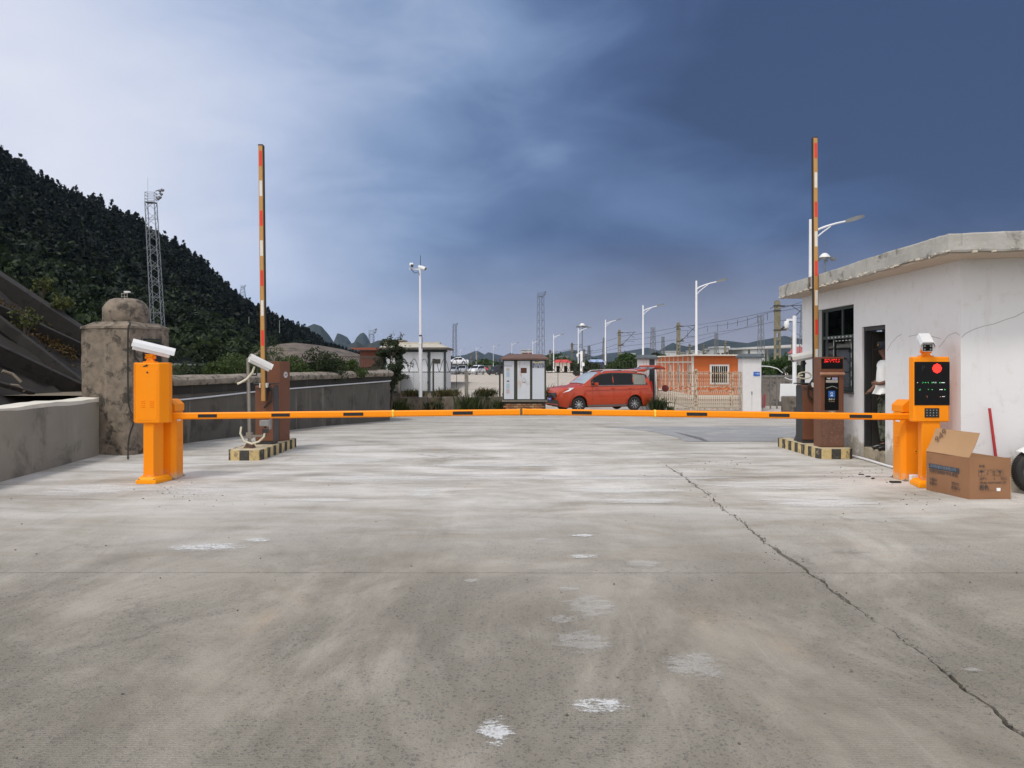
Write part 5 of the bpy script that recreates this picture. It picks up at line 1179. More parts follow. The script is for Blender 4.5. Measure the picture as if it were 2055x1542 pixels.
# ------------------------------------------------------------------ lattice slope behind the low wall
def SP(px, py, off=0.0):
    k = (px - CX) / F; q = (HOR - py) / F        # plane z = .8 * (-x - 7.6)
    y = (H + .8 * 7.6) / (-.8 * k - q); p = Vector((k * y, y, H + q * y)); return p + Vector((.62, 0, .78)) * off
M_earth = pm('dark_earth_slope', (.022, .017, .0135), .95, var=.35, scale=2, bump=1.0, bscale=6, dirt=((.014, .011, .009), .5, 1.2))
sl_ = thing('slope_protection', 'dark earth slope with concrete lattice beams behind the low wall', 'slope', (0, 0, 0))
b = MB(); nx_, ny_ = 60, 30; V = []
for j in range(ny_ + 1):
    for i in range(nx_ + 1):
        y = 8 + 14 * i / nx_; x = -7.45 - (.3 + 5.6 * j / ny_) * (1 - .0 * i); 
        lim = 2.05 + (19.0 - y) * 1.35 if y > 15 else 8; z = min(.8 * (-x - 7.6), max(.4, lim))
        V.append((x, y, z - .02 + .05 * wob(13, x * 1.7 + y * 2.3, 1) + .03 * wob(14, x * 4 - y * 3, 1)))
b.add(V, [(j * (nx_ + 1) + i, j * (nx_ + 1) + i + 1, (j + 1) * (nx_ + 1) + i + 1, (j + 1) * (nx_ + 1) + i) for j in range(ny_) for i in range(nx_)])
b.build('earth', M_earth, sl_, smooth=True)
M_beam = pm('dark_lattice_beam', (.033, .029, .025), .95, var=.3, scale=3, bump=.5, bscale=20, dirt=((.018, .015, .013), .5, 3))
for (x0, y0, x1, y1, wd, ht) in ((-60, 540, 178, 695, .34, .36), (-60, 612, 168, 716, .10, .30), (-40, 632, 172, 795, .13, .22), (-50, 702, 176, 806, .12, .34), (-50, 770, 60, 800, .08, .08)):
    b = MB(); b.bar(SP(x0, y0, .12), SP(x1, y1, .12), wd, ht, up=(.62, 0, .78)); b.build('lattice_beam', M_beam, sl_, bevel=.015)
for (x0, y0, x1, y1) in ((-5, 757, 34, 778), (10, 786, 40, 796)):
    b = MB(); b.tube([SP(x0, y0, .14), SP((x0 + x1) / 2, (y0 + y1) / 2 - 2, .16), SP(x1, y1, .12)], .03, n=6); o = b.build('dead_branch', pm('dead_wood', (.22, .18, .13), .9), None); tag(o, 'pale dead branch lying on the dark slope, ' + ('upper of two' if y0 < 770 else 'lower of two'), 'branch')
for k, (px, py, r, hh) in enumerate(((30, 690, .0, 0), (45, 688, .34, .5), (118, 640, .30, .3), (80, 612, .32, .4), (110, 648, .3, .3))):
    if not hh: continue
    p = SP(px, py, .05); bush('slope_plant', ('yellow green sapling in the dark bay between two slope beams', 'yellowish shrub on the slope crest nearest the square pillar', 'green weed on the upper slope beam, left of the yellowish shrub', 'low weed hanging over the slope crest beside the pillar')[k - 1], 'plant', p, (r, r, hh), 9, 26, .045, leafmat('yellow_leaves', (.035, .048, .012), (.10, .11, .03)), 'plants on the lattice slope', seed=40 + k)
rng = np.random.default_rng(77); P = np.array([SP(rng.uniform(-30, 150), 0) if False else SP(x, 590 + (x + 30) * .62 + rng.normal(0, 9) + 16, .02 + abs(rng.normal(0, .07))) for x in rng.uniform(-40, 150, 1500)])
o = link('creeper', quads_mesh('creeper', leafquads(P, .035, rng, .5)), leafmat('rusty_creeper', (.05, .03, .01), (.11, .07, .022))); o['kind'] = 'stuff'
# bank of earth behind the curved wall
bank = sheet('bank', list(np.linspace(-60, -7, 24)) + [-6.6, -6.0], [14, 17, 20, 24, 30, 40, 60, 90], lambda x, y: max(-.5, min(1.12, 1.12)) if True else 0, M_soil, dz=-.10)
for v in bank.data.vertices:
    cxw = float(np.interp(v.co.y, cys[:60], cxs[:60])) - .3 if v.co.y < 27 else -4.9
    k = (v.co.x + 60) / 54; v.co.x = -60 + (cxw + 60) * k; v.co.z = 1.02 + max(0, -v.co.x - 12) * .02 - (.0 if v.co.y < 45 else (v.co.y - 45) * .01)
# bushes on the bank, grass
for k, (px, py, Y, R, lab) in enumerate([(640, 742, 22.5, (.9, .7, .62), 'green bush on curved wall right of the tall brown ticket box'), (590, 745, 21.5, (.6, .5, .5), 'low green bush on the curved wall just behind the brown ticket box'), (690, 748, 24, (.8, .5, .45), 'leafy bush on the curved wall under the razor wire coil'),
        (655, 722, 25.5, (.7, .6, .55), 'tallest bush behind curved wall, rising in front of the brown rock cutting'), (486, 752, 20, (.8, .7, .55), 'dark bush behind curved wall at the white camera post'), (440, 755, 19, (.6, .5, .4), 'low bush behind the curved wall left of the camera post'), (395, 756, 19, (.5, .4, .30), 'small bush behind curved wall right of the square pillar'), (545, 735, 26, (1.1, .8, .75), 'dark bush behind the raised arm and brown ticket box'), (470, 728, 30, (1.0, .8, .6), 'distant dark bush behind the white camera post'), (735, 748, 26.5, (.5, .4, .22), 'thin weeds at the end of the curved wall coping')]):
    R = (R[0], R[1], R[2] * 1.4); c = Vector((PX(px, Y), Y, 1.05)); hz_ = max(.1, PZ(py, Y) - 1.05)
    bush('wall_bush', lab, 'bush', c, R, 26, 130, .038, L_bush if k % 3 else L_dark, 'bushes on the curved wall', stem_h=.12, seed=60 + k)
rng = np.random.default_rng(31); n = 5200
Yv = rng.uniform(24, 75, n); xv = (rng.uniform(335, 700, n) - CX) / F * Yv; P = np.stack([xv, Yv, 1.05 + abs(rng.normal(0, .22, n)) - np.maximum(0, Yv - 45) * .01], 1)
P = P[xv < np.interp(Yv, [24, 26, 75], [-5.6, -5.4, -8])]
o = link('undergrowth', quads_mesh('undergrowth', leafquads(P, .11, rng, .6)), L_dark); o['kind'] = 'stuff'
# razor wire on the curved wall
def coil(path, r, pitch, wr, n=14):
    pts = []; L = 0; P_ = [Vector(p) for p in path]; tot = sum((P_[i + 1] - P_[i]).length for i in range(len(P_) - 1)); m = int(tot / pitch * n)
    for k in range(m + 1):
        s = tot * k / m; i = 0
        while i < len(P_) - 2 and s > (P_[i + 1] - P_[i]).length: s -= (P_[i + 1] - P_[i]).length; i += 1
        d = (P_[i + 1] - P_[i]).normalized(); sd_ = d.cross(Vector((0, 0, 1))).normalized(); a = 2 * pi * k / n
        pts.append(P_[i] + d * s + sd_ * r * math.cos(a) + Vector((0, 0, r * math.sin(a))))
    b = MB(); b.tube(pts, wr, n=4); return b
M_wire = pm('rusty_wire', (.075, .06, .05), .7, metal=.4)
o = coil([(-6.9, 22.0, 1.55), (-5.55, 23.2, 1.56), (-4.75, 25.3, 1.57), (-4.5, 26.6, 1.57)], .23, .17, .008).build('razor_wire', M_wire, None); tag(o, 'coil of dark razor wire on top of the curved wall', 'razor wire')
# ------------------------------------------------------------------ retaining wall, fence, weeds
rw_ = thing('retaining_wall', 'low stained concrete retaining wall in separate blocks below the chain link fence', 'wall', (0, 0, 0))
M_ret = pm('stained_retaining_concrete', (.15, .125, .10), .95, var=.25, scale=1.6, bump=.7, bscale=14, dirt=((.06, .052, .042), .5, 1.5), strk=((.23, .20, .16), .6, 4))
YR = 32.6
for x0, x1, sl0, sl1 in ((770, 797, 0, 8), (812, 860, 6, 4), (878, 931, 10, 2), (946, 975, 6, 0), (980, 1016, 4, 4)):
    b = MB(); a, c = PX(x0, YR), PX(x1, YR); b.extr([(a, YR, gz(YR) - .1), (c, YR, gz(YR) - .1), (c - sl1 * .02, YR, .20), (a + sl0 * .02, YR, .20)], (0, .5, 0)); b.build('wall_block', M_ret, rw_, bevel=.02)
b = MB(); b.bb((-9, YR + .35, -.7), (0.9, YR + 1.1, .14)); b.bb((-9, YR + 1.1, -.7), (PX(905, 38), 43, .14)); o = b.build('fill_bank', M_soil, rw_)
def chain_fence(label, p0, p1, z0, z1, posts, coil_r=.27, pitch=.42, cell=.075):
    f = thing('chain_link_fence', label, 'fence', (0, 0, 0), 0, 'chain link fences'); p0, p1 = Vector(p0), Vector(p1); L = (p1 - p0).length; d = (p1 - p0) / L
    h = z1 - z0; b = MB(); wr = .004
    P3 = lambda s, z: p0 + d * s + Vector((0, 0, z - p0.z))
    n = int((L + h) / cell)
    V = []; Fc = []
    nn = d.cross(Vector((0, 0, 1))).normalized()
    for k in range(n):
        for sg in (1, -1):
            s0 = k * cell - h if sg > 0 else k * cell; s1 = s0 + sg * h; za, zb = z0, z1
            lo, hi = (s0, s1)
            def clip(s, z, s2, z2):
                t = ((0 if s < 0 else L) - s) / (s2 - s); return (0 if s < 0 else L), z + (z2 - z) * t
            if (lo < 0 and hi < 0) or (lo > L and hi > L): continue
            if lo < 0 or lo > L: lo, za = clip(lo, za, hi, zb)
            if hi < 0 or hi > L: hi, zb = clip(hi, zb, lo, za)
            A, Bq = P3(lo, za), P3(hi, zb); pr = (Bq - A).normalized().cross(nn) * wr; o_ = len(V)
            V += [A - pr, A + pr, Bq + pr, Bq - pr]; Fc.append((o_, o_ + 1, o_ + 2, o_ + 3))
    link('wire_mesh', mesh_np('wire_mesh', [tuple(v) for v in V], Fc), pm('galvanised_wire', (.17, .17, .165), .6, metal=.3), f, kind='stuff')
    b = MB(); b.bar(P3(0, z1), P3(L, z1), .03, .035); b.build('top_rail', pm('dull_rail', (.085, .08, .07), .7, var=.3, scale=8), f)
    for s, kind in posts:
        b = MB(); c = P3(s, 0)
        if kind == 'c': b.bb((c.x - .075, c.y - .05, z0 - .25), (c.x + .075, c.y + .08, z1 + .06)); b.build('concrete_post', pm('post_concrete', (.23, .21, .18), .9, var=.2, scale=6, bump=.4), f)
        elif kind == 's': b.bb((c.x - .035, c.y - .03, z0 - .25), (c.x + .035, c.y + .03, z1 + .55)); b.build('steel_post', pm('dark_post', (.06, .055, .05), .7, var=.3), f)
        else: b.bb((c.x - .012, c.y - .012, z0 - .2), (c.x + .012, c.y + .012, z1)); b.build('wire_stay', pm('dark_post', (.06, .055, .05), .7), f)
    coil([P3(0, z1 + coil_r + .01), P3(L, z1 + coil_r + .01)], coil_r, pitch, .013, n=14).build('razor_wire', M_wire, f)
    return f
YF = 33.2; xa = PX(765, YF); fxs = lambda px: PX(px, YF) - xa
chain_fence('chain link fence with razor coil in front of the grey white equipment cabin', (xa, YF, .18), (PX(1016, YF), YF, .18), .18, PZ(747, YF), [(fxs(800), 'c'), (fxs(869.5), 's'), (fxs(916.5), 't'), (fxs(936), 'c'), (fxs(1003), 's')])
q0 = Vector((PX(1092, 36.5), 36.5, -.15)); q1 = Vector((PX(1284, 39.5), 39.5, -.15)); Lq = (q1 - q0).length
chain_fence('chain link fence with razor coil running behind the orange car', q0, q1, -.15, 1.14, [(Lq * .135, 't'), (Lq * .45, 'c'), (Lq * .75, 't')], cell=.08)
for k, (px, py, R, n_, hh, m1, m2, lab) in enumerate([(800, 826, (.45, .2, .5), 380, .75, L_weed, None, 'tall green weeds at the end of the curved wall'), (868, 826, (.42, .2), 320, .72, L_dark, L_dry, 'dark weeds in gap between two blocks left of the fence post'), (945, 827, (.48, .22), 520, 1.0, L_weed, L_dark, 'tall grass clump under the concrete fence post'), (1003, 826, (.22, .15), 200, .65, L_weed, None, 'weeds at the left foot of the grey transformer kiosk'), (832, 803, (.5, .15), 260, .30, L_dry, L_weed, 'dry grass on the retaining wall at the white camera pole'), (895, 803, (.5, .15), 300, .34, L_dry, L_weed, 'dry grass on the retaining wall right of the white pole'), (975, 802, (.45, .15), 260, .36, L_weed, L_dry, 'short weeds on the retaining wall left of the kiosk'), (1102, 800, (.25, .2), 160, .6, L_weed, L_dry, 'weeds between the transformer kiosk and the orange car'),
        (1318, 826, (.42, .25), 460, .78, L_dark, L_weed, 'dark tall grass behind the orange car at the gate'), (1345, 826, (.15, .1), 80, .25, L_weed, None, 'small weed tuft in front of the rusty gate')]):
    Y = 32.3 if k < 4 else (32.95 if k < 7 else 35.2); z = PZ(py, Y)
    z = gz(Y) if k < 4 or k > 7 else (.15 if k < 7 else -.1)
    if k in (0, 1, 2, 8): weedy = bush('weed_clump', lab, 'weeds', (PX(px, Y), Y, z), (R[0] * 1.05, R[1], hh * .62), 22, 90, .035, m1, 'weeds along the fence', stem_h=.1, seed=190 + k)
    if k in (0, 1, 2, 8): grass_blades(weedy, R, n_ // 2, hh * .75, m1, m2, 90 + k); continue
    grass_tuft('weed_clump', lab, (PX(px, Y), Y, z), R, n_, hh, m1, 90 + k, 'weeds along the fence', m2)
t_ = tree('fence_tree', 'small dark tree beside the curved wall end, leaning over the fence', (PX(783, 31.6), 31.6, -.4), 3.5, (.68, .6, 1.05), .055, 40, 140, .05, L_dark, 12, crown_c=1.95, asp=.4)
rng = np.random.default_rng(6); b = MB(); lv = []
for (x0, z0, x1, z1) in ((.1, 2.0, .95, 1.9), (.2, 1.7, .8, 1.35), (.1, 2.3, .75, 2.6), (-.1, 2.5, .1, 3.15), (.1, 2.6, .55, 3.1)):
    b.tube([(x0, 0, z0), ((x0 + x1) / 2, -.05, (z0 + z1) / 2 + .12), (x1, -.05, z1)], [.014, .009, .004], n=5)
    s = rng.uniform(0, 1, 70); lv.append(np.stack([x0 + (x1 - x0) * s + rng.normal(0, .05, 70), rng.normal(-.03, .06, 70), z0 + (z1 - z0) * s + .2 * s * (1 - s) + rng.normal(0, .06, 70)], 1))
b.build('limb', M_bark, t_); link('spray', quads_mesh('spray', leafquads(np.concatenate(lv), .055, rng, .1, .3)), L_dark, t_)
# ------------------------------------------------------------------ grey-white equipment cabin behind the fence
M_cabw = pm('cabin_sheet', (.72, .735, .77), .5, var=.04, scale=1.5, dirt=((.42, .40, .36), .62, 1.6), strk=((.45, .44, .42), .66, 4))
M_teal = pm('teal_frame', (.050, .075, .070), .6, var=.15, scale=4)
YC = 38.0
cab = thing('equipment_cabin', 'grey white metal equipment cabin with teal posts and sloped roof behind the fence', 'cabin', (PX(835, YC), YC, .14)); cX = lambda px: PX(px, YC) - PX(835, YC); zt = PZ(702, YC) - .14; zb = .10
b = MB(); b.bb((cX(772), .0, zb), (cX(895), 3.0, zt)); b.build('wall', M_cabw, cab)
for k, (x0, x1) in enumerate(((775, 800), (804.5, 830), (830.6, 858), (864.5, 890.5))):
    b = MB(); b.bb((cX(x0), -.03, .12), (cX(x1), -.001, zt - .02)); b.build('panel', M_cabw, cab, bevel=.006)
for x in (772, 802, 861, 893):
    b = MB(); b.bb((cX(x) - .055, -.06, .0), (cX(x) + .055, .02, zt)); b.build('corner_post', M_teal, cab)
b = MB(); b.bb((cX(768), -.05, zt - .12), (cX(898), -.031, zt)); b.bb((cX(770), -.04, 0), (cX(896), .0, .1)); b.build('frame_rail', M_teal, cab, kind='stuff')
b = MB(); e0, e1 = cX(764), cX(900); b.prism([(e0, -.45), (e1, -.45), (e1, 3.3), (e0, 3.3)], zt, zt + .10); b.build('roof_edge', pm('dirty_roof_edge', (.10, .09, .08), .9, var=.3, scale=4), cab)
b = MB(); b.prism([(e0, -.45), (e1, -.45), (e1, 3.3), (e0, 3.3)], zt + .10, zt + .30, [(e0 + .05, .9), (e1 - .55, .9), (e1 - .55, 2.4), (e0 + .05, 2.4)]); b.bb((e0 - .05, 1.0, zt + .30), (e1 - .5, 1.7, zt + .38)); b.build('roof', pm('cream_roof', (.46, .42, .34), .9, var=.15, scale=2, dirt=((.22, .2, .16), .55, 2)), cab)
b = MB(); b.bb((cX(871), -.05, PZ(730, YC) - .14), (cX(884), -.031, PZ(721, YC) - .14)); b.build('name_plate', pm('dark_plate', (.07, .065, .045), .6, var=.3, scale=30), cab)
for z in (.45, 1.7): b = MB(); b.bb((cX(858), -.08, z), (cX(860.5), -.03, z + .13)); b.build('hinge', M_blk, cab)
# ------------------------------------------------------------------ transformer kiosk on a brick plinth
YT = 31.4; sT = F / YT
tk = thing('transformer_kiosk', 'grey electrical kiosk with dark green frame, rust stains and warning sign', 'kiosk', (PX(1052.5, YT), YT, gz(YT))); tX = lambda px: PX(px, YT) - PX(1052.5, YT); tZ = lambda py: PZ(py, YT) - gz(YT)
M_kg = pm('dark_olive_frame', (.040, .042, .026), .7, var=.25, scale=5, dirt=((.11, .07, .03), .64, 6))
def rustpanel():
    m, nt, b_, out = newmat('rusty_grey_panel'); co = coords(nt)
    c = mixc(nt, noise(nt, co, 3, 5), (.47, .49, .53), (.56, .58, .62)); f = step(nt, noise(nt, mapped(nt, co, (4, 4, 1.1)), 1.0, 8, .68, .4), .52, .70)
    sep = nd(nt, 'ShaderNodeSeparateXYZ', {0: co}); near = nd(nt, 'ShaderNodeMapRange', {0: mth(nt, 'ABSOLUTE', mth(nt, 'ADD', sep.outputs[0], -.04)), 1: .45, 2: .12, 3: .0, 4: 1.0}).outputs[0]
    c = mixc(nt, mth(nt, 'MULTIPLY', f, near), c, (.42, .21, .06)); c = mixc(nt, mth(nt, 'MULTIPLY', step(nt, noise(nt, mapped(nt, co, (6, 6, 1.3)), 1.0, 8, .7), .58, .7), near), c, (.26, .10, .03))
    nt.links.new(c, b_.inputs['Base Color']); b_.inputs['Roughness'].default_value = .6; return m
M_kp = rustpanel(); M_kp2 = pm('grey_panel', (.50, .525, .57), .55, var=.04, scale=2, dirt=((.40, .34, .24), .68, 3))
b = MB(); b.bb((tX(1009), .0, tZ(803)), (tX(1096), 1.4, tZ(722))); b.build('body', M_kg, tk)
b = MB(); b.prism([(tX(1003), -.16), (tX(1101), -.16), (tX(1101), 1.55), (tX(1003), 1.55)], tZ(722), tZ(719)); b.prism([(tX(1004), -.15), (tX(1100), -.15), (tX(1100), 1.54), (tX(1004), 1.54)], tZ(719), tZ(710.5), [(tX(1022), .5), (tX(1089), .5), (tX(1089), .9), (tX(1022), .9)]); b.build('roof', pm('rust_red_roof', (.13, .075, .06), .8, var=.3, scale=3), tk)
doors = []
for x0, x1, m_ in ((1011.5, 1031.5, M_kp2), (1038.5, 1063.5, M_kp), (1068.5, 1092.5, M_kp2)):
    b = MB(); b.bb((tX(x0), -.022, tZ(801.5)), (tX(x1), -.001, tZ(724.5))); d = b.build('door', m_, tk, bevel=.004); doors.append(d)
b = MB(); b.bb((tX(1045), -.026, tZ(749)), (tX(1057), -.022, tZ(738.5))); b.build('rusty_plate', pm('rust_plate', (.07, .022, .012), .8, var=.3, scale=12), doors[1])
b = MB(); b.extr([(tX(1047.5), -.026, tZ(766.5)), (tX(1056), -.026, tZ(766.5)), (tX(1051.8), -.026, tZ(758))], (0, -.003, 0)); b.extr([(tX(1046.5), -.026, tZ(769)), (tX(1056.5), -.026, tZ(769)), (tX(1056.5), -.026, tZ(767.2)), (tX(1046.5), -.026, tZ(767.2))], (0, -.003, 0)); ws = b.build('warning_sign', pm('faded_white', (.66, .66, .64), .6), doors[1])
b = MB(); [b.bar((tX(a), -.0305, tZ(c)), (tX(e), -.0305, tZ(g)), .002, .018, up=(0, 1, 0)) for a, c, e, g in ((1047.5, 766.3, 1056, 766.3), (1047.5, 766.3, 1051.8, 758.2), (1056, 766.3, 1051.8, 758.2))]; b.bar((tX(1051.6), -.0305, tZ(760.5)), (tX(1052.2), -.0305, tZ(765)), .002, .02, up=(0, 1, 0)); b.build('warning_mark', M_ink, ws)
text('有电危险', .034, M_ink, ws, (tX(1051.5), -.031, tZ(768.1)), align='CENTER')
text('高压危险', .115, pm('blue_ink', (.05, .055, .10), .8), doors[2], (tX(1080), -.0235, tZ(732.2)), align='CENTER', bold=.002); text('请勿靠近箱', .10, pm('blue_ink', (.05, .055, .10), .8), doors[2], (tX(1080), -.0235, tZ(737.2)), align='CENTER', bold=.002)
b = MB(); b.bb((tX(1071.5), -.026, tZ(729)), (tX(1088), -.022, tZ(726.3))); b.build('paper_strip', pm('yellowed_paper', (.66, .58, .36), .8), doors[2]); b = MB(); b.tube([(tX(1073), -.03, tZ(725.6)), (tX(1077), -.035, tZ(726.4)), (tX(1082), -.03, tZ(725.4))], .012, n=5); b.build('hanging_wire', M_blk, doors[2])
text('配电箱设备', .06, pm('grey_ink', (.24, .24, .25), .8), doors[0], (tX(1019.5), -.0235, tZ(735)), align='CENTER')
pr = [pm('print_brown', (.36, .27, .22), .7), pm('print_blue', (.25, .36, .43), .7)]
for k, (y0, y1, c) in enumerate(((739, 745, 0), (746, 757, 1), (770, 780, 1), (781, 790, 0))):
    b = MB(); [b.bb((tX(1016.3 + q * 1.35), -.0245, tZ(y1)), (tX(1017.1 + q * 1.35), -.022, tZ(y0))) for q in range(5)]; b.build('poster_line', pr[c], doors[0], kind='stuff')
b = MB(); b.bb((tX(1017), -.0245, tZ(766.5)), (tX(1022), -.022, tZ(764))); b.bb((tX(1009.8), -.03, tZ(757)), (tX(1011.2), -.022, tZ(753.5))); b.build('door_latch', M_blk, doors[0])
pln = bpy.data.objects.new('plinth', None); COL.objects.link(pln); pln.parent = tk
hp = tZ(805)
b = MB(); b.bb((tX(1011), .04, -.05), (tX(1095), 1.3, hp - .03)); b.build('mortar', pm('dark_mortar', (.05, .042, .034), .95, var=.3, scale=6), pln)
b = MB(); b.bb((tX(1007), -.06, hp - .03), (tX(1098), 1.35, hp + .03)); b.build('plinth_cap', pm('plinth_cap_concrete', (.16, .145, .12), .9, var=.3, scale=4), pln)
bm_ = []
for row in range(6):
    for k in range(9):
        x = tX(1010) + k * .205 + (.1 if row % 2 else 0)
        if x + .19 > tX(1097): continue
        if k in (4,) and row < 4: continue
        q = MB(); q.box((x + .095, .03 + rnd.uniform(-.012, .006), .035 + row * .078), (.19, .06, .064)); q.build('brick', pm('old_brick_%d' % (k % 3), [(.26, .125, .06), (.20, .11, .06), (.32, .19, .10)][k % 3], .95, var=.3, scale=8), pln)
# ------------------------------------------------------------------ white camera pole in front of the fence
YP = 32.4; cp = thing('camera_pole', 'tall white camera pole with two cameras and aerial at the chain link fence', 'camera pole', (PX(844, YP), YP, .2)); pz = lambda py: PZ(py, YP) - .2
b = MB(); b.cyl((0, 0, 0), (0, 0, pz(690)), .075, n=14); b.build('lower_pole', pm('scuffed_white_pole', (.72, .72, .73), .5, var=.06, dirt=((.40, .32, .22), .60, 9)), cp, smooth=True)
b = MB(); b.cyl((0, 0, pz(690)), (-.02, 0, pz(538)), .055, .04, n=14); b.cyl((0, 0, pz(691)), (0, 0, pz(688.5)), .085, n=14); b.build('pole', M_wpole, cp, smooth=True)
b = MB(); b.bar((-.02, 0, pz(541)), (-.46, 0, pz(540)), .04, .05); b.build('cross_arm', M_wpole, cp)
b = MB(); b.cyl((0, -.03, pz(540)), (0, -.03, pz(513)), .014, .01, n=6); b.build('aerial', M_dk, cp)
bullet_camera(cp, (-.36, -.03, pz(536)), (.25, -1, -.30), L=.26, wd=.13); bullet_camera(cp, (.06, -.03, pz(541.5)), (.75, -.6, -.28), L=.32, wd=.12)
b = MB(); b.tube([(-.4, -.03, pz(539)), (-.3, -.05, pz(545)), (-.22, -.05, pz(549)), (-.1, -.05, pz(546)), (-.03, -.05, pz(552))], .014, n=6); b.tube([(-.05, -.06, pz(674)), (.06, -.09, pz(673)), (.08, -.09, pz(680)), (.06, -.06, pz(700))], .012, n=6); b.build('cable', M_rub, cp, smooth=True)
b = MB(); b.cyl((0, 0, pz(675)), (0, 0, pz(672.5)), .062, n=12); b.build('cable_clamp', M_dk, cp)
# ------------------------------------------------------------------ vehicles
M_cglass = pm('car_glass', (.006, .007, .008), .12, var=.0, spec=.25)
M_chrome = pm('chrome', (.6, .6, .62), .18, metal=.9, var=.03)
M_head = pm('headlamp_lens', (.72, .74, .78), .12, var=.1, scale=20, spec=.9)
def carpaint(name, col): return pm(name, col, .38, var=.03, scale=2, coat=.5, spec=.35)
M_carO = carpaint('orange_red_paint', (.44, .046, .009))
def interp1(tab, x): return float(np.interp(x, [a for a, _ in tab], [c for _, c in tab]))
def car(root, paint, L=4.35, Wd=1.72, Hh=1.66, fa=.84, ra=3.44, R=.318, detail=True, style='mpv'):
    """nose at x=0 looking to -x, tail at x=L; y is width, z=0 is the ground"""
    hw = Wd / 2
    if style == 'mpv':
        bonnet = [(0, .76), (.07, .91), (.22, .985), (.75, 1.045), (1.05, 1.07), (1.2, 1.08), (2.0, 1.06), (4.2, 1.08), (L, 1.02)]
        roof = [(1.06, 1.06), (1.28, 1.23), (1.70, 1.52), (1.92, 1.60), (2.4, Hh - .01), (3.3, Hh - .03), (3.95, Hh - .09), (4.12, 1.50), (4.28, 1.15), (L, 1.02)]
        cab0, cab1 = 1.04, 4.28
    else:
        bonnet = [(0, .60), (.1, .76), (.5, .86), (1.1, .93), (3.5, .95), (4.2, .98), (L, .90)]
        roof = [(1.1, .93), (1.75, 1.32), (2.2, Hh - .02), (2.9, Hh - .03), (3.55, 1.2), (4.0, .98), (L, .9)]
        cab0, cab1 = 1.12, 3.9
    low = [(0, .30), (.15, .22), (.5, .20), (L - .4, .22), (L, .34)]
    wid = [(0, .80), (.12, .90), (.4, .97), (.9, 1.0), (3.6, 1.0), (L - .3, .97), (L, .90)]
    xs = sorted(set(list(np.linspace(0, L, 46)) + [fa - R - .05, fa + R + .05, ra - R - .05, ra + R + .05]))
    rows = []; AR = R + .055
    for x in xs:
        w_ = hw * interp1(wid, x); zb = interp1(low, x); zt = interp1(bonnet, x)
        for ax in (fa, ra):
            if abs(x - ax) < AR: zb = max(zb, R + math.sqrt(AR ** 2 - (x - ax) ** 2))
        zm = max(zb + .02, .62)
        rows.append([(w_ * .93, zb), (w_ * .985, zb + (zm - zb) * .4), (w_, zm), (w_ * .985, max(zm + .02, zt - .16)), (w_ * .955, max(zm + .03, zt - .04)), (w_ * .86, max(zm + .035, zt + .005)), (w_ * .45, max(zm + .04, zt + .025)), (0, max(zm + .04, zt + .03))])
    V = []; m = 15
    for x, r in zip(xs, rows):
        full = [(-w_, z) for w_, z in r] + [(w_, z) for w_, z in r[::-1][1:]]
        xo = 0
        for w_, z in full:
            bul = .10 * (1 - (abs(w_) / hw) ** 2) if x < .3 else 0
            V.append((x - bul * (1 - x / .3) if x < .3 else x, w_, z))
    b = MB(); n = len(xs); b.add(V, [(i * m + k, i * m + k + 1, (i + 1) * m + k + 1, (i + 1) * m + k) for i in range(n - 1) for k in range(m - 1)] + [tuple(range(m))[::-1], tuple(range((n - 1) * m, n * m))])
    body = b.build('body', paint, root, smooth=True)
    # cabin shell
    cx_ = [x for x in np.linspace(cab0, cab1, 34)]; V = []; k7 = 9
    for x in cx_:
        zt = interp1(roof, x); zb = interp1(bonnet, x) - .03; w0_ = hw * interp1(wid, x) * .955; f = max(0, (zt - zb)) / .6; w1_ = w0_ - .145 * f
        prof = [(-w0_, zb), (-(w0_ + (w1_ - w0_) * .5), zb + (zt - zb) * .5), (-w1_, zb + (zt - zb) * .90), (-w1_ * .90, zb + (zt - zb) * .985), (0, zt + .025)]
        prof = prof + [(-a, c) for a, c in prof[::-1][1:]]; V += [(x, a, c) for a, c in prof]
    b = MB(); n = len(cx_); b.add(V, [(i * k7 + k, i * k7 + k + 1, (i + 1) * k7 + k + 1, (i + 1) * k7 + k) for i in range(n - 1) for k in range(k7 - 1)] + [tuple(range(k7))[::-1], tuple(range((n - 1) * k7, n * k7))])
    b.build('roof', paint, root, smooth=True)
    def side_pt(x, fr, s, off=.008):          # point on the cabin flank at height fraction fr
        zt = interp1(roof, x); zb = interp1(bonnet, x) - .03; w0_ = hw * interp1(wid, x) * .955; f = max(0, (zt - zb)) / .6; w1_ = w0_ - .145 * f
        w_ = w0_ + (w1_ - w0_) * (fr / .9 if fr < .9 else 1); return (x, s * (w_ + off), zb + (zt - zb) * fr)
    def sidepane(nm, x0, x1, s, mat, f0=.10, f1=.86, par=root, off=.008, n=8):
        b = MB(); V = []
        for k in range(n + 1):
            x = x0 + (x1 - x0) * k / n; top = f1
            for fr in (f0, (f0 + top) / 2, top): V.append(side_pt(x, fr, s, off))
        b.add(V, [(k * 3 + q, k * 3 + q + 1, (k + 1) * 3 + q + 1, (k + 1) * 3 + q) for k in range(n) for q in range(2)]); return b.build(nm, mat, par, smooth=True)
    if style == 'mpv': gl = ((1.52, 2.42), (2.46, 3.36), (3.40, 3.98)); ws = (1.16, 1.86)
    else: gl = ((1.62, 2.4), (2.45, 3.2)); ws = (1.22, 1.95)
    for s in (-1, 1):
        if detail:
            sidepane('window_surround', gl[0][0] - .12, gl[-1][1] + .10, s, M_blk, .07, .92, off=.004, n=16)
        for k, (x0, x1) in enumerate(gl): sidepane('side_window', x0, x1, s, M_cglass if not (detail and k == 2) else pm('bright_quarter_glass', (.20, .20, .17), .08, spec=.6), .12 if k else .14, .85, off=.010)
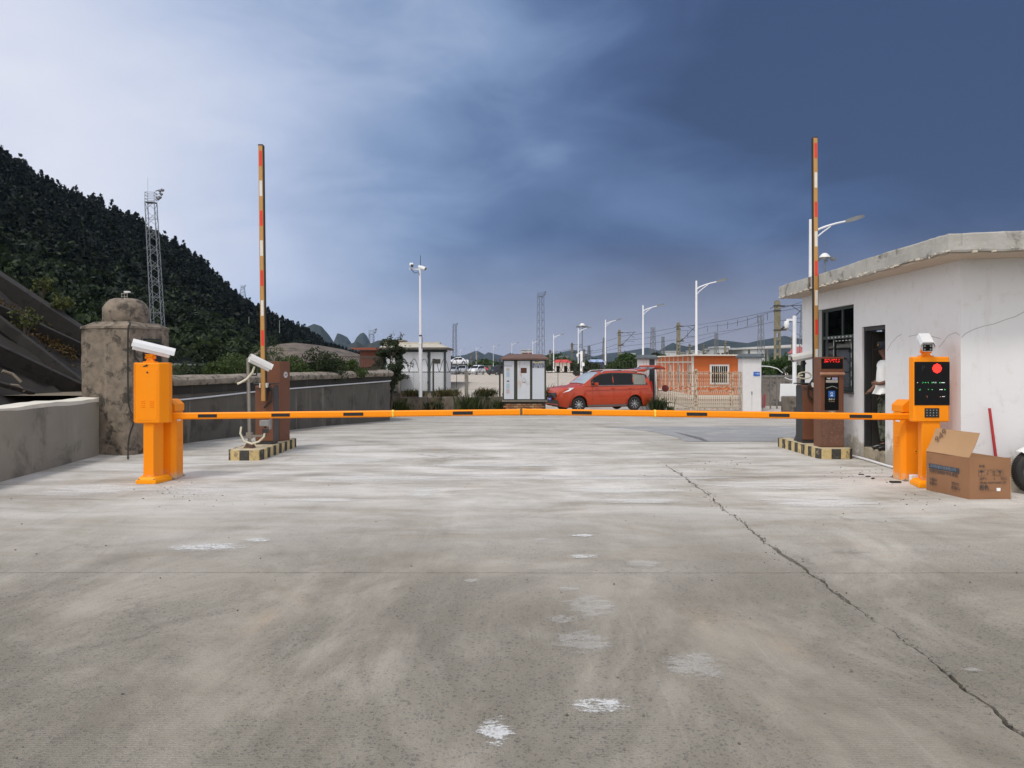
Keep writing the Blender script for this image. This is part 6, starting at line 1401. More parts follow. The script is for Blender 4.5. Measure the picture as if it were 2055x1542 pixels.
    # windscreen and rear window
    def endpane(nm, x0, x1, mat, fr=.82, off=.018):
        b = MB(); V = []
        for k in range(19):
            x = x0 + (x1 - x0) * k / 18; zt = interp1(roof, x); w0_ = hw * interp1(wid, x) * .955; zb = interp1(bonnet, x) - .03; w1_ = w0_ - .145 * max(0, zt - zb) / .6
            for a in (-.9, -.5, 0, .5, .9): V.append((x - off, a * w1_ * .97, zt + .025 * (1 - abs(a)) + off - .012 * (abs(a) > .8)))
        b.add(V, [(k * 5 + q, k * 5 + q + 1, (k + 1) * 5 + q + 1, (k + 1) * 5 + q) for k in range(18) for q in range(4)]); return b.build(nm, mat, root, smooth=True)
    endpane('windscreen', ws[0], ws[1], pm('windscreen_glass', (.30, .34, .37), .07, spec=.9) if detail else M_cglass)
    if not detail: endpane('rear_window', cab1 - .6 if style != 'mpv' else 4.05, cab1 - .1 if style != 'mpv' else 4.25, M_cglass)
    for ax in (fa, ra):
        for s in (-1, 1):
            wh = bpy.data.objects.new('wheel', None); COL.objects.link(wh); wh.parent = root; wh.location = (ax, s * (hw - .115), R)
            if detail:
                tyre(MB(), (0, 0, 0), R, .085, 36, 10).build('tyre', M_rub, wh, smooth=True)
                q = MB(); Ri = R - .125; Mx = Matrix.Rotation(pi / 2, 3, 'X')
                q.lathe([(Ri + .012, -.07), (Ri + .02, .07), (Ri - .01, .07), (Ri - .02, -.07), (Ri + .012, -.07)], 32, M=Mx); q.lathe([(0, -.06 * 1), (.03, -.055), (.04, .06), (0, .065)], 14, M=Mx)
                for k in range(9):
                    a = 2 * pi * k / 9 + .2; d = Vector((math.cos(a), 0, math.sin(a))); t_ = Vector((-math.sin(a), 0, math.cos(a))); yy = s * .07
                    q.extr([Vector((0, yy, 0)) + d * .03 + t_ * .011, Vector((0, yy, 0)) + d * (Ri + .005) + t_ * .017, Vector((0, yy, 0)) + d * (Ri + .005) - t_ * .017, Vector((0, yy, 0)) + d * .03 - t_ * .011], (0, -s * .03, 0))
                q.build('rim', M_chrome, wh)
                q = MB(); q.cyl((0, s * .0, 0), (0, s * .03, 0), Ri, n=24); q.build('brake_shadow', M_blk, wh)
            else:
                q = MB(); q.cyl((0, -.09, 0), (0, .09, 0), R, n=16); q.build('tyre', M_rub, wh); q = MB(); q.cyl((0, s * .091, 0), (0, s * .095, 0), R * .62, n=12); q.build('rim', M_chrome, wh)
    b = MB(); [b.bb((ax - R - .06, -hw + .22, .2), (ax + R + .06, hw - .22, R * 2 + .08)) for ax in (fa, ra)]; b.bb((.3, -hw + .12, .19), (L - .3, hw - .12, .4)); b.build('underbody', M_blk, root)
    return body, side_pt, interp1, bonnet, roof
# ---- the orange car
YCAR = 35.6; hd = math.radians(21)
ctr = Vector((PX(1203, YCAR), YCAR, gz(YCAR) + .02))
oc = thing('orange_car', 'orange red family car with its tailgate raised, parked at the fence', 'car', (ctr.x, ctr.y, ctr.z), hd); oc.scale = (1.05, 1.05, 1.07)
shift = bpy.data.objects.new('car_shell', None)
def cc_(x, y, z): return Vector((x - 2.2, y, z))
class Off:                                         # the car builder works from the nose; the thing sits under the car's middle
    pass
tmp = set(bpy.data.objects)
body, side_pt, _, bon, roof_ = car(oc, M_carO)
for o in [o for o in bpy.data.objects if o not in tmp and o.parent == oc]: o.location.x -= 2.2
bpy.data.objects.remove(shift)
X0 = -2.2
def cb(f, nm, mat, par=oc, **k):
    q = MB(); f(q); o = q.build(nm, mat, par, **k); o.location.x += X0 if par == oc else 0; return o
hwc = .86
for s in (-1, 1):
    cb(lambda q: q.extr([(.10, s * .58, .80), (.16, s * .76, .80), (.40, s * .83, .86), (.62, s * .838, .99), (.42, s * .80, 1.0), (.14, s * .62, .92)][::s], (-.012, s * .012, .012)), 'headlamp', M_head, bevel=.004)
    cb(lambda q: (q.cyl((.02, s * .60, .43), (-.015, s * .61, .43), .085, n=18)), 'fog_lamp_surround', M_blk); cb(lambda q: (q.lathe([(.05, 0), (.062, .01), (.075, 0)], 18, (-.02, s * .615, .43), M=Matrix.Rotation(pi / 2, 3, 'Y'))), 'fog_lamp_ring', M_chrome)
    cb(lambda q: q.extr([(4.27, s * .70, .78), (4.31, s * .80, .80), (4.26, s * .80, 1.22), (4.2, s * .70, 1.25)], (.03, 0, .0)), 'tail_lamp', pm('tail_lamp_red', (.30, .02, .02), .2))
    m_ = cb(lambda q: q.box((1.56, s * .98, 1.14), (.12, .20, .13)), 'mirror', M_carO, bevel=.03, seg=3)
    for xx in (2.30, 3.12): cb(lambda q: q.bb((xx, s * .845, .94), (xx + .17, s * .872, .97)), 'handle', M_carO, bevel=.008)
    for xx in (1.44, 2.44, 3.06 + .33): cb(lambda q: q.bar((xx, s * .862, .46), (xx, s * .846, 1.0), .008, .006), 'door_seam', M_blk)
    cb(lambda q: q.tube([(1.40, s * .832, 1.075), (2.4, s * .826, 1.075), (3.95, s * .80, 1.085)], .009, n=6), 'window_trim', M_chrome)
    cb(lambda q: q.tube([(1.1, s * .857, .88), (2.2, s * .862, .90), (3.6, s * .862, .93), (4.1, s * .845, .95)], .009, n=6), 'body_crease', M_carO)
    cb(lambda q: q.bb((1.25, s * .80, .23), (3.05, s * .845, .30)), 'side_skirt', pm('grey_skirt', (.10, .09, .085), .6))
    cb(lambda q: (q.tube([(1.95, s * .60, 1.60), (2.1, s * .585, 1.68), (2.9, s * .575, 1.715), (3.5, s * .575, 1.70), (3.8, s * .585, 1.62)], .018, n=8)), 'roof_rail', pm('silver_rail', (.6, .6, .6), .35, metal=.4)); 
    for ax in (.84, 3.44):
        cb(lambda q: q.tube([(ax + .385 * math.cos(a), s * .86, .318 + .385 * math.sin(a)) for a in np.linspace(-.1, pi + .1, 18)], .012, n=6), 'arch_lip', M_carO, smooth=True)
        cb(lambda q: q.extr([(ax + .37 * math.cos(a), s * .70, .318 + .37 * math.sin(a)) for a in np.linspace(-.3, pi + .3, 18)], (0, s * .02, 0)), 'wheel_well', M_blk)
    cb(lambda q: q.tube([(1.16, s * .70, 1.14), (1.55, s * .71, 1.42), (1.9, s * .66, 1.565)], .03, n=6), 'pillar', M_carO, smooth=True)
cb(lambda q: q.bb((1.98, -.56, 1.645), (2.12, -.5, 1.69)), 'roof_fin', M_blk)
cb(lambda q: q.extr([(-.07, -.52, .80), (-.07, .52, .80), (-.065, .60, .70), (-.10, .5, .62), (-.10, -.5, .62), (-.065, -.60, .70)], (.05, 0, 0)), 'grille', M_blk)
for z in (.66, .72, .775): cb(lambda q: q.tube([(-.075, -.55, z), (-.115, -.25, z), (-.12, 0, z - .012), (-.115, .25, z), (-.075, .55, z)], .010, n=6), 'grille_bar', M_chrome)
cb(lambda q: q.extr([(-.06, -.66, .50), (-.06, .66, .50), (-.04, .72, .32), (-.04, -.72, .32)], (.04, 0, 0)), 'lower_grille', M_blk)
np_ = cb(lambda q: q.bb((-.13, -.22, .47), (-.115, .22, .60)), 'number_plate', pm('plate_blue', (.02, .04, .28), .4))
text_on('贵A 2B683', .085, M_white, np_, (-.132, .20, .535), (0, -1, 0), off=.001)
cb(lambda q: q.tube([(1.06, -.6, 1.10), (1.2, -.1, 1.14), (1.06, -.1, 1.09), (1.2, .5, 1.15)], .012, n=5), 'wiper', M_blk)
# open tail: dark load opening, seats, raised tailgate with glass, gas struts
cb(lambda q: q.extr([(4.0, -.66, 1.50), (4.16, -.72, 1.06), (4.27, -.74, .72), (4.27, .74, .72), (4.16, .72, 1.06), (4.0, .66, 1.50)], (.055, 0, .02)), 'load_opening', M_blk)
hx, hz_ = 4.0, 1.64
tg = bpy.data.objects.new('tailgate', None); COL.objects.link(tg); tg.parent = oc; tg.location = (hx + X0, 0, hz_); tg.rotation_euler = (0, math.radians(-5), 0)
b = MB(); b.extr([(-.35, -.62, .035), (-.30, -.62, .09), (.10, -.66, .10), (.16, -.66, .04), (.02, -.64, -.02)], (0, 1.28, 0)); b.build('spoiler', M_carO, tg, bevel=.02, seg=3)
b = MB(); b.extr([(.15, -.62, .03), (.15, -.62, .075), (.55, -.66, .15), (.56, -.66, .11)], (0, 1.3, 0)); b.build('rear_window', pm('grey_blue_glass', (.16, .19, .23), .08, spec=.7), tg)
b = MB(); b.extr([(.52, -.70, .10), (.52, -.70, .19), (.70, -.72, .20), (.98, -.70, .09), (1.06, -.68, .02), (1.0, -.68, -.02), (.80, -.70, .08)], (0, 1.4, 0)); b.build('door_skin', M_carO, tg, bevel=.02, seg=3)
b = MB(); b.bb((.12, -.64, .075), (.5, .64, .082)); b.bar((.3, -.3, .10), (.5, -.2, .15), .02, .02); b.build('wiper', M_blk, tg)
for s in (-1, 1): cb(lambda q: q.bar((4.10, s * .66, 1.30), (4.42, s * .62, 1.68), .018, .018), 'gas_strut', M_dk)
# ---- vehicles on the lot
def lotcar(label, px, py, Y, rz, paint, style, L=4.35, Hh=1.66):
    t = thing('parked_car', label, 'car', (PX(px, Y), Y, -.585), rz, 'vehicles on the far parking lot'); tmp = set(bpy.data.objects)
    car(t, paint, detail=False, style=style, L=L, Hh=Hh)
    for o in [o for o in bpy.data.objects if o not in tmp and o.parent == t]: o.location.x -= L / 2
    return t
P_w = carpaint('white_car_paint', (.72, .73, .76)); P_k = carpaint('dark_car_paint', (.02, .022, .028)); P_r = carpaint('red_car_paint', (.42, .05, .04)); P_s = carpaint('silver_car_paint', (.34, .36, .38)); P_g = carpaint('green_car_paint', (.09, .12, .09)); P_b = carpaint('brown_car_paint', (.22, .12, .08))
lotcar('silver and dark saloon parked below the raised white car on the lot', 909, 750, 146, 1.45, P_s, 'sedan', Hh=1.48); lotcar('silver hatchback parked on the lot between the saloon and the concrete post', 928, 750, 150, 1.5, P_s, 'mpv')
lotcar('white off-roader on the lot just right of the concrete fence post', 956, 750, 144, 1.15, P_w, 'mpv', Hh=1.75); lotcar('small red car on the lot right of the white off-roader', 961, 746, 178, .2, P_r, 'sedan', Hh=1.46)
lotcar('dark car with pale windows on the lot beside the transformer kiosk', 999, 750, 140, .9, P_k, 'mpv', Hh=1.7); lotcar('green saloon far back on the lot between the red and the brown car', 971, 746, 185, .1, P_g, 'sedan', Hh=1.45); lotcar('brown saloon far back on the lot left of the dark car', 981, 746, 186, .15, P_b, 'sedan', Hh=1.45); lotcar('white saloon on the lot half behind the transformer kiosk', 1006, 748, 165, .4, P_w, 'sedan', Hh=1.46)
YTR = 152
tr = thing('car_ramp', 'blue display ramp with a canopy on the far parking lot', 'ramp', (PX(912, YTR), YTR, -.59)); rz_ = lambda py: PZ(py, YTR) + .59; rX = lambda px: PX(px, YTR) - PX(912, YTR)
M_bl = pm('blue_sheet', (.012, .035, .28), .5, var=.15)
b = MB(); b.bb((rX(896), 0, rz_(734)), (rX(931), 2.4, rz_(732.5))); b.build('deck', pm('grey_deck', (.20, .2, .2), .7), tr)
for x in (897, 902, 910, 920, 930): b = MB(); b.bb((rX(x) - .1, 0, 0), (rX(x) + .1, 2.4, rz_(734))); b.build('post', M_bl, tr)
b = MB(); b.bb((rX(895), 6.0, rz_(724.5)), (rX(914), 8.4, rz_(720.2))); b.bb((rX(914), 6.2, rz_(724)), (rX(936), 8.4, rz_(721.5))); b.bb((rX(894), 2.5, 0), (rX(903), 2.7, rz_(737))); b.build('canopy', M_bl, tr)
b = MB(); [b.bb((rX(x) - .06, 6.5, 0), (rX(x) + .06, 6.7, rz_(722))) for x in (896, 914, 935)]; b.build('canopy_post', M_wpole, tr)
t = thing('display_car', 'white car standing raised on the blue ramp above the lot', 'car', (PX(916, YTR), YTR + 1.2, PZ(732.5, YTR)), .12); tmp = set(bpy.data.objects); car(t, P_w, detail=False, style='sedan', L=4.4, Hh=1.46)
for o in [o for o in bpy.data.objects if o not in tmp and o.parent == t]: o.location.x -= 2.2
# ------------------------------------------------------------------ gate pillars, gate, orange guard house
M_wp = pm('grubby_white_pillar', (.66, .645, .64), .85, var=.05, dirt=((.50, .45, .36), .62, 3), strk=((.55, .47, .36), .64, 4))
M_gcap = pm('slate_cap', (.085, .10, .11), .8, var=.2, scale=5)
def gpillar(label, px0, px1, Y, top, capx, dp):
    t = thing('gate_pillar', label, 'pillar', (PX((px0 + px1) / 2, Y), Y, gz(Y)), 0, 'white gate pillars'); hw_ = PX(px1, Y) - PX((px0 + px1) / 2, Y); zt = PZ(top, Y) - gz(Y)
    b = MB(); b.bb((-hw_, 0, -.05), (hw_, dp, zt)); b.build('shaft', M_wp, t, bevel=.01)
    c = capx * Y / F; b = MB(); b.prism([(-c - .02, -.12), (c + .02, -.12), (c + .02, dp + .12), (-c - .02, dp + .12)], zt, zt + .07); b.prism([(-c, -.10), (c, -.10), (c, dp + .10), (-c, dp + .10)], zt + .07, zt + .20, [(-c * .8, .04), (c * .8, .04), (c * .8, dp - .04), (-c * .8, dp - .04)]); b.build('cap', M_gcap, t)
    return t, hw_, zt
GP1, h1_, z1_ = gpillar('white gate pillar with slate cap and dark recess behind the raised tailgate', 1284, 1317.5, 37.5, 721, 19.5, .8)
b = MB(); b.bb((PX(1303, 37.5) - PX(1300.7, 37.5), -.012, .0), (h1_ - .09, -.001, z1_ - .01)); b.build('dark_recess', pm('dark_blue_recess', (.022, .026, .032), .4, var=.3, scale=4), GP1)
b = MB(); [b.bb((PX(x, 37.5) - PX(1300.7, 37.5) - .006, -.004, 0), (PX(x, 37.5) - PX(1300.7, 37.5) + .006, -.0005, z1_)) for x in (1292, 1297)]; b.build('joint', pm('joint_grey', (.3, .29, .28), .9), GP1)
GP2, h2_, z2_ = gpillar('white gate pillar with slate cap and small blue sign, right of the rusty gate', 1491, 1528, 36.0, 719, 22, .8)
b = MB(); sgx = PX(1512, 36) - PX(1509.5, 36); b.bb((sgx, -.018, PZ(755, 36) - gz(36)), (sgx + .29, -.004, PZ(746.5, 36) - gz(36))); sg_ = b.build('blue_sign', pm('sign_blue', (.02, .12, .45), .5), GP2)
text('✓ 出口', .085, M_white, sg_, (sgx + .03, -.0195, PZ(750.5, 36) - gz(36))); 
b = MB(); b.bb((-.02, -.003, 0), (-.012, -.0005, .9)); b.build('joint', pm('joint_grey', (.3, .29, .28), .9), GP2); b = MB(); b.bb((-.03, -.02, .72), (.0, -.001, .86)); b.build('switch_box', M_dk, GP2)
M_rg = pm('rusty_white_bars', (.50, .43, .33), .75, var=.2, scale=6, dirt=((.17, .075, .03), .46, 9))
YG = 36.3
def gate_leaf(label, px0, px1, y0, y1, n):
    t = thing('rusty_gate', label, 'gate', (PX(px0, y0), y0, gz(YG)), math.atan2(y1 - y0, PX(px1, y1) - PX(px0, y0)), 'rusty white gate leaves'); L = math.hypot(y1 - y0, PX(px1, y1) - PX(px0, y0)); zz = lambda py: PZ(py, YG) - gz(YG)
    ztop, zm1, zm2, zbm = zz(749.5), zz(776), zz(785), zz(821)
    b = MB(); [b.bb((0, -.02, z - .02), (L, .02, z + .02)) for z in (ztop, zm1, zm2, zbm)]; b.bb((0, -.025, zbm), (.05, .025, ztop + .06)); b.bb((L - .05, -.025, zbm), (L, .025, ztop + .06)); b.build('frame', M_rg, t)
    bar0 = None
    for k in range(n):
        x = .05 + (L - .1) * (k + .5) / n
        for z0_, z1_b in ((zbm, zm2), (zm1, ztop + .10)):
            key = 0 if z0_ == zbm else 1
            if bar0 is None: bar0 = {}
            if key not in bar0: q = MB(); q.bb((-.015, -.011, 0), (.015, .011, z1_b - z0_)); bar0[key] = q.mesh('bar')
            o = link('bar', bar0[key], M_rg, t); o.location = (x, 0, z0_)
    b = MB(); zc = (zm1 + zm2) / 2
    for k in range(3):
        x0 = L * (.12 + .28 * k); [b.bb((x0, -.012, zc + dz - .012), (x0 + L * .2, .012, zc + dz + .012)) for dz in (-.05, .05)]; b.bb((x0, -.012, zc - .05), (x0 + .025, .012, zc + .05)); b.bb((x0 + L * .2 - .025, -.012, zc - .05), (x0 + L * .2, .012, zc + .05))
    b.build('scroll_panel', M_rg, t); return t, L, zz
GL1, L1, zz = gate_leaf('left leaf of the rusty white gate in front of the orange guard house side wall', 1319, 1396, 37.0, 36.3, 19)
b = MB(); b.lathe([(0, 0), (.13, .0), (.16, .015), (.13, .02), (0, .02)], 20, (L1 * .22, -.03, (zz(776) + zz(785)) / 2), M=Matrix.Rotation(pi / 2, 3, 'X')); b.build('red_medallion', pm('dark_red_medal', (.18, .035, .03), .7, var=.2), GL1)
GL2, L2, zz = gate_leaf('right leaf of the rusty white gate in front of the barred window', 1397.5, 1467, 36.3, 36.25, 17)
gate_leaf('narrow fixed leaf of the rusty white gate beside the white pillar', 1469, 1489.5, 36.25, 36.2, 5)
b = MB(); b.bb((L2 * .52, -.06, zz(772)), (L2 * .54, -.02, zz(769))); b.build('padlock', M_blk, GL2)
t = thing('gate_post', 'pale rusty steel post between the two gate leaves', 'post', (PX(1397, 36.3), 36.3, gz(36.3))); b = MB(); b.bb((-.06, -.04, 0), (.06, .08, PZ(741, 36.3) - gz(36.3))); b.build('shaft', M_rg, t, bevel=.01)
M_og = pm('orange_cladding', (.55, .125, .022), .65, var=.06, scale=2, strk=((.43, .085, .02), .55, 6))
M_pw = pm('pale_trim', (.62, .57, .50), .7, var=.08, dirt=((.42, .36, .28), .6, 4))
YH = 40.0; gx0 = PX(1390, YH); gh = thing('guard_house', 'low orange clad guard house with white flat roof behind the rusty gate', 'guard house', (gx0, YH, -.6), -.018)
hZ = lambda py: PZ(py, YH) + .6; hX = lambda px: PX(px, YH) - gx0
zb_, zt_ = hZ(797), hZ(714.5); LW2 = 11.0
b = MB(); b.bb((0, 0, zb_), (hX(1486), LW2, zt_)); b.build('wall', M_og, gh)
b = MB(); b.bb((-.3, -.9, 0), (hX(1492), LW2 + .3, zb_ - .06)); b.build('platform', pm('pale_platform', (.52, .46, .38), .9, var=.12, scale=2, dirt=((.30, .26, .21), .55, 2)), gh)
b = MB(); b.bb((-.02, -.02, zb_ - .06), (hX(1487), LW2, zb_ + .10)); b.build('white_plinth', M_pw, gh)
b = MB(); b.bb((-.22, -.30, zt_), (hX(1490), LW2 + .3, zt_ + .07)); b.build('roof', M_pw, gh)
for x in (0, hX(1484)): b = MB(); b.bb((x - .055, -.055, zb_ - .05), (x + .055, .04, zt_)); b.build('corner_post', M_pw, gh)
for k in range(8): b = MB(); y = .9 + 1.35 * k; b.bb((-.05, y, zb_), (-.001, y + .10, zt_)); b.build('pilaster', M_pw, gh)
b = MB(); b.bb((-.04, 0, zt_ - .35), (-.005, LW2, zt_ - .28)); b.build('rail', M_pw, gh)
wx0, wx1, wz0, wz1 = hX(1425.5), hX(1461), hZ(770), hZ(733.5)
wnd = bpy.data.objects.new('window', None); COL.objects.link(wnd); wnd.parent = gh
b = MB(); [b.bb((a - .04, -.05, wz0 - .04), (a + .04, .005, wz1 + .04)) for a in (wx0, wx1)]; [b.bb((wx0 + .04, -.05, z - .04), (wx1 - .04, .005, z + .04)) for z in (wz0, wz1)]; b.bb(((wx0 + wx1) / 2 - .025, -.045, wz0 + .04), ((wx0 + wx1) / 2 + .025, .0, wz1 - .04)); b.build('frame', pm('window_white', (.66, .64, .62), .6), wnd)
b = MB(); b.bb((wx0, -.012, wz0), (wx1, -.002, wz1)); b.build('pane', M_cglass, wnd)
br = MB(); br.bb((-.009, -.009, 0), (.009, .009, wz1 - wz0)); bme = br.mesh('bar')
for k in range(9): o = link('bar', bme, M_pw, wnd); o.location = (wx0 + (wx1 - wx0) * (k + .5) / 9, -.065, wz0)
for y in (.5, 3.2, 5.9, 8.6):
    b = MB(); b.bb((-.03, y, hZ(769)), (-.002, y + .75, hZ(733))); wn_ = b.build('window', M_cglass, gh); b = MB(); b.bb((-.06, y + .35, hZ(769)), (-.031, y + .40, hZ(733))); b.bb((-.06, y - .06, hZ(770)), (-.002, y, hZ(732))); b.build('frame', M_pw, wn_)
# ------------------------------------------------------------------ right background: wire fence, wall, board
ff = thing('mesh_fence', 'grey steel fence with thin posts right of the white gate pillar', 'fence', (0, 0, 0)); Yf2 = 38
for x in (1530.5, 1546, 1559, 1573, 1587): b = MB(); b.bb((PX(x, Yf2) - .03, Yf2 - .03, -.6), (PX(x, Yf2) + .03, Yf2 + .03, PZ(755, Yf2))); b.build('post', pm('grey_post', (.15, .15, .15), .6, var=.2), ff)
b = MB(); b.bb((PX(1528, Yf2), Yf2 - .02, PZ(756, Yf2)), (PX(1640, Yf2), Yf2 + .02, PZ(753, Yf2))); b.bar((PX(1532, Yf2), Yf2, PZ(762, Yf2)), (PX(1562, Yf2), Yf2, PZ(776, Yf2)), .03, .03); b.build('top_rail', pm('grey_post', (.15, .15, .15), .6), ff)
bw = thing('boundary_wall', 'dark stained boundary wall behind the grey steel fence', 'wall', (0, 0, 0)); b = MB(); b.bb((PX(1529, 41), 41, -.7), (PX(1720, 41), 41.25, PZ(757, 41))); b.build('wall_body', pm('dim_wall', (.20, .175, .15), .95, var=.25, scale=2, dirt=((.09, .08, .068), .48, 1.2)), bw); b = MB(); b.bb((PX(1528, 41), 40.95, PZ(757, 41)), (PX(1720, 41), 41.3, PZ(755, 41))); b.build('coping', M_conc, bw)
wb = thing('white_board', 'blank white board leaning by the dark concrete block', 'board', (PX(1585, 30), 30, gz(30))); b = MB(); b.extr([(PX(x, 30) - PX(1585, 30), 0, PZ(y, 30) - gz(30)) for x, y in ((1565, 806), (1566.5, 770.5), (1599, 770.5), (1604, 797), (1602, 806))], (0, .04, 0)); b.build('panel', M_wht, wb, bevel=.004); b = MB(); [b.bar((PX(x, 30) - PX(1585, 30), .03, 0), (PX(x, 30) - PX(1585, 30), .03, .55), .04, .04) for x in (1576, 1596)]; b.build('leg', M_dk, wb)
o = MB().bb((PX(1583.5, 29), 28.9, gz(29) - .1), (PX(1612, 29), 29.9, PZ(797, 29))).build('concrete_block', M_ret, None, bevel=.04); tag(o, 'dark concrete block in front of the blank white board', 'block')
t = thing('red_drum', 'small red drum standing behind the white gate pillar', 'drum', (PX(1532.5, 39), 39.4, -.6)); b = MB(); b.lathe([(.0, 0), (.2, 0), (.21, .3), (.2, .32), (.21, .6), (.19, .64), (0, .64)], 18); b.build('shell', pm('red_drum_paint', (.35, .03, .03), .5, var=.2), t, smooth=True)
b = MB(); b.tube([W(1528, 735, 37.5), W(1545, 736, 37.3), W(1560, 740, 37), W(1571, 749, 37)], .02, n=6); o = b.build('hanging_pipe', M_wpole, None, smooth=True); tag(o, 'thin pale pipe bending down behind the white gate pillar', 'pipe'); b = MB(); b.tube([W(1575, 758, 31), W(1587, 763, 31), W(1600, 757, 31), W(1606, 760, 31), W(1608, 768, 31)], .016, n=6); o = b.build('hanging_cable', M_wpole, None, smooth=True); tag(o, 'thin white cable looping at the dome camera pole', 'cable')
def dome_pole(label, px, py, Y, zb, hgt, dr=-1):
    t = thing('dome_camera_pole', label, 'camera pole', (PX(px, Y), Y, zb), 0, 'white dome camera poles'); b = MB(); b.cyl((0, 0, 0), (0, 0, hgt), .085 if Y < 60 else .11, .07 if Y < 60 else .10, n=12); b.build('pole', M_wpole, t, smooth=True)
    b = MB(); b.bar((0, 0, hgt - .15), (dr * .30, 0, hgt - .16), .06, .08); b.build('arm', M_wpole, t); b = MB(); b.lathe([(.0, -.30), (.07, -.27), (.09, -.2), (.10, -.12), (.085, -.02), (0, .0)], 14, (dr * .30, 0, hgt - .19)); b.build('dome_camera', M_wht, t, smooth=True)
    b = MB(); b.lathe([(.0, -.335), (.05, -.32), (.068, -.275), (0, -.27)], 12, (dr * .30, 0, hgt - .19)); b.build('lens_dome', pm('amber_lens', (.4, .33, .2), .2), t, smooth=True); return t
dome_pole('white dome camera pole between the gate pillar and the booth', 1594.5, 634, 30.4, gz(30.4), PZ(634, 30.4) - gz(30.4)); 
dp2 = dome_pole('small white dome camera pole on the lot behind the orange car', 1167, 705, 62, -.6, PZ(705, 62) + .6); b = MB(); b.bb((-.08, -.16, PZ(735, 62) + .6), (.22, -.05, PZ(728, 62) + .6)); b.build('control_box', M_wht, dp2)
# ------------------------------------------------------------------ street lamps
M_lamp = pm('lamp_head_grey', (.16, .165, .16), .4, var=.1)
def lamp(label):
    t = thing('street_lamp', label, 'street lamp', (0, 0, 0), 0, 'white street lamps along the lot')
    b = MB(); b.cyl((0, 0, 0), (0, 0, 7.95), .11, .065, n=12); b.cyl((0, 0, 0), (0, 0, 1.1), .15, n=12); b.build('pole', M_wpole, t, smooth=True)
    b = MB(); b.tube([(0, 0, 7.35), (.25, 0, 7.52), (.6, 0, 7.66), (1.0, 0, 7.78), (1.45, 0, 7.88)], [.05, .048, .045, .04, .038], n=8); b.build('arm', M_wpole, t, smooth=True)
    b = MB(); b.tube([(0, 0, 6.95), (.2, 0, 7.2), (.5, 0, 7.45), (.8, 0, 7.67)], .028, n=6); b.build('brace', M_wpole, t, smooth=True)
    b = MB(); V = []
    for x, w_, z0, z1 in ((1.38, .05, 7.84, 7.92), (1.5, .11, 7.83, 7.97), (1.8, .15, 7.90, 8.07), (2.05, .12, 7.99, 8.12), (2.16, .04, 8.05, 8.10)): V += [(x, -w_, z0), (x, w_, z0), (x, w_ * .8, z1), (x, -w_ * .8, z1)]
    b.add(V, [(i * 4 + k, i * 4 + (k + 1) % 4, (i + 1) * 4 + (k + 1) % 4, (i + 1) * 4 + k) for i in range(4) for k in range(4)] + [(3, 2, 1, 0), (16, 17, 18, 19)]); b.build('lamp_head', M_lamp, t, smooth=True); return t
lp = lamp('white street lamp rising behind the booth roof, nearest of the row'); 
spots = [(1627, 32), (1397.5, 56), (1290.5, 80), (1215, 107), (1160.5, 132), (1111, 163), (1069, 211), (1027, 232), (990, 265), (955.5, 300), (923.5, 344), (897, 371), (1047, 400), (1060, 330)]
labs = ['white street lamp standing behind the orange guard house', 'white street lamp behind left gate pillar with the slate cap', 'white street lamp behind the orange car roof', 'white street lamp beside the small white dome camera pole', 'white street lamp at the red roofed hut', 'white street lamp beside the tall lattice tower behind the transformer kiosk', 'white street lamp above the left roof edge of the transformer kiosk', 'white street lamp just left of the transformer kiosk', 'white street lamp above the white off-roader on the lot', 'white street lamp right of the raised white display car', 'white street lamp at the right edge of the equipment cabin', 'tiny white street lamp above the transformer kiosk roof, left of two', 'tiny white street lamp above the transformer kiosk roof, right of two']
for k, (px, Y) in enumerate(spots):
    if k == 0: lp.location = (PX(px, Y), Y, -.6)
    else: dup(lp, (PX(px, Y), Y, -.6), rnd.uniform(-.06, .06), labs[k - 1])
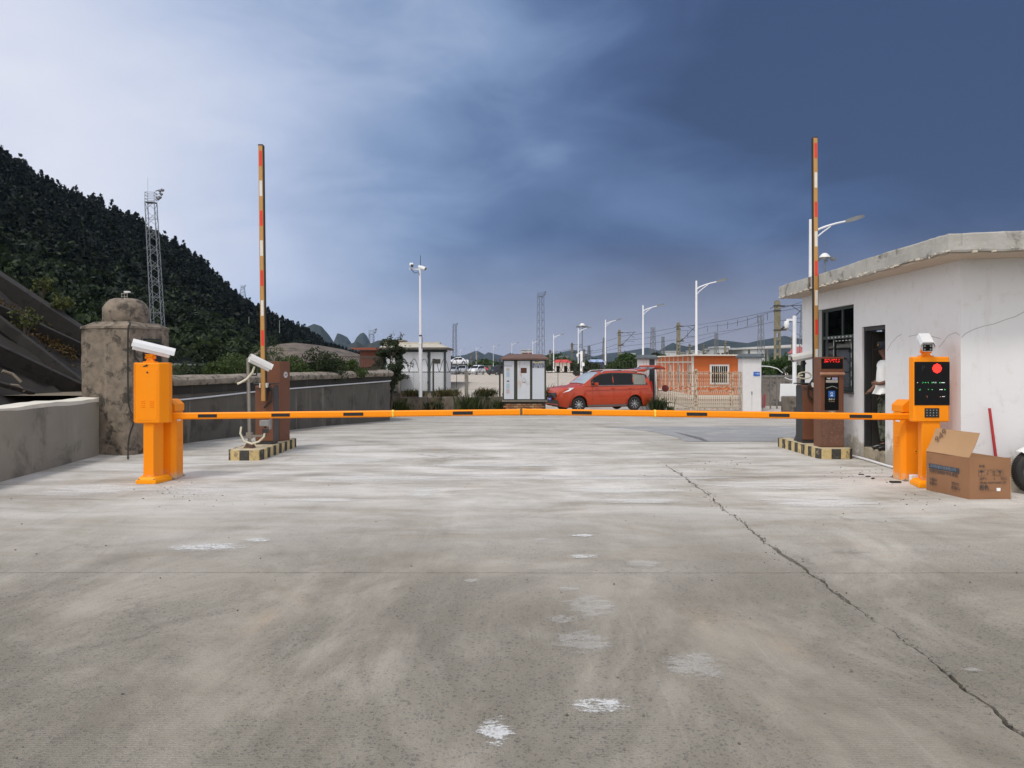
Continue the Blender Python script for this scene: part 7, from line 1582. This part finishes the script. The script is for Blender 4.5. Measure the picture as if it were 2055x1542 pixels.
# ------------------------------------------------------------------ lattice towers
M_gal = pm('galvanised_steel', (.20, .215, .23), .55, metal=.4, var=.15, scale=3)
M_gal2 = pm('grey_steel', (.16, .17, .18), .6, metal=.3, var=.1)
def lattice(label, loc, h, w0_, w1_, nb, mat, legr, head='flood', group=None, rz=.5, lean=(0, 0)):
    t = thing('lattice_tower', label, 'tower', loc, rz, group); cor = [(-1, -1), (1, -1), (1, 1), (-1, 1)]
    P_ = lambda k, f: Vector((cor[k % 4][0] * (w0_ + (w1_ - w0_) * f) / 2 + lean[0] * f, cor[k % 4][1] * (w0_ + (w1_ - w0_) * f) / 2 + lean[1] * f, h * f))
    for k in range(4): b = MB(); b.bar(P_(k, 0), P_(k, 1), legr * 2, legr * 2); b.build('leg', mat, t)
    b = MB()
    for i in range(nb):
        f0, f1 = i / nb, (i + 1) / nb
        for k in range(4):
            b.bar(P_(k, f0), P_(k + 1, f1), legr, legr) if i % 2 else b.bar(P_(k + 1, f0), P_(k, f1), legr, legr)
            if i % 2 == 0: b.bar(P_(k, f0), P_(k + 1, f0), legr, legr)
    b.build('bracing', mat, t)
    if head:
        b = MB(); [b.bar(P_(k, 1), P_(k, 1) + Vector((0, 0, 1.6)), legr, legr) for k in range(4)]; [b.bar(P_(k, 1) + Vector((0, 0, z)), P_(k + 1, 1) + Vector((0, 0, z)), legr, legr) for k in range(4) for z in (.55, 1.1, 1.6)]; b.build('railing', mat, t)
        c0 = (P_(0, 1) + P_(2, 1)) / 2; b = MB(); b.box(c0 + Vector((0, 0, .05)), (w1_ * 1.06, w1_ * 1.06, .12)); b.build('platform', M_gal2, t)
        for dx, dz in ((.55, 2.0), (.8, 1.5), (.6, 1.0), (.25, .75), (1.05, 2.15)):
            d = Vector((math.cos(-rz), math.sin(-rz), 0)); c = c0 + d * (w1_ * .5 + dx * .9) + Vector((0, 0, dz)); q = MB(); q.cyl(c + Vector((0, 0, .06)), c + d * .35 + Vector((0, 0, -.2)), .14, .24, n=10); q.bar(c, c0 + d * w1_ * .5 + Vector((0, 0, dz - .2)), .06, .06); q.build('floodlight', pm('dim_floodlight', (.10, .10, .11), .4), t)
        b = MB(); a0 = P_(3, 1) + Vector((0, 0, 1.6)); b.cyl(a0, a0 + Vector((0, 0, 2.6)), .02, n=5); b.build('aerial', M_gal2, t)
    return t
Yt = 128; zt0 = -.5; htw = PZ(408, Yt) - zt0
lattice('tall galvanised lattice floodlight tower rising behind the square pillar', (PX(322.5, Yt), Yt, zt0), htw, 1.72, 1.42, 22, M_gal, .055, rz=.12, lean=(-1.5, 0))
for lab, px, ytop, Y, wd, nb in (('lattice floodlight tower rising behind the transformer kiosk', 1085, 596, 330, 2.6, 18), ('slim lattice tower above the raised white display car', 912.5, 655, 560, 2.6, 16), ('small lattice tower above the red brown shed roof', 745.5, 672, 300, 2.0, 10), ('red and white telecom mast on the hill ridge', 487, 578, 620, 5.5, 9)):
    z0 = -.6 if px > 500 else PZ(606, Y)
    lattice(lab, (PX(px, Y), Y, z0), PZ(ytop, Y) - z0, wd, wd * (.8 if px > 500 else .45), nb, M_gal2 if px > 500 else pm('pale_blue_steel', (.22, .28, .34), .6), .055 * Y / 128 * .42, head='flood' if px > 500 else 'flood', group='far lattice towers', rz=.4)
for lab, px, ytop, Y, w_ in (('bare steel lattice mast just left of the booth, behind the dome camera', 1614, 614, 70, .75), ('slim steel lattice mast above the right gate pillar', 1527, 633, 115, .9), ('thin lattice mast between two concrete masts over the guard house', 1437.5, 668, 150, .8), ('lattice mast with small lamp arm left of the concrete mast at the trees', 1310.5, 657, 160, 1.1), ('thin lattice mast above the second dark tree', 1330.5, 676, 200, .9), ('thin lattice mast over the orange car, left of the leafy tree', 1213, 678, 190, 1.0), ('thin lattice mast beside the small dome camera pole', 1182, 694, 230, .9)):
    lattice(lab, (PX(px, Y), Y, -.6), PZ(ytop, Y) + .6, w_, w_ * .5, 16, M_gal2, .03 * max(1, Y / 110), head=None, group='steel lattice masts of the railway', rz=.3)
# ------------------------------------------------------------------ railway masts and wires
M_mast = pm('mossy_concrete_mast', (.20, .18, .125), .95, var=.25, scale=2, bump=.5, dirt=((.10, .09, .06), .52, 2))
def mast(label, px, ytop, Y, w_=.62):
    h = PZ(ytop, Y) + .6; t = thing('railway_mast', label, 'mast', (PX(px, Y), Y, -.6), 0, 'concrete railway masts')
    wa, wb_ = w_ / 2, w_ * .36
    b = MB()
    for s in (-1, 1): b.bar((s * wa * .8, 0, 0), (s * wb_ * .8, 0, h), w_ * .24, .3, up=(0, 1, 0))
    nb = int(h / (w_ * 1.15))
    for k in range(nb + 1):
        f = k / nb; ww = wa + (wb_ - wa) * f; b.bb((-ww * .75, -.10, h * f - w_ * .17), (ww * .75, .10, h * f + w_ * .17))
        if k < nb:          # chamfered corners leave round-looking holes
            zc = h * (k + .5) / nb; hh = h / nb * .5 - w_ * .15
            for sx_ in (-1, 1):
                for sz in (-1, 1): b.extr([(sx_ * ww * .75, -.09, zc + sz * hh), (sx_ * ww * .25, -.09, zc + sz * hh), (sx_ * ww * .75, -.09, zc + sz * hh * .4)][::sx_ * sz], (0, .18, 0))
    b.bb((-wb_ * 1.1, -.16, h * .62), (wb_ * 1.1, .16, h)); b.build('post', M_mast, t)
    b = MB(); za, zb2 = h - .9, h - 2.9
    for z in (h - .45, h - .95, zb2): b.bb((-wb_ * 1.45, -.18, z - .07), (wb_ * 1.45, .18, z + .07))
    b.build('clamp', M_dk, t)
    b = MB(); b.tube([(wb_, 0, za + .4), (wb_ + .5, 0, za + .42)], .10, n=8); b.tube([(wb_, 0, zb2), (wb_ + .5, 0, zb2 + .35)], .11, n=8); b.tube([(wb_, 0, zb2), (wb_ + .7, 0, zb2 + .05)], .08, n=6); b.build('insulator', pm('brown_insulator', (.05, .032, .028), .3), t)
    b = MB(); b.tube([(wb_ + .45, 0, za + .42), (wb_ + 2.9, 0, za + .55)], .04, n=5); b.tube([(wb_ + .5, 0, zb2 + .3), (wb_ + 2.6, 0, za + .5)], .045, n=5); b.tube([(wb_ + 1.2, 0, za + .45), (wb_ + 2.7, 0, za - .55)], .035, n=5); b.tube([(wb_ + 1.1, 0, zb2 + .85), (wb_ + 2.7, 0, zb2 + .7)], .03, n=5); b.tube([(-wb_ * 1.2, 0, h - .5), (-wb_ - .5, 0, h - .75)], .03, n=5); b.build('cantilever', M_dk, t)
    return t
ML = [(1560, 605, 80, .66, 'tall concrete railway mast with round holes left of the booth'), (1361.5, 649, 128, .66, 'concrete railway mast above the orange guard house side wall'), (1243, 663, 152, .62, 'concrete railway mast with holes in front of the leafy tree'), (1148, 689, 240, .75, 'concrete railway mast above the red roofed hut'), (1104, 703, 330, .9, 'small concrete railway mast at the right roof edge of the transformer kiosk'), (1455.5, 686, 205, .62, 'small concrete mast in front of the white station building'), (1412, 691, 240, .65, 'stub of a concrete mast left of the station building, nearer the building'), (1384, 691, 240, .65, 'stub of a concrete mast over the guard house roof, at the white lamp'), (1591, 675, 110, .45, 'dark concrete mast half behind the dome camera pole'), (1172, 701, 280, .7, 'thin far mast right of the small dome camera pole'), (945, 709, 360, .8, 'far mast above the lot between two street lamps'), (958, 708, 380, .8, 'far mast right of the street lamp over the off-roader')]
for px, yt, Y, w_, lab in ML: mast(lab, px, yt, Y, w_)
def wire(label, pts, r=.024, sag=.0):
    P_ = [W(*p) for p in pts]; out = []
    for a, c in zip(P_[:-1], P_[1:]):
        for k in range(8): t = k / 8; q = a + (c - a) * t; q.z -= sag * 4 * t * (1 - t) * (c - a).length / 30; out.append(q)
    out.append(P_[-1]); b = MB(); b.tube(out, [r * max(1, p.y / 110) for p in out], n=4); o = b.build('overhead_wire', pm('wire_dark', (.05, .05, .055), .5, metal=.5), None); tag(o, label, 'wire', 'overhead railway wires'); return o
wire('uppermost overhead railway wire from the booth to the mast above the guard house', [(1700, 575, 62), (1551, 624, 80), (1366, 656, 128), (1248, 675, 152), (1152, 699, 240), (1100, 708, 330)], sag=.12)
wire('overhead railway wire sagging just below the uppermost wire', [(1700, 590, 62), (1545, 627, 82), (1420, 655, 112), (1360, 664, 130), (1255, 683, 155), (1160, 704, 240)], sag=.35)
wire('lowest overhead railway wire running to the right gate pillar lamp', [(1700, 622, 62), (1558, 645, 81), (1436, 667, 118), (1370, 680, 130), (1262, 694, 155), (1160, 712, 240)], sag=.1)
wire('steep stay wire from the tall concrete mast down to the right', [(1564, 652, 80), (1610, 676, 78)], r=.02)
wire('thin signal wire between the lattice masts above the guard house', [(1535, 640, 115), (1440, 672, 150), (1366, 690, 140), (1330, 700, 200)], r=.02, sag=.3)
b = MB()
for k in range(9): p = W(1540 - 20 * k, 628 + 4.6 * k, 84 + 5 * k); b.bar(p, p + Vector((0, 0, -.8 - .1 * (k % 3))), .035, .035)
o = b.build('wire_droppers', pm('wire_dark', (.05, .05, .055), .5), None); tag(o, 'short droppers hanging from the overhead railway wires', 'wire fittings')
# high-mast light behind the booth and over the hut
for px, yt, yb, Y, lab in ((1655, 517, 640, 120, 'high mast lamp with ring of floodlights behind the booth roof'), (1168.5, 654, 760, 210, 'high mast lamp with white dome beside the street lamp over the orange car')):
    h = PZ(yt, Y) + .6; t = thing('high_mast_lamp', lab, 'mast lamp', (PX(px, Y), Y, -.6), 0, 'high mast lamps'); b = MB(); b.cyl((0, 0, 0), (0, 0, h), .18, .12, n=8); b.build('pole', M_gal, t); b = MB(); b.lathe([(0, .7), (.35, .6), (.75, .2), (.8, 0), (0, 0)], 14, (0, 0, h)); b.build('crown_cover', M_wht2, t, smooth=True)
    for k in range(6): a = k * pi / 3; q = MB(); q.box((1.35 * math.cos(a), 1.35 * math.sin(a), h - .3), (.55, .55, .35)); q.bar((0, 0, h - .1), (1.3 * math.cos(a), 1.3 * math.sin(a), h - .1), .1, .1); q.build('floodlight', M_gal2, t)
    b = MB(); b.cyl((0, 0, h + .6), (0, 0, h + (2.6 if px > 1600 else .9)), .04, n=5); b.build('aerial', M_gal2, t)
# ------------------------------------------------------------------ trees, hedge, hut, far buildings
tree('leafy_tree', 'broad leafy dark green tree behind the raised tailgate, left of the gate pillar', (PX(1254, 92), 92, -.6), 4.6, (2.15, 1.9, 1.55), .16, 40, 170, .15, L_tree, 21, 'trees behind the lot', crown_c=1.75)
tree('leafy_tree', 'smaller dark tree between the left gate pillar and the guard house', (PX(1314, 95), 95, -.6), 4.4, (1.35, 1.3, 1.35), .12, 26, 150, .14, L_dark, 22, 'trees behind the lot', crown_c=2.3)
tree('leafy_tree', 'small round dark tree in front of the station building', (PX(1431, 110), 110, -.6), 3.6, (.75, .8, .9), .1, 14, 110, .13, L_dark, 23, 'trees behind the lot', crown_c=2.3)
for k, (px, Y, R, cc2, lab) in enumerate([(1180, 130, (2.4, 2, 1.6), .9, 'dark bushy tree right of the red roofed hut'), (1205, 126, (2.0, 2, 1.1), .2, 'low dark bushy tree behind the orange car windscreen'), (1130, 178, (2.6, 2, 1.2), .0, 'dark bushy tree in front of the red roofed hut'), (1545, 62, (1.5, 1.5, 1.7), .9, 'olive bushy tree behind the boundary wall, right of the gate pillar'), (1583, 60, (1.6, 1.5, 1.9), 1.1, 'green bushy tree behind the tall concrete mast'), (1612, 58, (1.3, 1.5, 1.6), .8, 'dark bushy tree beside the booth, behind the white board')]):
    tree('bushy_tree', lab, (PX(px, Y), Y, -.7), 3.0, R, .12, 26, 150, .13 if Y < 100 else .2, L_dark if k in (0, 1, 2, 5) else L_tree, 30 + k, 'bushy trees at the railway', crown_c=cc2)
rng = np.random.default_rng(8); n = 9000; x = rng.uniform(-36, 42, n); P = np.stack([x, 207 + rng.uniform(0, 6, n), -.6 + rng.uniform(0, 1, n) * (1.5 + .7 * np.sin(x * .35) + .5 * np.sin(x * 1.3))], 1); o = link('hedgerow', quads_mesh('hedgerow', leafquads(P, .32, rng, .3, .6)), L_dark); o['kind'] = 'stuff'
rng = np.random.default_rng(9); n = 12000; x = rng.uniform(-170, 330, n); P = np.stack([x, 420 + rng.uniform(0, 60, n), -.6 + rng.uniform(0, 1, n) * (4.5 + 2 * np.sin(x * .09) + 1.5 * np.sin(x * .31))], 1); o = link('treeline', quads_mesh('treeline', leafquads(P, 1.0, rng, .3, .6)), L_tree); o['kind'] = 'stuff'
Yh = 168; t = thing('red_roofed_hut', 'small white hut with red hipped roof beyond the lot', 'hut', (PX(1129, Yh), Yh, -.6)); zz2 = lambda py: PZ(py, Yh) + .6
b = MB(); b.bb((-1.55, 0, 0), (1.55, 2.5, zz2(728))); b.build('wall', M_pw, t); b = MB(); b.prism([(-2.0, -.5), (2.0, -.5), (2.0, 3), (-2.0, 3)], zz2(728), zz2(722), [(-1.2, .9), (1.2, .9), (1.2, 1.6), (-1.2, 1.6)]); b.build('roof', pm('bright_red_roof', (.50, .055, .045), .6), t)
for x0 in (-1.3, .3): b = MB(); b.bb((x0, -.02, .2), (x0 + .7, -.002, 1.5)); b.build('window', M_cglass, t)
def block(label, name, cat, px0, px1, ytop, Y, dp, mat, roofm=None, wins=None, rise=0, z0=-.6, group=None):
    t = thing(name, label, cat, (PX((px0 + px1) / 2, Y), Y, z0), 0, group); hw_ = (PX(px1, Y) - PX(px0, Y)) / 2; h = PZ(ytop, Y) - z0
    b = MB(); b.bb((-hw_, 0, 0), (hw_, dp, h)); b.build('wall', mat, t)
    b = MB(); 
    if rise: b.prism([(-hw_ - .4, -.5), (hw_ + .4, -.5), (hw_ + .4, dp + .5), (-hw_ - .4, dp + .5)], h, h + rise, [(-hw_ * .85, dp * .4), (hw_ * .85, dp * .4), (hw_ * .85, dp * .6), (-hw_ * .85, dp * .6)])
    else: b.bb((-hw_ - .3, -.4, h), (hw_ + .3, dp + .4, h + .35))
    b.build('roof', roofm or mat, t)
    for (n, f0, f1) in wins or []:
        for k in range(n):
            x = -hw_ + 2 * hw_ * (k + .5) / n; q = MB(); q.bb((x - hw_ / n * .55, -.05, h * f0), (x + hw_ / n * .55, -.005, h * f1)); q.build('window', M_cglass, t)
    return t
M_bw = pm('far_white_wall', (.58, .58, .58), .8, var=.06, scale=.3); M_bg = pm('far_grey_wall', (.34, .33, .31), .85, var=.1, scale=.3)
block('long white station building with a row of dark windows above the gate pillar', 'station_building', 'building', 1440, 1535, 701, 230, 14, M_bw, wins=[(9, .62, .78), (9, .25, .42)]); block('square white tower block of the station above the guard house roof', 'station_building', 'building', 1438, 1462, 698, 225, 8, M_bw, wins=[(3, .64, .76)])
t = thing('platform_canopy', 'long thin white platform canopy left of the booth', 'canopy', (PX(1560, 200), 200, -.6)); b = MB(); p0, p1 = W(1462, 702, 240), W(1625, 694, 150); b.bar(p0 - t.location, p1 - t.location, 5, .5); b.build('roof', M_bw, t); b = MB(); [b.bar(Vector((q.x - t.location.x, q.y - t.location.y, 0)), q - t.location, .4, .4) for q in (p0 * (1 - f) + p1 * f for f in (.1, .35, .6, .85))]; b.build('post', M_bg, t)
for k, (a, c, yt, Y, mt, lab) in enumerate([(1335, 1360, 706, 420, M_bw, 'far white houses right of the smaller dark tree'), (1362, 1384, 708, 430, M_bg, 'far grey houses above the side wall of the guard house'), (1386, 1402, 705, 410, M_bw, 'far white house behind the guard house lamp'), (1404, 1436, 706, 400, M_bw, 'far low white building left of the small round tree'), (1046, 1068, 703, 480, M_bw, 'far white building with red lettering band above the transformer kiosk'), (1118, 1140, 716, 520, M_bg, 'far grey house above the red roofed hut'), (1250, 1275, 710, 560, M_bw, 'far pale building behind the broad leafy tree')]):
    t = block(lab, 'far_building', 'building', a, c, yt, Y, 10, mt, wins=[(4, .55, .75)], group='far buildings by the railway')
    if k == 4: b = MB(); b.bb((-3.2, -.12, 7.2), (3.2, -.06, 8.2)); b.build('red_band', pm('dull_red', (.22, .06, .07), .7), t)
block('blue roofed open shed beyond the lot, between hut and leafy tree', 'blue_roofed_shed', 'shed', 1186, 1212, 727, 180, 6, pm('dull_blue_wall', (.05, .07, .13), .7), pm('pale_blue_roof', (.34, .42, .62), .6, var=.1), rise=.6)
t = block('small distant hut with red ridged roof beside the blue roofed shed', 'red_ridged_hut', 'hut', 1189, 1199, 726, 190, 4, M_bw, pm('bright_red_roof', (.50, .055, .045), .6), rise=.5)
block('small red roofed hut right of the dome camera pole, near the booth', 'red_ridged_hut', 'hut', 1604, 1622, 709, 105, 3, M_bg, pm('dusty_red_roof', (.42, .10, .10), .7), rise=.9)
t = thing('brick_shed', 'red brown shed roof rising behind the razor wire on the curved wall', 'shed', (PX(737, 46), 46, .2)); sX = lambda px: PX(px, 46) - PX(737, 46); sZ = lambda py: PZ(py, 46) - .2
b = MB(); b.bb((sX(722), .0, 0), (sX(757), 2, sZ(704))); b.build('wall', pm('red_brown_wall', (.16, .055, .035), .8, var=.2, scale=3), t); b = MB(); b.extr([(sX(703), -.3, sZ(698.5)), (sX(757), -.3, sZ(698)), (sX(757), -.3, sZ(703)), (sX(712), -.3, sZ(702))], (0, 2.6, 0)); b.build('roof', pm('red_brown_roof', (.27, .075, .04), .7, var=.12), t)
t = thing('stone_hut', 'old grey stone hut behind the fence tree, left of the equipment cabin', 'hut', (PX(784, 44), 44, .15)); b = MB(); b.bb((PX(770, 44) - PX(784, 44), 0, 0), (PX(806, 44) - PX(784, 44), 2, PZ(685, 44) - .15)); b.build('wall', M_ret, t); b = MB(); b.bb((PX(768, 44) - PX(784, 44), -.1, PZ(685, 44) - .15), (PX(808, 44) - PX(784, 44), 2.1, PZ(682, 44) - .15)); b.build('roof', M_conc, t)
# utility poles on the hillside
for k, (px, py, h, lab) in enumerate(((399, 645, 10, 'thin pale pole on the dark hillside right of the lattice tower'), (499.5, 636, 12, 'thin pale pole on hillside just left of the raised arm'), (561, 643, 11, 'thin pale pole on the hillside right of the raised arm'))):
    Y = 260 + 30 * k; o = MB().cyl(W(px, py + 26, Y), W(px, py, Y), .16, .10, n=6).build('hillside_pole', pm('pale_pole', (.32, .31, .28), .8), None); tag(o, lab, 'pole')
# ------------------------------------------------------------------ the air
m = bpy.data.materials.new('haze_air'); m.use_nodes = True; nt = m.node_tree; nt.nodes.clear(); out = nd(nt, 'ShaderNodeOutputMaterial'); pv = nd(nt, 'ShaderNodeVolumePrincipled', {'Color': (.42, .64, 1.0, 1), 'Density': HAZE, 'Anisotropy': .25}); nt.links.new(pv.outputs[0], out.inputs['Volume'])
b = MB(); b.bb((-4700, -80, -6.5), (4700, 4800, 330)); o = b.build('haze', m, None, kind='stuff')
for o in bpy.data.objects:
    if o.parent is None and o.type == 'MESH' and o.get('kind') == 'structure': pass
